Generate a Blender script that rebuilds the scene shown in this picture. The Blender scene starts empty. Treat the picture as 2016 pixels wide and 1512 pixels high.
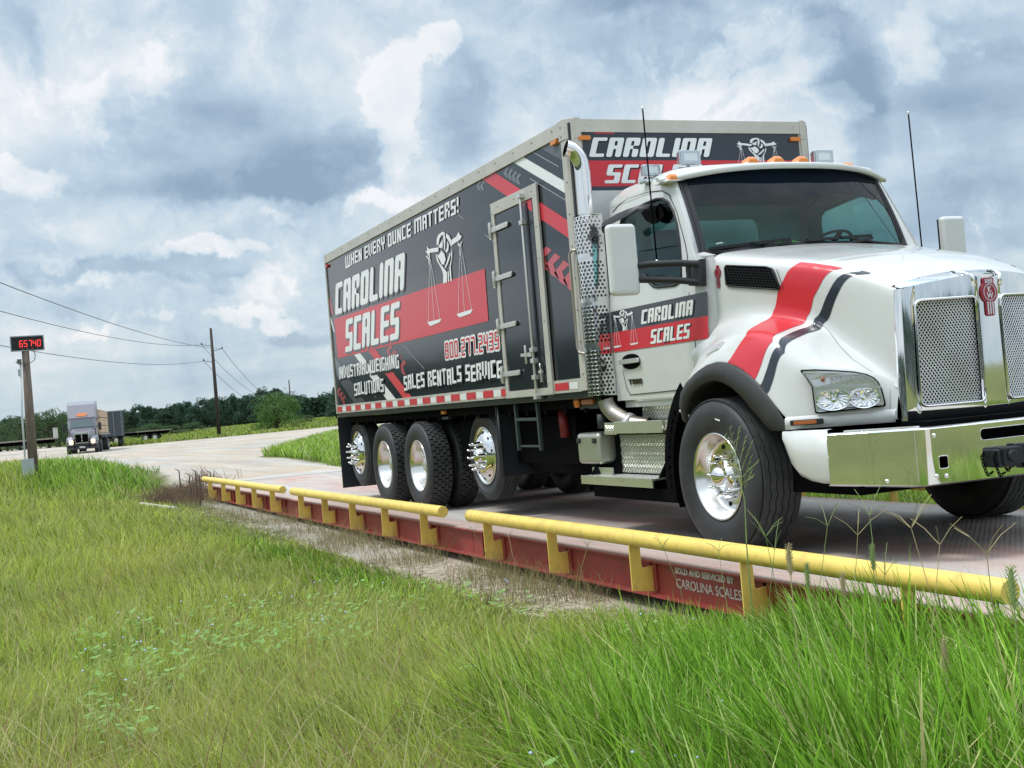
import bpy, math, random
import numpy as np
from mathutils import Vector, Matrix, noise
from mathutils.geometry import tessellate_polygon
SC = bpy.context.scene
COL = SC.collection
R = math.radians
rnd = random.Random(7)

# ---------------------------------------------------------------- camera
F_PX, YAW, PITCH, ROLL = 2441.4, R(156.989), R(0.804), R(-4.788)
CAM = Vector((9.255, -5.857, 1.169))
cd = bpy.data.cameras.new('camera'); co = bpy.data.objects.new('camera', cd); COL.objects.link(co)
_d = Vector((math.cos(YAW)*math.cos(PITCH), math.sin(YAW)*math.cos(PITCH), math.sin(PITCH)))
_r = Vector((math.sin(YAW), -math.cos(YAW), 0)); _u = _r.cross(_d)
_r2 = _r*math.cos(ROLL)+_u*math.sin(ROLL); _u2 = -_r*math.sin(ROLL)+_u*math.cos(ROLL)
M = Matrix(((_r2.x, _u2.x, -_d.x, CAM.x), (_r2.y, _u2.y, -_d.y, CAM.y), (_r2.z, _u2.z, -_d.z, CAM.z), (0, 0, 0, 1)))
co.matrix_world = M
cd.sensor_width = 36; cd.lens = F_PX/2016*36; cd.clip_start = .05; cd.clip_end = 6000
SC.camera = co

# ---------------------------------------------------------------- light
SUN_EL, SUN_AZ = R(62), R(-105)     # azimuth measured from +X towards +Y
sd = bpy.data.lights.new('sun', 'SUN'); so = bpy.data.objects.new('sun', sd); COL.objects.link(so)
sd.energy = 2.3; sd.angle = R(14); sd.color = (1, .96, .9)
sv = Vector((math.cos(SUN_EL)*math.cos(SUN_AZ), math.cos(SUN_EL)*math.sin(SUN_AZ), math.sin(SUN_EL)))
so.rotation_euler = sv.to_track_quat('Z', 'Y').to_euler()
so.location = (0, 0, 30)
SC.view_settings.view_transform = 'Standard'; SC.view_settings.look = 'None'
SC.view_settings.exposure = 0.0; SC.view_settings.gamma = 1; SC.view_settings.use_curve_mapping = False

def pixdir(x, y):
    v = _d + _r2*((x-1008)/F_PX) - _u2*((y-756)/F_PX)
    return v.normalized()

def make_world():
    w = bpy.data.worlds.new('World'); SC.world = w; w.use_nodes = True
    nt = w.node_tree; N = nt.nodes; L = nt.links; N.clear()
    out = N.new('ShaderNodeOutputWorld'); bg = N.new('ShaderNodeBackground'); bg.inputs[1].default_value = 1.0
    sky = N.new('ShaderNodeTexSky'); sky.sky_type = 'NISHITA'; sky.sun_disc = False
    sky.sun_elevation = SUN_EL; sky.sun_rotation = math.pi/2-SUN_AZ; sky.air_density = 1.2; sky.dust_density = 2.0
    tc = N.new('ShaderNodeTexCoord')
    def math_(op, a, b=None, c=None, clamp=False):
        n = N.new('ShaderNodeMath'); n.operation = op; n.use_clamp = clamp
        for i, v in enumerate((a, b, c)):
            if v is None: continue
            if isinstance(v, (int, float)): n.inputs[i].default_value = v
            else: L.new(v, n.inputs[i])
        return n.outputs[0]
    def vm(op, a, b=None, s=None):
        n = N.new('ShaderNodeVectorMath'); n.operation = op
        for i, v in enumerate((a, b)):
            if v is None: continue
            if isinstance(v, (tuple, list)): n.inputs[i].default_value = v
            else: L.new(v, n.inputs[i])
        if s is not None:
            if isinstance(s, (int, float)): n.inputs['Scale'].default_value = s
            else: L.new(s, n.inputs['Scale'])
        return n
    def noise_(vec, scale, det=8, rough=.55, dist=0):
        n = N.new('ShaderNodeTexNoise'); n.inputs['Scale'].default_value = scale; n.inputs['Detail'].default_value = det
        n.inputs['Roughness'].default_value = rough; n.inputs['Distortion'].default_value = dist; L.new(vec, n.inputs['Vector']); return n
    def mr(v, a, b, c=0, d=1, smooth=True):
        n = N.new('ShaderNodeMapRange'); n.interpolation_type = 'SMOOTHSTEP' if smooth else 'LINEAR'
        L.new(v, n.inputs[0])
        for i, q in enumerate((a, b, c, d)): n.inputs[i+1].default_value = q
        return n.outputs[0]
    def mix(f, a, b):
        n = N.new('ShaderNodeMix'); n.data_type = 'RGBA'; n.blend_type = 'MIX'
        if isinstance(f, (int, float)): n.inputs[0].default_value = f
        else: L.new(f, n.inputs[0])
        for i, v in ((6, a), (7, b)):
            if isinstance(v, (tuple, list)): n.inputs[i].default_value = (*v, 1)
            else: L.new(v, n.inputs[i])
        return n.outputs[2]
    D0 = tc.outputs['Generated']
    sep = N.new('ShaderNodeSeparateXYZ'); L.new(D0, sep.inputs[0]); dz = sep.outputs[2]
    # flattened coordinates: cloud layers get thinner towards the horizon
    zz = math_('ADD', math_('MAXIMUM', dz, 0.0), .16)
    cmb = N.new('ShaderNodeCombineXYZ'); L.new(zz, cmb.inputs[0]); L.new(zz, cmb.inputs[1]); L.new(zz, cmb.inputs[2])
    flat = vm('DIVIDE', D0, cmb.outputs[0]).outputs[0]
    warp = noise_(D0, 9, 6, .6)
    wv = vm('SCALE', vm('SUBTRACT', warp.outputs['Color'], (.5, .5, .5)).outputs[0], s=.11).outputs[0]
    DW = vm('ADD', D0, wv).outputs[0]
    big = noise_(flat, 1.1, 6, .52, .25).outputs[0]
    med = noise_(DW, 11, 6, .6, .1).outputs[0]
    big2 = noise_(vm('ADD', flat, (3.1, 1.7, 5.2)).outputs[0], 1.5, 7, .5, .3).outputs[0]
    def blob(px, py, rx, ry, soft=.6, src=DW):
        c = pixdir(px, py)
        # elliptical distance on the dome, built from world azimuth and elevation directions
        up = Vector((0, 0, 1)); e1 = up.cross(c).normalized(); e2 = c.cross(e1)
        sb = vm('SUBTRACT', src, tuple(c)).outputs[0]
        a = math_('DIVIDE', vm('DOT_PRODUCT', sb, tuple(e1)).outputs['Value'], rx/F_PX)
        b = math_('DIVIDE', vm('DOT_PRODUCT', sb, tuple(e2)).outputs['Value'], ry/F_PX)
        dd = math_('SQRT', math_('ADD', math_('MULTIPLY', a, a), math_('MULTIPLY', b, b)))
        front = math_('GREATER_THAN', vm('DOT_PRODUCT', D0, tuple(c)).outputs['Value'], 0)
        return math_('MULTIPLY', mr(dd, 1+soft*.5, 1-soft, 0, 1), front)
    def acc(lst):
        s = None
        for (args, w_) in lst:
            v = math_('MULTIPLY', blob(*args), w_)
            s = v if s is None else math_('ADD', s, v)
        return s
    dark = acc([((440, 290, 360, 120, .8), 1.0), ((300, 190, 190, 70, .8), .5), ((640, 330, 170, 80, .7), .6), ((905, 230, 75, 150, .6), .75), ((960, 340, 90, 70, .7), .55), ((560, 370, 300, 36, .6), .6),
                ((260, 545, 280, 24, .6), .75), ((60, 520, 110, 50, .7), .6), ((95, 430, 100, 60, .8), .5), ((30, 90, 60, 80, .5), .8), ((590, 625, 90, 18, .6), .6), ((470, 560, 80, 16, .6), .5), ((130, 610, 80, 16, .7), .4), ((395, 70, 60, 110, .6), .55), ((120, 130, 60, 90, .8), .35),
                ((1220, 20, 150, 40, .7), .8), ((1180, 110, 70, 50, .8), .4), ((1660, 200, 70, 190, .7), .9), ((1900, 250, 250, 150, .8), .85), ((1930, 440, 280, 80, .8), .7), ((1850, 20, 160, 40, .6), .5), ((1600, 60, 60, 50, .7), .6), ((700, 120, 130, 90, .9), .3)])
    lite = acc([((835, 105, 72, 36, .35), 1.1), ((770, 180, 38, 90, .4), 1.0), ((790, 300, 42, 100, .5), .8), ((760, 405, 90, 20, .5), 1.0), ((190, 215, 60, 150, .8), .6), ((60, 350, 70, 36, .5), .9), ((75, 180, 90, 90, .9), .5),
                ((400, 505, 150, 20, .5), .95), ((500, 560, 40, 14, .5), .5), ((510, 605, 100, 14, .5), .85), ((340, 90, 60, 130, .8), .6), ((520, 60, 120, 90, .9), .4), ((1640, 240, 50, 50, .5), .8), ((1560, 150, 90, 100, .7), .8), ((1500, 40, 90, 60, .7), .7), ((1800, 90, 60, 90, .6), .95), ((1900, 60, 110, 60, .8), .6),
                ((1400, 150, 110, 120, .9), .5), ((570, 440, 70, 16, .6), .8), ((1150, 190, 160, 80, .9), .5), ((190, 575, 70, 16, .6), .7), ((240, 640, 160, 12, .6), .5), ((1640, 420, 60, 100, .8), .3)])
    bil = noise_(DW, 24, 7, .62, .35).outputs[0]; m5 = lambda v, k: math_('MULTIPLY', math_('SUBTRACT', v, .5), k)
    def add(*v):
        r = v[0]
        for q in v[1:]: r = math_('ADD', r, q)
        return r
    ln = add(lite, m5(med, 2.6), m5(bil, 1.5))
    edge = math_('ADD', mr(ln, .36, .62, 0, .07), mr(ln, .0, 1.3, 0, .28))
    dk = mr(add(dark, m5(med, 1.6), m5(bil, .8)), .05, 1.2, 0, -.44)
    streak = mr(add(big2, m5(med, .5)), .46, .60, 0, -.16)
    B_ = add(m5(big, 1.35), m5(med, .95), m5(bil, .70), edge, dk, streak, .705)
    cr = N.new('ShaderNodeValToRGB'); L.new(B_, cr.inputs[0]); e = cr.color_ramp.elements
    stops = ((.0, (.27, .38, .51)), (.25, (.385, .505, .64)), (.45, (.505, .635, .755)), (.60, (.62, .725, .81)), (.78, (.755, .815, .875)), (1.0, (.92, .935, .96)))
    while len(e) < len(stops): e.new(.5)
    for el, (p_, cc_) in zip(e, stops): el.position = p_; el.color = (*cc_, 1)
    c = cr.outputs[0]
    # haze towards the horizon
    c = mix(mr(dz, .10, .0, 0, .65), c, (.54, .66, .74))
    # an overcast sky is about three times brighter overhead than at the horizon
    zen = mr(dz, .32, .85, 1.0, 2.2)
    c2 = vm('SCALE', c, s=zen).outputs[0]
    # a touch of the clear-sky model between the clouds
    c3 = vm('ADD', vm('SCALE', c2, s=.94).outputs[0], vm('SCALE', sky.outputs[0], s=.012).outputs[0]).outputs[0]
    below = mix(math_('LESS_THAN', dz, -.01), c3, (.16, .19, .10))
    L.new(below, bg.inputs[0]); L.new(bg.outputs[0], out.inputs[0])
make_world()

# ---------------------------------------------------------------- materials
MATS = {}
def mat(name, color=(.5, .5, .5), rough=.5, metal=0, spec=.5, coat=0, var=0, vscale=3, bump=0, bscale=40, dirt=0, dirtcol=(.25, .2, .15), emit=None, estr=1, stretch=None):
    if name in MATS: return MATS[name]
    m = bpy.data.materials.new(name); m.use_nodes = True; nt = m.node_tree; N = nt.nodes; L = nt.links
    b = N['Principled BSDF']
    b.inputs['Base Color'].default_value = (*color, 1); b.inputs['Roughness'].default_value = rough; b.inputs['Metallic'].default_value = metal
    b.inputs['Specular IOR Level'].default_value = spec; b.inputs['Coat Weight'].default_value = coat; b.inputs['Coat Roughness'].default_value = .04
    if emit: b.inputs['Emission Color'].default_value = (*emit, 1); b.inputs['Emission Strength'].default_value = estr
    tc = N.new('ShaderNodeTexCoord'); src = tc.outputs['Object']
    if stretch:
        mp = N.new('ShaderNodeMapping'); mp.inputs['Scale'].default_value = stretch; L.new(src, mp.inputs[0]); src = mp.outputs[0]
    last = None
    if var:
        n = N.new('ShaderNodeTexNoise'); n.inputs['Scale'].default_value = vscale; n.inputs['Detail'].default_value = 6; L.new(src, n.inputs['Vector'])
        mx = N.new('ShaderNodeMix'); mx.data_type = 'RGBA'
        mx.inputs[6].default_value = (*[c*(1-var) for c in color], 1); mx.inputs[7].default_value = (*[min(1, c*(1+var)) for c in color], 1)
        r = N.new('ShaderNodeMapRange'); r.inputs[1].default_value = .3; r.inputs[2].default_value = .7; L.new(n.outputs[0], r.inputs[0]); L.new(r.outputs[0], mx.inputs[0])
        last = mx.outputs[2]
        rr = N.new('ShaderNodeMapRange'); rr.inputs[3].default_value = max(0, rough-.08); rr.inputs[4].default_value = min(1, rough+.08); L.new(n.outputs[0], rr.inputs[0]); L.new(rr.outputs[0], b.inputs['Roughness'])
    if dirt:
        n = N.new('ShaderNodeTexNoise'); n.inputs['Scale'].default_value = vscale*2.3; n.inputs['Detail'].default_value = 10; n.inputs['Roughness'].default_value = .7; L.new(src, n.inputs['Vector'])
        r = N.new('ShaderNodeMapRange'); r.inputs[1].default_value = .5; r.inputs[2].default_value = .75; r.inputs[4].default_value = dirt; L.new(n.outputs[0], r.inputs[0])
        mx = N.new('ShaderNodeMix'); mx.data_type = 'RGBA'; L.new(r.outputs[0], mx.inputs[0])
        if last: L.new(last, mx.inputs[6])
        else: mx.inputs[6].default_value = (*color, 1)
        mx.inputs[7].default_value = (*dirtcol, 1); last = mx.outputs[2]
    if last: L.new(last, b.inputs['Base Color'])
    if bump:
        n = N.new('ShaderNodeTexNoise'); n.inputs['Scale'].default_value = bscale; n.inputs['Detail'].default_value = 4; L.new(src, n.inputs['Vector'])
        bp = N.new('ShaderNodeBump'); bp.inputs['Strength'].default_value = bump; bp.inputs['Distance'].default_value = .02; L.new(n.outputs[0], bp.inputs['Height']); L.new(bp.outputs[0], b.inputs['Normal'])
    MATS[name] = m; return m
white = mat('white_paint', (.64, .66, .645), .26, coat=.7, var=.03, vscale=1.5, dirt=.07, dirtcol=(.42, .40, .34), bump=.012, bscale=1.2)
black_vinyl = mat('black_vinyl', (.012, .016, .022), .13, coat=.22, bump=.03, bscale=1.1, dirt=.05, vscale=1.4, dirtcol=(.16, .15, .13))
grey_vinyl = mat('grey_vinyl', (.075, .08, .09), .16, coat=.4)
dgrey_vinyl = mat('dark_grey_vinyl', (.035, .038, .045), .16, coat=.4)
mgrey_vinyl = mat('mid_grey_vinyl', (.11, .12, .135), .2)
red_vinyl = mat('red_vinyl', (.62, .03, .045), .25, coat=.12)
dred_vinyl = mat('dark_red_vinyl', (.36, .04, .05), .22, coat=.3)
white_vinyl = mat('white_vinyl', (.82, .84, .84), .25, coat=.3)
navy_vinyl = mat('navy_vinyl', (.022, .03, .045), .2, coat=.4)
alu_trim = mat('aluminium_trim', (.60, .575, .52), .45, .45, var=.08, vscale=4, dirt=.12, dirtcol=(.3, .26, .2))
steel = mat('stainless_steel', (.68, .68, .66), .28, 1, var=.06, vscale=9)
chrome = mat('chrome', (.86, .86, .86), .045, 1, bump=.015, bscale=1.6)
polished = mat('polished_aluminium', (.80, .79, .77), .20, 1, bump=.02, bscale=6)
satin = mat('satin_aluminium', (.68, .68, .66), .32, .6, var=.05)
rubber = mat('tyre_rubber', (.050, .052, .055), .66, spec=.35, var=.25, vscale=6, dirt=.6, dirtcol=(.12, .11, .095))
rubber_side = mat('tyre_sidewall', (.030, .032, .036), .55, spec=.4, var=.25, vscale=4, dirt=.45, dirtcol=(.085, .08, .07), bump=.05, bscale=60)
blackplastic = mat('black_plastic', (.022, .024, .027), .45, spec=.4, var=.15)
flare_rubber = mat('flare_rubber', (.045, .047, .05), .55, spec=.35, var=.12, vscale=5)
chassis = mat('chassis_black', (.003, .003, .004), .8, spec=.06)  # black lowered further, so the deep underbody shade is in the colour
darkrail = mat('underbody_rail', (.03, .038, .036), .5)
amber = mat('amber_lens', (.75, .22, .02), .2, coat=.5)
dkamber = mat('dark_amber_lens', (.42, .12, .04), .25, coat=.5)
redlens = mat('red_reflector', (.55, .02, .04), .3, var=.1, vscale=30)
whitelens = mat('white_reflector', (.72, .74, .72), .3, var=.06, vscale=40)
yellow = mat('yellow_paint', (.82, .61, .14), .45, var=.09, vscale=4, dirt=.6, dirtcol=(.42, .24, .08), bump=.03, bscale=70)
redsteel = mat('red_painted_steel', (.29, .045, .04), .55, var=.15, vscale=4, dirt=.75, dirtcol=(.17, .085, .06), bump=.05, bscale=50)
pinksteel = mat('faded_red_steel', (.50, .33, .31), .6, var=.1, vscale=3, dirt=.4, dirtcol=(.4, .3, .27))
woodpole = mat('weathered_wood', (.16, .125, .10), .85, var=.3, vscale=6, bump=.3, bscale=30, stretch=(6, 6, .6))
darkpole = mat('dark_creosote_wood', (.05, .038, .034), .85, var=.3, vscale=4, stretch=(4, 4, .4))
greybox = mat('grey_plastic', (.42, .46, .48), .5, var=.05)
pvc = mat('pvc_pipe', (.55, .58, .6), .5, var=.06)
seatm = mat('seat_fabric', (.20, .21, .21), .8)
dashm = mat('dashboard_plastic', (.07, .075, .08), .6)
bolt = mat('zinc_bolt', (.4, .39, .37), .45, .9)

def glass_mat(name, tint, alpha_mix=.5, rough=.0, fk=1.1):
    m = bpy.data.materials.new(name); m.use_nodes = True; nt = m.node_tree; N = nt.nodes; L = nt.links
    N.clear(); out = N.new('ShaderNodeOutputMaterial'); tr = N.new('ShaderNodeBsdfTransparent'); gl = N.new('ShaderNodeBsdfGlossy')
    tr.inputs[0].default_value = (*tint, 1); gl.inputs['Roughness'].default_value = rough; gl.inputs[0].default_value = (1, 1, 1, 1)
    fr = N.new('ShaderNodeFresnel'); fr.inputs[0].default_value = 1.52
    mp = N.new('ShaderNodeMath'); mp.operation = 'MULTIPLY_ADD'; mp.inputs[1].default_value = fk; mp.inputs[2].default_value = alpha_mix; mp.use_clamp = True
    L.new(fr.outputs[0], mp.inputs[0]); mx = N.new('ShaderNodeMixShader'); L.new(mp.outputs[0], mx.inputs[0]); L.new(tr.outputs[0], mx.inputs[1]); L.new(gl.outputs[0], mx.inputs[2]); L.new(mx.outputs[0], out.inputs[0])
    MATS[name] = m; return m
glass = glass_mat('windshield_glass', (.50, .84, .83), .0, fk=.55)
sideglass = glass_mat('side_window_glass', (.50, .82, .80), .0, fk=.7)
clearlens = glass_mat('clear_lens', (.97, .98, .99), .0, fk=.45)

# ---------------------------------------------------------------- mesh helpers
class MB:
    def __init__(s): s.v = []; s.f = []; s.sm = []
    def add(s, vs, fs, smooth=False):
        o = len(s.v); s.v.extend([tuple(v) for v in vs]); s.f.extend([tuple(i+o for i in f) for f in fs]); s.sm.extend([smooth]*len(fs)); return s
    def box(s, x0, x1, y0, y1, z0, z1):
        return s.add([(x0,y0,z0),(x1,y0,z0),(x1,y1,z0),(x0,y1,z0),(x0,y0,z1),(x1,y0,z1),(x1,y1,z1),(x0,y1,z1)],
                     [(0,3,2,1),(4,5,6,7),(0,1,5,4),(1,2,6,5),(2,3,7,6),(3,0,4,7)])
    def obox(s, c, ax, ay, az):
        c = Vector(c); ax, ay, az = Vector(ax), Vector(ay), Vector(az); vs = []
        for k in (-1, 1):
            for i, j in ((-1,-1),(1,-1),(1,1),(-1,1)): vs.append(c+ax*i+ay*j+az*k)
        return s.add(vs, [(0,3,2,1),(4,5,6,7),(0,1,5,4),(1,2,6,5),(2,3,7,6),(3,0,4,7)])
    def bar(s, p0, p1, w, h=None, up=(0, 0, 1)):
        p0, p1 = Vector(p0), Vector(p1); d = (p1-p0); L_ = d.length; d.normalize(); up = Vector(up)
        sx = d.cross(up)
        if sx.length < 1e-4: sx = d.cross(Vector((1, 0, 0)))
        sx.normalize(); uz = sx.cross(d); h = h or w
        return s.obox((p0+p1)/2, d*L_/2, sx*w/2, uz*h/2)
    def tube(s, path, r, n=12, caps=True, smooth=True, rads=None):
        path = [Vector(p) for p in path]; rings = []; m = len(path)
        t0 = (path[1]-path[0]).normalized(); ref = Vector((0, 0, 1)) if abs(t0.z) < .9 else Vector((1, 0, 0))
        a = t0.cross(ref).normalized()
        for i, p in enumerate(path):
            t = (path[min(i+1, m-1)]-path[max(i-1, 0)]).normalized()
            a = (a-t*a.dot(t)).normalized(); b = t.cross(a); rr = rads[i] if rads else r
            rings.append([p+a*math.cos(2*math.pi*k/n)*rr+b*math.sin(2*math.pi*k/n)*rr for k in range(n)])
        vs = [v for q in rings for v in q]; fs = []
        for i in range(m-1):
            for k in range(n): fs.append((i*n+k, i*n+(k+1) % n, (i+1)*n+(k+1) % n, (i+1)*n+k))
        s.add(vs, fs, smooth)
        if caps: s.add(rings[0], [tuple(range(n))[::-1]]); s.add(rings[-1], [tuple(range(n))])
        return s
    def lathe(s, prof, n=48, axis='y', c=(0, 0, 0), smooth=True, a0=0, a1=2*math.pi):
        vs = []; fs = []; m = len(prof); full = abs(a1-a0-2*math.pi) < 1e-6; nn = n if full else n+1
        for k in range(nn):
            a = a0+(a1-a0)*k/n
            for (r, h) in prof:
                ca, sa = math.cos(a)*r, math.sin(a)*r
                q = (ca, h, sa) if axis == 'y' else ((ca, sa, h) if axis == 'z' else (h, ca, sa))
                vs.append((q[0]+c[0], q[1]+c[1], q[2]+c[2]))
        for k in range(n):
            k2 = (k+1) % n if full else k+1
            for i in range(m-1): fs.append((k*m+i, k*m+i+1, k2*m+i+1, k2*m+i))
        return s.add(vs, fs, smooth)
    def grid(s, rows, smooth=True, flip=False):
        m = len(rows[0]); vs = [v for r_ in rows for v in r_]; fs = []
        for i in range(len(rows)-1):
            for j in range(m-1):
                q = (i*m+j, i*m+j+1, (i+1)*m+j+1, (i+1)*m+j); fs.append(q[::-1] if flip else q)
        return s.add(vs, fs, smooth)
    def poly(s, loops, mapf, th=0.0, nrm=None):
        """flat shape (outer loop + holes) in 2-D, mapped to 3-D by mapf(u, v, w); w is the thickness direction"""
        tri = tessellate_polygon([[Vector((a, b, 0)) for a, b in lp] for lp in loops]); pts = [q for lp in loops for q in lp]
        s.add([mapf(a, b, 0) for a, b in pts], tri)
        if th:
            s.add([mapf(a, b, th) for a, b in pts], [t[::-1] for t in tri])
            for lp in loops:
                n = len(lp); s.add([mapf(a, b, 0) for a, b in lp]+[mapf(a, b, th) for a, b in lp], [(i, (i+1) % n, n+(i+1) % n, n+i) for i in range(n)])
        return s
    def build_each(s, name, m, parent=None, **kw):
        """one object per connected piece"""
        par = {}
        def find(a):
            while par.setdefault(a, a) != a: par[a] = par[par[a]]; a = par[a]
            return a
        key = lambda i: tuple(round(c, 5) for c in s.v[i])
        for f in s.f:
            r0 = find(key(f[0]))
            for i in f[1:]: par[find(key(i))] = r0
        groups = {}
        for f, sm in zip(s.f, s.sm): groups.setdefault(find(key(f[0])), []).append((f, sm))
        out = []
        for fs in groups.values():
            q = MB(); ids = sorted({i for f, _ in fs for i in f}); mp = {i: k for k, i in enumerate(ids)}
            q.v = [s.v[i] for i in ids]; q.f = [tuple(mp[i] for i in f) for f, _ in fs]; q.sm = [b for _, b in fs]; out.append(q.build(name, m, parent, **kw))
        return out
    def cells(s, us, rows, mapf, skip=None, smooth=False):
        """sheet over breakpoints us, with rows(u) giving the heights; cells may be left out"""
        R_ = [rows(u) for u in us]; nr = len(R_[0]); vs = [mapf(u, z, 0) for u, r in zip(us, R_) for z in r]; fs = []
        for i in range(len(us)-1):
            for j in range(nr-1):
                um = (us[i]+us[i+1])/2; zm = (R_[i][j]+R_[i][j+1]+R_[i+1][j]+R_[i+1][j+1])/4
                if skip and skip(um, zm): continue
                fs.append((i*nr+j, (i+1)*nr+j, (i+1)*nr+j+1, i*nr+j+1))
        return s.add(vs, fs, smooth)
    def corner_fill(s, x0, x1, z0, z1, r, mapf):
        for cx, cz, a, px, pz in ((x1-r, z1-r, 0, x1, z1), (x0+r, z1-r, 90, x0, z1), (x0+r, z0+r, 180, x0, z0), (x1-r, z0+r, 270, x1, z0)):
            arc = [(cx+r*math.cos(R(a+90*k/5)), cz+r*math.sin(R(a+90*k/5))) for k in range(6)]
            s.add([mapf(px, pz, 0)]+[mapf(q[0], q[1], 0) for q in arc], [(0, k+1, k+2) for k in range(5)])
        return s
    def build(s, name, m, parent=None, bevel=0, seg=2, sub=0, loc=None, angle=35, recalc=True):
        me = bpy.data.meshes.new(name); me.from_pydata(s.v, [], s.f)
        me.polygons.foreach_set('use_smooth', [bool(x) for x in s.sm])
        me.update()
        if recalc and len(s.f) < 60000:
            import bmesh
            b = bmesh.new(); b.from_mesh(me); bmesh.ops.remove_doubles(b, verts=b.verts, dist=1e-5); bmesh.ops.recalc_face_normals(b, faces=b.faces); b.to_mesh(me); b.free()
        me.materials.append(m)
        o = bpy.data.objects.new(name, me); COL.objects.link(o)
        if parent: o.parent = parent
        if loc: o.location = loc
        if bevel:
            md = o.modifiers.new('bevel', 'BEVEL'); md.width = bevel; md.segments = seg; md.limit_method = 'ANGLE'; md.angle_limit = R(angle); md.harden_normals = False
        if sub:
            md = o.modifiers.new('sub', 'SUBSURF'); md.levels = sub; md.render_levels = sub
        return o
def thing(name, label, cat, loc=(0, 0, 0), rz=0, group=None):
    o = bpy.data.objects.new(name, None); COL.objects.link(o); o.location = loc; o.rotation_euler = (0, 0, rz); o.empty_display_size = .2
    return tag(o, label, cat, group)
def tag(o, label=None, cat=None, group=None, kind=None):
    if label: o['label'] = label
    if cat: o['category'] = cat
    if group: o['group'] = group
    if kind: o['kind'] = kind
    return o
def copy_tree(o, parent=None, **kw):
    c = o.copy(); COL.objects.link(c); c.parent = parent
    for ch in list(o.children): copy_tree(ch, c)
    return c
def circ(cx, cy, rx, ry=None, n=24, a0=0):
    ry = ry or rx; return [(cx+rx*math.cos(a0+2*math.pi*i/n), cy+ry*math.sin(a0+2*math.pi*i/n)) for i in range(n)]
def rrect(x0, x1, y0, y1, r, n=4):
    p = []
    for cx, cy, a in ((x1-r, y1-r, 0), (x0+r, y1-r, 90), (x0+r, y0+r, 180), (x1-r, y0+r, 270)):
        for k in range(n+1): t = R(a+90*k/n); p.append((cx+r*math.cos(t), cy+r*math.sin(t)))
    return p

# ---------------------------------------------------------------- block lettering
# each glyph: column widths, rows on a 7-line grid (wide, thin, wide ...), filled cells; traced to an outline
G = {
'C': ('SCs', '###|#..|#..|#..|###', 'c'), 'A': (0, '###|#.#|###|#.#|#.#'), 'R': (0, '###|#.#|##.|#.#|#.#'), 'O': (0, '###|#.#|#.#|#.#|###'),
'L': (0, '#..|#..|#..|#..|###'), 'I': (0, '#|#|#|#|#'), 'N': (0, '###|#.#|#.#|#.#|#.#'), 'S': (0, '###|#..|###|..#|###'), 'E': (0, '###|#..|###|#..|###'),
'W': (0, '#.#.#|#.#.#|#.#.#|#.#.#|#####'), 'H': (0, '#.#|#.#|###|#.#|#.#'), 'V': (0, '#.#|#.#|#.#|#.#|.#.'), 'Y': (0, '#.#|#.#|###|.#.|.#.'), 'U': (0, '#.#|#.#|#.#|#.#|###'),
'M': (0, '#####|#.#.#|#.#.#|#.#.#|#.#.#'), 'T': (0, '###|.#.|.#.|.#.|.#.'), 'D': (0, '##.|#.#|#.#|#.#|##.'), 'G': (0, '###|#..|#.#|#.#|###'), '!': (0, '#|#|#|.|#'), 'B': (0, '###|#.#|###|#.#|###'),
'0': (0, '###|#.#|#.#|#.#|###'), '8': (0, '###|#.#|###|#.#|###'), '2': (0, '###|..#|###|#..|###'), '7': (0, '###|..#|..#|..#|..#'), '4': (0, '#.#|#.#|###|..#|..#'),
'3': (0, '###|..#|###|..#|###'), '9': (0, '###|#.#|###|..#|###'), '.': (0, '.|.|.|.|#'), '6': (0, '###|#..|###|#.#|###'), '5': (0, '###|#..|###|..#|###'), '1': (0, '#|#|#|#|#'), 'K': (0, '#.#|#.#|##.|#.#|#.#')}
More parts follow.
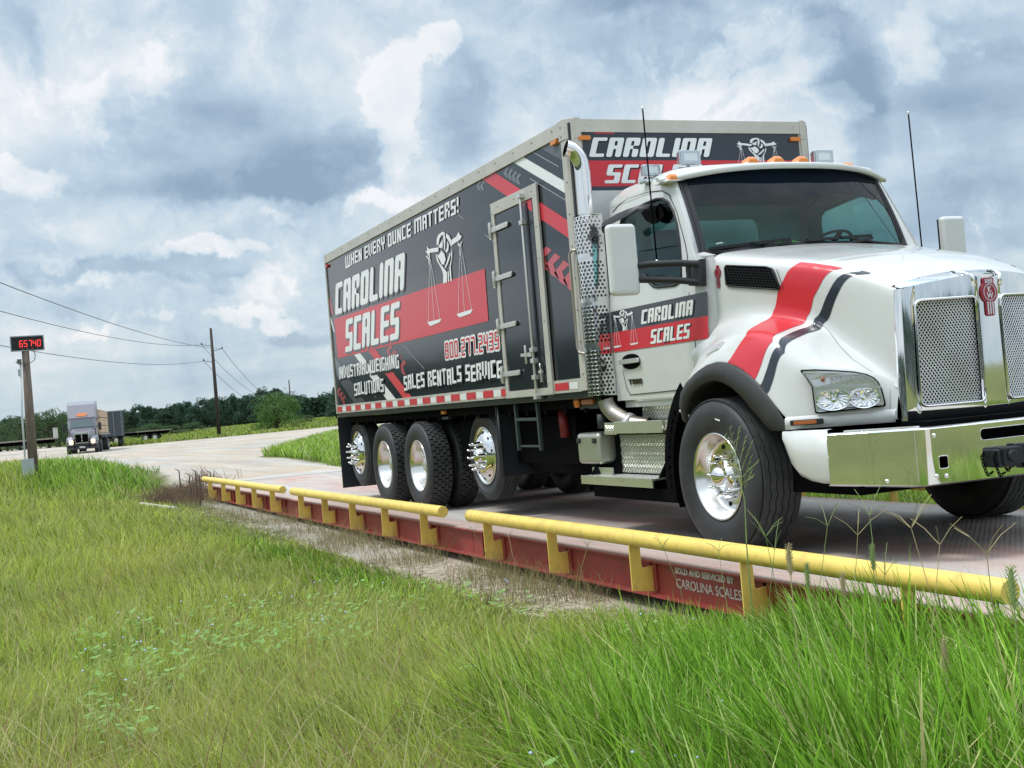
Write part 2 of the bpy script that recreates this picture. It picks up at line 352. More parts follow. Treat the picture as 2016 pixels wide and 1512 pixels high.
def glyph(ch, stem=.36, counter=.20, bar=.16, ht=1.0, rnd_=.05):
    """outline loops of one letter, height 1; returns loops, width"""
    rows = G[ch][1].split('|'); nc = len(rows[0])
    xs = [0]
    for i in range(nc): xs.append(xs[-1]+(stem if i % 2 == 0 else counter))
    mid = (1-3*bar)/2; ys = [1, 1-bar, 1-bar-mid, bar+mid, bar, 0]
    fill = lambda i, j: 0 <= i < 5 and 0 <= j < nc and rows[i][j] == '#'
    edges = {}
    for i in range(5):
        for j in range(nc):
            if not fill(i, j): continue
            a, b, c, d = (j, i+1), (j+1, i+1), (j+1, i), (j, i)
            if not fill(i+1, j): edges.setdefault(a, []).append(b)
            if not fill(i, j+1): edges.setdefault(b, []).append(c)
            if not fill(i-1, j): edges.setdefault(c, []).append(d)
            if not fill(i, j-1): edges.setdefault(d, []).append(a)
    loops = []
    while edges:
        st = next(iter(edges)); cur = st; lp = []; pd = None
        while True:
            opts = edges[cur]; k = 0
            if len(opts) > 1 and pd:
                for q, o in enumerate(opts):
                    dd = (o[0]-cur[0], o[1]-cur[1])
                    if pd[0]*dd[1]-pd[1]*dd[0] > 0: k = q
            nx = opts.pop(k)
            if not opts: del edges[cur]
            lp.append(cur); pd = (nx[0]-cur[0], nx[1]-cur[1]); cur = nx
            if cur == st: break
        pts = [(xs[a], ys[b]) for a, b in lp]
        # drop collinear, chamfer corners
        q = []
        n = len(pts)
        for i in range(n):
            p0, p1, p2 = pts[i-1], pts[i], pts[(i+1) % n]
            if abs((p1[0]-p0[0])*(p2[1]-p1[1])-(p1[1]-p0[1])*(p2[0]-p1[0])) < 1e-9: continue
            q.append(p1)
        pts = q; q = []; n = len(pts)
        for i in range(n):
            p0, p1, p2 = Vector(pts[i-1]), Vector(pts[i]), Vector(pts[(i+1) % n])
            e0, e1 = (p0-p1), (p2-p1)
            cross = (p1-p0).x*(p2-p1).y-(p1-p0).y*(p2-p1).x
            rr = min(rnd_*(1.9 if (cross > 0 and rnd_ > .03) else .8), e0.length*.42, e1.length*.42)
            A = p1+e0.normalized()*rr; B = p1+e1.normalized()*rr
            q.append(tuple(A)); q.append(tuple((A+B)*.5*.55+p1*.45)); q.append(tuple(B))
        loops.append(q)
    return loops, xs[-1]
def offset_loops(loops, d):
    out = []
    for lp in loops:
        n = len(lp); q = []
        for i in range(n):
            a, b, c = Vector(lp[i-1]), Vector(lp[i]), Vector(lp[(i+1) % n])
            t = ((b-a).normalized()+(c-b).normalized())
            if t.length < 1e-6: t = (c-b)
            t.normalize(); nn = Vector((t.y, -t.x)); q.append((b.x+nn.x*d, b.y+nn.y*d))
        out.append(q)
    return out
def word(mb, text, u0, v0, u1, h, mapf, shear=0.0, stem=.36, counter=.2, bar=.16, gap=.10, space=.3, grow=0, rnd_=.05, du=0, dv=0, th=0, jitter=0, only=None):
    """text set between u0 and u1 with letter height h on baseline v0"""
    gl = []; w = 0
    for ch in text:
        if ch == ' ': gl.append(None); w += space; continue
        lps, gw = glyph(ch, stem, counter, bar, rnd_=rnd_); gl.append((lps, gw)); w += gw+gap
    w -= gap; sx = (u1-u0-abs(shear)*h)/w; x = 0; wi = 0
    for k, g in enumerate(gl):
        if g is None: x += space; wi += 1; continue
        lps, gw = g
        if only is not None and wi != only: x += gw+gap; continue
        jj = ((k*37) % 5-2)*jitter
        lp2 = [[(u0+(x+a)*sx+shear*b*h*(1 if shear > 0 else -1)+(0 if shear > 0 else 0), v0+b*h+jj*h) for a, b in lp] for lp in lps]
        if grow: lp2 = offset_loops(lp2, grow)
        lp2 = [[(a+du, b+dv) for a, b in lp] for lp in lp2]
        # group loops: each counter-clockwise loop is an outer contour
        area = lambda lp: sum(lp[i-1][0]*lp[i][1]-lp[i][0]*lp[i-1][1] for i in range(len(lp)))
        outs = [lp for lp in lp2 if area(lp) > 0]; holes = [lp for lp in lp2 if area(lp) <= 0]
        for o in outs:
            mine = [hh for hh in holes if min(p[0] for p in hh) >= min(p[0] for p in o)-1e-6 and max(p[0] for p in hh) <= max(p[0] for p in o)+1e-6
                    and min(p[1] for p in hh) >= min(p[1] for p in o)-1e-6 and max(p[1] for p in hh) <= max(p[1] for p in o)+1e-6]
            mb.poly([o]+mine, mapf, th)
        x += gw+gap
    return mb
def textmesh(s, size, name, m, parent, matrix, extrude=.001, bold=0, sx=1):
    cu = bpy.data.curves.new(name, 'FONT'); cu.body = s; cu.size = size; cu.extrude = extrude; cu.offset = bold; cu.resolution_u = 3
    t = bpy.data.objects.new(name, cu); me = bpy.data.meshes.new_from_object(t); bpy.data.objects.remove(t); bpy.data.curves.remove(cu)
    me.name = name
    me.transform(matrix @ Matrix.Diagonal((sx, 1, 1, 1))); me.materials.clear(); me.materials.append(m)
    o = bpy.data.objects.new(name, me); COL.objects.link(o)
    if parent: o.parent = parent
    return o
def n_glyph(stem, counter):
    w = 2*stem+counter
    return [[(0, 0), (stem, 0), (stem, .52), (stem+counter*.9, 0), (w, 0), (w, 1), (w-stem, 1), (w-stem, .48), (stem-counter*-.1, 1), (0, 1)]], w
_g0 = glyph
def glyph(ch, stem=.36, counter=.20, bar=.16, ht=1.0, rnd_=.05):
    if ch == 'n': return n_glyph(stem, counter)
    return _g0(ch, stem, counter, bar, ht, rnd_)

LOGO = [[(-0.229,0.436),(-0.219,0.497),(-0.16,0.532),(-0.084,0.544),(-0.001,0.546),(0.064,0.521),(0.034,0.501),(-0.052,0.516),(-0.124,0.491),(-0.171,0.428)],[(-0.001,0.515),(0.051,0.499),(0.053,0.455),(0.014,0.348),(-0.01,0.352),(-0.006,0.464)],[(0.084,0.518),(0.179,0.474),(0.231,0.411),(0.217,0.344),(0.185,0.375),(0.139,0.433),(0.082,0.468)],[(0.098,0.431),(0.144,0.381),(0.113,0.325),(0.059,0.314),(0.022,0.329),(0.082,0.364)],[(-0.182,0.412),(-0.082,0.449),(-0.031,0.468),(-0.051,0.384),(-0.123,0.386)],[(-0.104,0.358),(-0.013,0.309),(0.012,0.244),(-0.053,0.199),(-0.128,0.209),(-0.167,0.26),(-0.285,0.349),(-0.213,0.319),(-0.141,0.336)],[(-0.286,0.347),(-0.269,0.274),(-0.151,0.17),(-0.102,0.103),(-0.127,0.001),(-0.006,0.003),(0.019,0.104),(-0.063,0.159),(-0.191,0.237),(-0.237,0.296)],[(0.215,0.336),(0.225,0.274),(0.143,0.149),(0.139,-0.001),(0.099,-0.002),(0.096,0.103),(0.109,0.153),(0.173,0.222),(0.192,0.279)],[(0.148,0.294),(0.177,0.281),(0.113,0.222),(0.054,0.186),(-0.026,0.152),(-0.041,0.163),(0.059,0.229)],[(0.04,0.11),(0.071,0.111),(0.059,0.002),(0.024,0.001)],[(-0.611,0.417),(-0.55,0.426),(-0.552,0.474),(-0.486,0.43),(-0.176,0.404),(-0.198,0.36),(-0.47,0.385),(-0.481,0.362),(-0.527,0.377)],[(0.216,0.42),(0.378,0.432),(0.465,0.47),(0.492,0.434),(0.542,0.415),(0.495,0.387),(0.451,0.384),(0.227,0.363)],[(-0.573,0.39),(-0.473,0.352),(-0.491,0.323),(-0.507,0.262),(-0.533,0.266),(-0.536,0.32),(-0.617,0.369),(-0.574,0.365),(-0.532,0.336),(-0.512,0.348)],[(0.412,0.393),(0.437,0.344),(0.476,0.335),(0.523,0.364),(0.53,0.352),(0.481,0.305),(0.473,0.222),(0.45,0.226),(0.45,0.31),(0.412,0.341)]]
PANS = [[(-0.746,-0.361),(-0.267,-0.365),(-0.342,-0.398),(-0.664,-0.413)],[(0.198,-0.362),(0.681,-0.357),(0.61,-0.395),(0.276,-0.405)]]
CHAINS = [[(-0.495,0.316),(-0.717,-0.364)],[(-0.485,0.314),(-0.518,-0.366)],[(-0.471,0.312),(-0.324,-0.364)],[(0.469,0.35),(0.255,-0.368)],[(0.477,0.348),(0.438,-0.367)],[(0.49,0.347),(0.644,-0.356)]]
def logo(mb, mapf, cx, cz, sx=1, sz=1, shear=0, thick=.011):
    T = lambda p: (cx+(p[0]+shear*p[1])*sx, cz+p[1]*sz)
    for lp in LOGO+PANS: mb.poly([[T(p) for p in lp]], mapf)
    for a, b in CHAINS:
        A, B = T(a), T(b); w = thick*abs(sx)/2
        n = 26
        for k in range(n):
            t0, t1 = k/n, (k+.72)/n
            q = lambda t: (A[0]+(B[0]-A[0])*t, A[1]+(B[1]-A[1])*t)
            p0, p1 = q(t0), q(t1)
            mb.poly([[(p0[0]-w, p0[1]), (p1[0]-w, p1[1]), (p1[0]+w, p1[1]), (p0[0]+w, p0[1])]], mapf)

# ================================================================ BOX TRUCK
truck = thing('box_truck', 'white and black box truck with red stripes standing on the weighbridge', 'truck')
YB = 1.222
def sideR(y):
    return lambda u, v, w: (u, -y-w, v)
def sideL(y):
    return lambda u, v, w: (u, y+w, v)
def frontf(x):
    return lambda u, v, w: (x+w, u, v)

# --- cargo body
b = MB(); b.box(-8.15, -.02, -1.21, 1.21, 1.16, 3.46)
body = b.build('cargo_box', black_vinyl, truck, bevel=.004)
p = MB(); p.poly([[(-8.12, 1.30), (-.13, 1.30), (-.13, 3.39), (-8.12, 3.39)]], sideR(1.212)); side_panel = p.build('side_panel', black_vinyl, body)
p = MB(); p.poly([[(-8.12, 1.30), (-.13, 1.30), (-.13, 3.39), (-8.12, 3.39)]], sideL(1.212)); p.build('side_panel', black_vinyl, body)
p = MB(); p.poly([[(-1.13, 2.88), (1.13, 2.88), (1.13, 3.38), (-1.13, 3.38)]], frontf(-.012)); p.build('front_panel', navy_vinyl, body)
p = MB(); p.poly([[(-1.13, 1.2), (1.13, 1.2), (1.13, 2.88), (-1.13, 2.88)]], frontf(-.010)); p.build('front_panel', white, body)
# trims: roof rails, sill band, corner posts, rivets
def trims(mapf, m_parent, s):
    t = MB()
    t.poly([rrect(-8.17, -.13, 3.37, 3.492, .004, 1)], mapf, .018)
    t.poly([[(-8.17, 1.20), (-8.125, 1.20), (-8.125, 3.37), (-8.17, 3.37)]], mapf, .018)
    t.build('roof_rail', alu_trim, m_parent, bevel=.002)
    t = MB(); t.poly([[(-.16, 1.21), (-.068, 1.21), (-.068, 3.33), (-.16, 3.33)]], mapf, .016)
    t.poly([[(-.18, 3.325), (-.068, 3.325), (-.068, 3.497), (-.18, 3.497)]], mapf, .023)
    t.build('corner_post', alu_trim, m_parent, bevel=.002)
    t = MB(); t.poly([[(-8.17, 1.205), (-1.78, 1.205), (-1.78, 1.32), (-8.17, 1.32)]], mapf, .014)
    t.poly([[(-.80, 1.205), (-.16, 1.205), (-.16, 1.318), (-.80, 1.318)]], mapf, .014)
    t.build('sill_band', alu_trim, m_parent, bevel=.002)
    t = MB()
    k = 0
    xs = np.arange(-8.05, -.2, .43)
    for x in xs: t.poly([circ(x, 3.45 if k % 1 == 0 else 3.43, .009, n=8)], mapf, .023); k += 1
    for z in np.arange(1.35, 3.3, .27): t.poly([circ(-.10, z, .009, n=8)], mapf, .021); t.poly([circ(-8.147, z, .007, n=8)], mapf, .023)
    for z in (3.36, 3.44): t.poly([circ(-.13, z, .009, n=8)], mapf, .028)
    for x in np.arange(-8.1, -1.8, .24): t.poly([circ(x, 1.311, .005, n=6), ], mapf, .019); t.poly([circ(x, 1.213, .005, n=6)], mapf, .019)
    t.build('rivets', bolt, m_parent)
trims(sideR(1.212), body, -1); trims(sideL(1.212), body, 1)
# chamfered front corner posts and front frame
for s in (-1, 1):
    t = MB()
    t.add([(-.069, s*1.229, 1.21), (-.006, s*1.165, 1.21), (-.006, s*1.165, 3.33), (-.069, s*1.229, 3.33), (-.069, s*1.20, 1.21), (-.03, s*1.165, 1.21), (-.03, s*1.165, 3.33), (-.069, s*1.20, 3.33)],
          [(0,1,2,3),(4,7,6,5),(0,3,7,4),(1,5,6,2),(0,4,5,1),(3,2,6,7)])
    t.add([(-.069, s*1.236, 3.325), (.002, s*1.165, 3.325), (.002, s*1.165, 3.497), (-.069, s*1.236, 3.497), (-.069, s*1.2, 3.325), (-.03, s*1.165, 3.325), (-.03, s*1.165, 3.497), (-.069, s*1.2, 3.497)],
          [(0,1,2,3),(4,7,6,5),(0,3,7,4),(1,5,6,2),(0,4,5,1),(3,2,6,7)])
    t.poly([[(s*1.165, 1.21), (s*1.12, 1.21), (s*1.12, 3.33), (s*1.165, 3.33)]], frontf(-.012), .012)
    t.poly([[(s*1.164, 3.325), (s*1.115, 3.325), (s*1.115, 3.497), (s*1.164, 3.497)]], frontf(-.012), .018)
    for z in (3.36, 3.44, 3.1, 2.8, 2.5, 2.2): t.poly([circ(s*1.14, z, .008, n=8)], frontf(0), .009)
    yy = sorted((s*1.10, s*1.195)); t.box(-.10, -.009, yy[0], yy[1], 1.21, 3.49)
    t.build('corner_post', alu_trim, body, bevel=.002)
t = MB(); t.poly([[(-1.115, 3.375), (1.115, 3.375), (1.115, 3.485), (-1.115, 3.485)]], frontf(-.012), .012)
for y in np.arange(-1.05, 1.1, .3): t.poly([circ(y, 3.44, .009, n=8)], frontf(0), .003)
t.build('roof_rail', alu_trim, body, bevel=.002)
t = MB(); t.box(-8.13, -.05, -1.18, 1.18, 3.455, 3.480); t.build('roof', satin, body)
t = MB(); t.box(-8.16, -.0, -1.20, 1.20, 1.145, 1.20); t.build('floor_rail', darkrail, body, bevel=.004)

# reflective tape: red and white blocks along the sill
t = MB(); w_ = MB(); x = -8.11
while x < -1.84:
    x1 = min(x+.262, -1.81); t.poly([[(x, 1.225), (x1, 1.225), (x1, 1.297), (x, 1.297)]], sideR(1.229))
    if x1+.21 < -1.8: w_.poly([[(x1+.012, 1.228), (x1+.206, 1.228), (x1+.206, 1.294), (x1+.012, 1.294)]], sideR(1.229))
    x += .4755
t.poly([[(-.68, 1.228), (-.40, 1.228), (-.40, 1.293), (-.68, 1.293)]], sideR(1.229)); w_.poly([[(-.385, 1.23), (-.215, 1.23), (-.215, 1.29), (-.385, 1.29)]], sideR(1.229))
t.build_each('red_reflector', redlens, body); w_.build_each('white_reflector', whitelens, body)

# --- side artwork
def clipz(x0, z0, x1, z1): return None
S1, S2, S3, S4 = sideR(1.2145), sideR(1.2165), sideR(1.2185), sideR(1.2205)
g = MB(); g.poly([[(-8.10, 1.95), (-8.02, 1.72), (-7.24, 1.321), (-6.70, 1.321), (-7.95, 1.975), (-8.10, 2.05)]], S1); g.build('grey_stripe', grey_vinyl, side_panel)
g = MB(); g.poly([[(-.60, 3.37), (-.165, 3.165), (-.165, 3.37)]], S1); g.poly([[(-2.85, 3.37), (-2.2, 3.37), (-.165, 2.43), (-.165, 2.16)]][:0] or [[(-.3, 3.37), (-.28, 3.37), (-.28, 3.36)]], S1); g.build('grey_stripe', mgrey_vinyl, side_panel)
g = MB()
g.poly([[(-1.66, 3.37), (-1.99, 3.37), (-.165, 2.50), (-.165, 2.655)]], S1); g.poly([[(-6.35, 1.98), (-6.04, 1.98), (-4.74, 1.321), (-5.07, 1.321)]], S1)
g.build_each('red_stripe', red_vinyl, side_panel)
g = MB()
g.poly([[(-.97, 3.37), (-1.20, 3.37), (-.165, 2.885), (-.165, 2.99)]], S1); g.poly([[(-7.05, 1.98), (-6.76, 1.98), (-5.37, 1.321), (-5.73, 1.321)]], S1)
g.poly([[(-8.115, 2.60), (-8.06, 2.55), (-7.95, 2.36), (-8.02, 2.38), (-8.115, 2.52)]], S1)
g.build_each('white_stripe', white_vinyl, side_panel)
def chev(mb, x, z, w, h, th, mapf, slant=-.45):
    # one "<" shaped mark of the slanting arrow rows
    k = h/.26
    mb.poly([[(x+a*k, z+b_*k) for a, b_ in ((0, 0), (.21, .08), (.32, .03), (.16, -.01), (.25, -.15), (.11, -.10))]], mapf)
g = MB()
for k in range(4 if True else 0): chev(g, -.86+k*.165, 2.43-k*.085, .16, .26, .105, S1)
g.build_each('arrow_mark', mat('pink_red_vinyl', (.50, .06, .08), .2, coat=.4), side_panel)
g = MB()
for k in range(4): chev(g, -1.46+k*.085, 3.325-k*.038, .08, .13, .045, S1)
for k in range(2): chev(g, -2.16+k*.09, 3.335-k*.02, .08, .12, .04, S1)
g.build_each('arrow_mark', mat('faint_grey_vinyl', (.13, .15, .17), .2, coat=.4), side_panel)
g = MB()
for k in range(4): chev(g, -5.60+k*.16, 1.93-k*.075, .17, .24, .11, S1)
for k in range(3): chev(g, -8.10+k*.11, 1.52-k*.06, .13, .18, .09, S1)
g.poly([[(-8.11, 2.88), (-8.03, 2.84), (-7.95, 2.62), (-8.02, 2.60), (-8.11, 2.72)]], S1)
g.build_each('arrow_mark', dred_vinyl, side_panel)
g = MB()
for (a, b_, c, d_) in ((-.77, 3.37, -.26, 3.13), (-.87, 3.15, -.165, 2.82), (-2.05, 2.83, -1.31, 2.48), (-2.72, 3.14, -2.58, 3.075), (-4.9, 1.95, -4.2, 1.62), (-6.6, 1.55, -6.2, 1.36)):
    g.poly([[(a, b_), (c, d_), (c, d_+.010), (a, b_+.010)]], S1)
g.build('thin_lines', mat('line_vinyl', (.32, .34, .38), .25), side_panel)
g = MB(); g.poly([[(-7.90, 1.985), (-2.135, 1.985), (-2.12, 2.505), (-7.92, 2.545)]], S2); g.build('red_band', red_vinyl, side_panel)
# words, each on a darker drop shadow
def words(text, u0, v0, u1, h, mapf_s, mapf_t, mat_t, mat_s, parent, name='lettering', grow=.012, sh=(.02, -.02), **kw):
    for k in range(len(text.split(' '))):
        if mat_s:
            s_ = MB(); word(s_, text, u0, v0, u1, h, mapf_s, grow=grow, du=sh[0], dv=sh[1], only=k, **kw); s_.build('lettering_shadow', mat_s, parent)
        t_ = MB(); word(t_, text, u0, v0, u1, h, mapf_t, only=k, **kw); t_.build(name, mat_t, parent)
words('CAROLINA', -7.84, 2.595, -4.53, .425, S3, S4, white_vinyl, black_vinyl, side_panel, shear=.38, stem=.36, counter=.17, bar=.17, gap=.13, rnd_=.06)
words('SCALES', -7.47, 2.04, -4.87, .44, S3, S4, white_vinyl, black_vinyl, side_panel, shear=.38, stem=.36, counter=.17, bar=.17, gap=.13, rnd_=.06)
words('WHEn EVERY OUnCE MATTERS!', -7.11, 3.165, -2.66, .158, S3, S4, white_vinyl, None, side_panel, shear=.18, stem=.25, counter=.22, bar=.17, gap=.16, space=.45, jitter=.012, rnd_=.03)
words('InDUSTRIAL WEIGHInG', -7.90, 1.69, -5.09, .168, S3, S4, white_vinyl, black_vinyl, side_panel, shear=.12, stem=.24, counter=.20, bar=.16, gap=.14, space=.22, jitter=.02, rnd_=.03)
words('SOLUTIOnS', -7.18, 1.43, -5.80, .168, S3, S4, white_vinyl, black_vinyl, side_panel, shear=.12, stem=.24, counter=.20, bar=.16, gap=.14, jitter=.02, rnd_=.03)
words('SALES REnTALS SERVICE', -4.99, 1.415, -1.87, .172, S3, S4, white_vinyl, black_vinyl, side_panel, shear=.12, stem=.27, counter=.20, bar=.17, gap=.14, space=.5, jitter=.025, rnd_=.03)
s_ = MB(); word(s_, '800.277.2439', -3.45, 1.69, -1.885, .175, sideR(1.2195), shear=.1, stem=.20, counter=.34, bar=.13, gap=.26, grow=.022, rnd_=.04); s_.build('lettering_outline', white_vinyl, side_panel)
s_ = MB(); word(s_, '800.277.2439', -3.45, 1.69, -1.885, .175, sideR(1.2215), shear=.1, stem=.20, counter=.34, bar=.13, gap=.26, rnd_=.04); s_.build('lettering', mat('bright_red_vinyl', (.60, .015, .03), .25), side_panel)
g = MB(); logo(g, sideR(1.2205), -3.2, 2.5); g.build('fist_and_scales_emblem', white_vinyl, side_panel)
# front face artwork
g = MB(); g.poly([[(-1.13, 2.915), (1.13, 2.915), (1.13, 3.135), (-1.13, 3.135)]], frontf(-.0105)); g.build('red_band', red_vinyl, body)
F3, F4 = frontf(-.0085), frontf(-.0065)
words('CAROLINA', -1.05, 3.165, .185, .165, F3, F4, white_vinyl, black_vinyl, body, grow=.006, sh=(.006, -.006), shear=.34, stem=.36, counter=.17, bar=.17, gap=.13)
words('SCALES', -.925, 2.94, .06, .16, F3, F4, white_vinyl, black_vinyl, body, grow=.006, sh=(.006, -.006), shear=.34, stem=.36, counter=.17, bar=.17, gap=.13)
g = MB(); logo(g, frontf(-.0075), .655, 3.118, sx=.37, sz=.40); g.build('fist_and_scales_emblem', white_vinyl, body)
g = MB()
for y0 in (-1.135, 1.0): g.poly([rrect(y0, y0+.105, 3.305, 3.342, .01, 2)], frontf(-.012), .03)
g.poly([rrect(-.33, -.22, 3.325, 3.36, .01, 2)], sideR(1.212), .035)
g.build_each('marker_lamp', amber, body, bevel=.004)
g = MB(); g.poly([rrect(-8.09, -7.99, 3.30, 3.34, .01, 2)], sideR(1.212), .03); g.build('marker_lamp', redlens, body, bevel=.004)
g = MB(); g.poly([[(-.98, 3.362), (-.79, 3.362), (-.79, 3.375), (-.98, 3.375)]], frontf(-.0095)); g.build('red_stripe', red_vinyl, body)

# --- side door with frame, hinges and lock bar
door = MB(); door.poly([[(-1.70, 1.27), (-.83, 1.27), (-.83, 2.965), (-1.70, 2.965)]], sideR(1.222), .012)
door = door.build('side_door', black_vinyl, truck, bevel=.003)
t = MB(); t.poly([[(-1.78, 1.20), (-.70, 1.20), (-.70, 3.085), (-1.78, 3.085)], [(-1.705, 1.265), (-1.705, 2.97), (-.80, 2.97), (-.80, 1.265)][::1]], sideR(1.2205), .024)
t.build('door_frame', alu_trim, door, bevel=.003)
t = MB()
for z in np.arange(1.3, 3.0, .28): t.poly([circ(-1.745, z, .007, n=8)], sideR(1.244), .004); t.poly([circ(-.75, z, .007, n=8)], sideR(1.244), .004)
for x in (-1.6, -1.2, -.8): t.poly([circ(x, 3.03, .008, n=8)], sideR(1.244), .004)
t.build('rivets', bolt, door)
g = MB(); g.poly([[(-1.04, 2.965), (-.84, 2.965), (-.84, 2.85), (-.99, 2.92)]], sideR(1.2345)); g.build('red_stripe', red_vinyl, door)
for z in (2.83, 2.36, 1.895, 1.435):
    t = MB(); t.poly([[(-1.84, z-.085), (-1.80, z-.085), (-1.80, z+.085), (-1.84, z+.085)]], sideR(1.222), .03)
    t.tube([(-1.78, -1.268, z-.07), (-1.78, -1.268, z+.07)], .015, 10)
    t.poly([rrect(-1.79, -1.37, z-.024, z+.024, .02, 4)], sideR(1.246), .014)
    for x in (-1.66, -1.55, -1.42): t.poly([circ(x, z, .009, n=8)], sideR(1.26), .005)
    t.build('hinge', satin, door, bevel=.003)
t = MB(); t.tube([(-1.0, -1.27, 1.18), (-1.0, -1.27, 3.04)], .013, 10)
for z in (3.02, 2.78, 1.62, 1.52, 1.37, 1.19): t.box(-1.035, -.965, -1.29, -1.24, z-.02, z+.02)
t.poly([[(-1.25, 1.575), (-1.02, 1.56), (-1.02, 1.60), (-1.25, 1.60)]], sideR(1.275), .012)
t.tube([(-1.12, -1.29, 1.50), (-1.12, -1.29, 1.67)], .012, 8)
t.build('lock_bar', satin, door, bevel=.002)
t = MB(); t.poly([[(-.975, 1.3), (-.93, 1.3), (-.93, 2.95), (-.975, 2.95)]], sideR(1.234), .006); t.build('door_gasket', mat('gasket_rubber', (.008, .01, .02), .3), door)
t = MB(); t.box(-.90, -.885, -1.262, -1.247, 1.32, 1.44); t.box(-.925, -.86, -1.268, -1.247, 1.40, 1.425); t.tube([(-.893, -1.26, 1.42), (-.893, -1.26, 1.49)], .008, 8); t.build('door_catch', satin, door)

# --- chassis, mud flaps, steps and small fittings under the body
t = MB()
for y in (-.43, .43): t.box(-8.0, 2.9, y-.05, y+.05, .78, 1.02)
for x in (-7.9, -6.8, -5.3, -4.0, -2.6, -1.2, .5, 1.6): t.box(x-.05, x+.05, -.40, .40, .82, .98)
t.box(-8.1, -.05, -1.1, 1.1, 1.06, 1.14)
for x in np.arange(-7.9, -.2, .42): t.box(x-.03, x+.03, -1.12, 1.12, 1.02, 1.06)
t.build('chassis_frame', chassis, truck)
for x in (-6.003, -4.659):
    t = MB(); t.tube([(x, -1.0, .5), (x, 1.0, .5)], .09, 12); t.lathe([(0, -.2), (.2, -.16), (.24, 0), (.2, .16), (0, .2)], 16, 'y', (x, 0, .5)); t.build('drive_axle', chassis, truck)
for x in (-2.99, -7.83):
    t = MB(); t.tube([(x, -.9, .62), (x, .9, .62)], .07, 12); t.box(x-.3, x+.3, -.5, .5, .62, .8); t.build('lift_axle', chassis, truck)
t = MB(); t.tube([(1.876, -.95, .5), (1.876, .95, .5)], .06, 12); t.box(1.5, 2.9, -.38, .38, .5, 1.0); t.box(2.35, 3.1, -1.0, 1.0, .42, .60); t.build('front_axle', chassis, truck)
t = MB(); t.box(-3.9, -.9, -.95, .95, .55, 1.0); t.tube([(-2.2, -.7, .62), (-.6, -.7, .62)], .2, 16); t.build('air_tank', chassis, truck)
t = MB(); t.tube([(-.4, .85, .62), (.9, .85, .62)], .30, 20); t.box(-.5, 1.1, -.75, .6, .42, .8); t.build('fuel_tank', chassis, truck)
t = MB()
for s in (-1, 1):
    y0, y1 = (s*1.17, s*.62)
    yy = sorted((y0, y1)); t.box(-8.37, -8.355, yy[0], yy[1], .12, 1.15)
t.build_each('mud_flap', mat('mudflap_rubber', (.012, .015, .022), .55), truck)
t = MB()
for s in (-1, 1): yy = sorted((s*1.15, s*.45)); t.box(-2.32, -2.30, yy[0], yy[1], .42, 1.13)
t.build_each('mud_flap', mat('mudflap_rubber'), truck)
t = MB(); t.tube([(-2.27, -1.14, 1.14), (-2.27, -1.14, .42)], .014, 8); t.tube([(-8.4, -1.2, .48), (-8.36, -.7, .48)], .006, 6); t.build_each('flap_bracket', darkrail, truck)
lad = MB()
for x in (-1.83, -1.31): lad.bar((x, -1.13, 1.14), (x+.01, -1.13, .69), .035, .035)
lad.bar((-1.83, -1.13, .99), (-1.31, -1.13, .985), .03, .03); lad.bar((-1.85, -1.12, .73), (-1.3, -1.12, .73), .02, .02)
lad.build('side_ladder', mat('dark_green_steel', (.035, .055, .055), .5), truck, bevel=.004)
t = MB(); t.tube([(-1.10, -.98, 1.05), (-1.075, -.98, .80)], .045, 10); t.build('red_air_hose', mat('red_hose', (.20, .015, .015), .5), truck)
t = MB(); t.box(-4.0, -3.88, -1.13, -1.10, 1.09, 1.13); t.build('marker_lamp', amber, truck, bevel=.004)
t = MB(); t.box(-4.12, -3.85, -1.10, -.9, 1.03, 1.08); t.build('lamp_bracket', darkrail, truck)
t = MB(); t.lathe([(0, -.03), (.045, -.025), (.05, 0), (0, 0)], 20, 'y', (-.47, -1.12, 1.115)); t.build('round_marker_lamp', amber, truck)
t = MB(); t.box(-.37, -.15, -1.14, -1.11, 1.09, 1.135); t.build('marker_lamp', dkamber, truck, bevel=.005)
t = MB(); t.box(-.46, -.05, -1.11, -1.08, 1.05, 1.16); t.tube([(-.08, -1.1, 1.0), (-.08, -1.1, .88)], .04, 10); t.build('lamp_bracket', darkrail, truck)
# battery / tool box
t = MB(); t.box(-.48, -.07, -1.16, -.7, .58, .845)
tb = t.build('tool_box', mat('box_aluminium', (.52, .53, .47), .35, .8, var=.06), truck, bevel=.035, seg=4)
t = MB()
for x in (-.43, -.13): t.box(x-.03, x+.03, -1.172, -1.155, .76, .80); t.tube([(x, -1.18, .775), (x, -1.155, .775)], .012, 8)
t.build('box_latch', blackplastic, tb)

# --- diamond-plate steps
def tread_plate(mb, x0, x1, z0, z1, y, dx=.046, dz=.036):
    i = 0; z = z0+dz*.6
    while z < z1-dz*.4:
        x = x0+(dx*.5 if i % 2 else 0)+dx*.4
        while x < x1-dx*.4:
            s = 1 if i % 2 else -1; c = (x, y-.001, z); ax = Vector((.016, 0, -.013*s)); az = Vector((.0035*s, 0, .0042)).normalized()*.0048
            mb.obox(c, ax, (0, .004, 0), az); x += dx
        z += dz; i += 1
plate = mat('tread_plate_base', (.42, .43, .39), .45, .8, var=.1); lug = mat('tread_plate_lugs', (.80, .80, .77), .3, .7)
st = MB(); st.box(.02, 1.10, -1.00, -.985, .50, .815); steps = st.build('cab_steps', plate, truck)
t = MB(); tread_plate(t, .03, 1.09, .50, .815, -1.0); t.build('tread_pattern', lug, steps)
t = MB(); t.box(.27, 1.10, -.90, -.885, .93, 1.07); t.build('step_riser', plate, steps); t = MB(); tread_plate(t, .28, 1.09, .93, 1.07, -.9); t.build('tread_pattern', lug, steps)
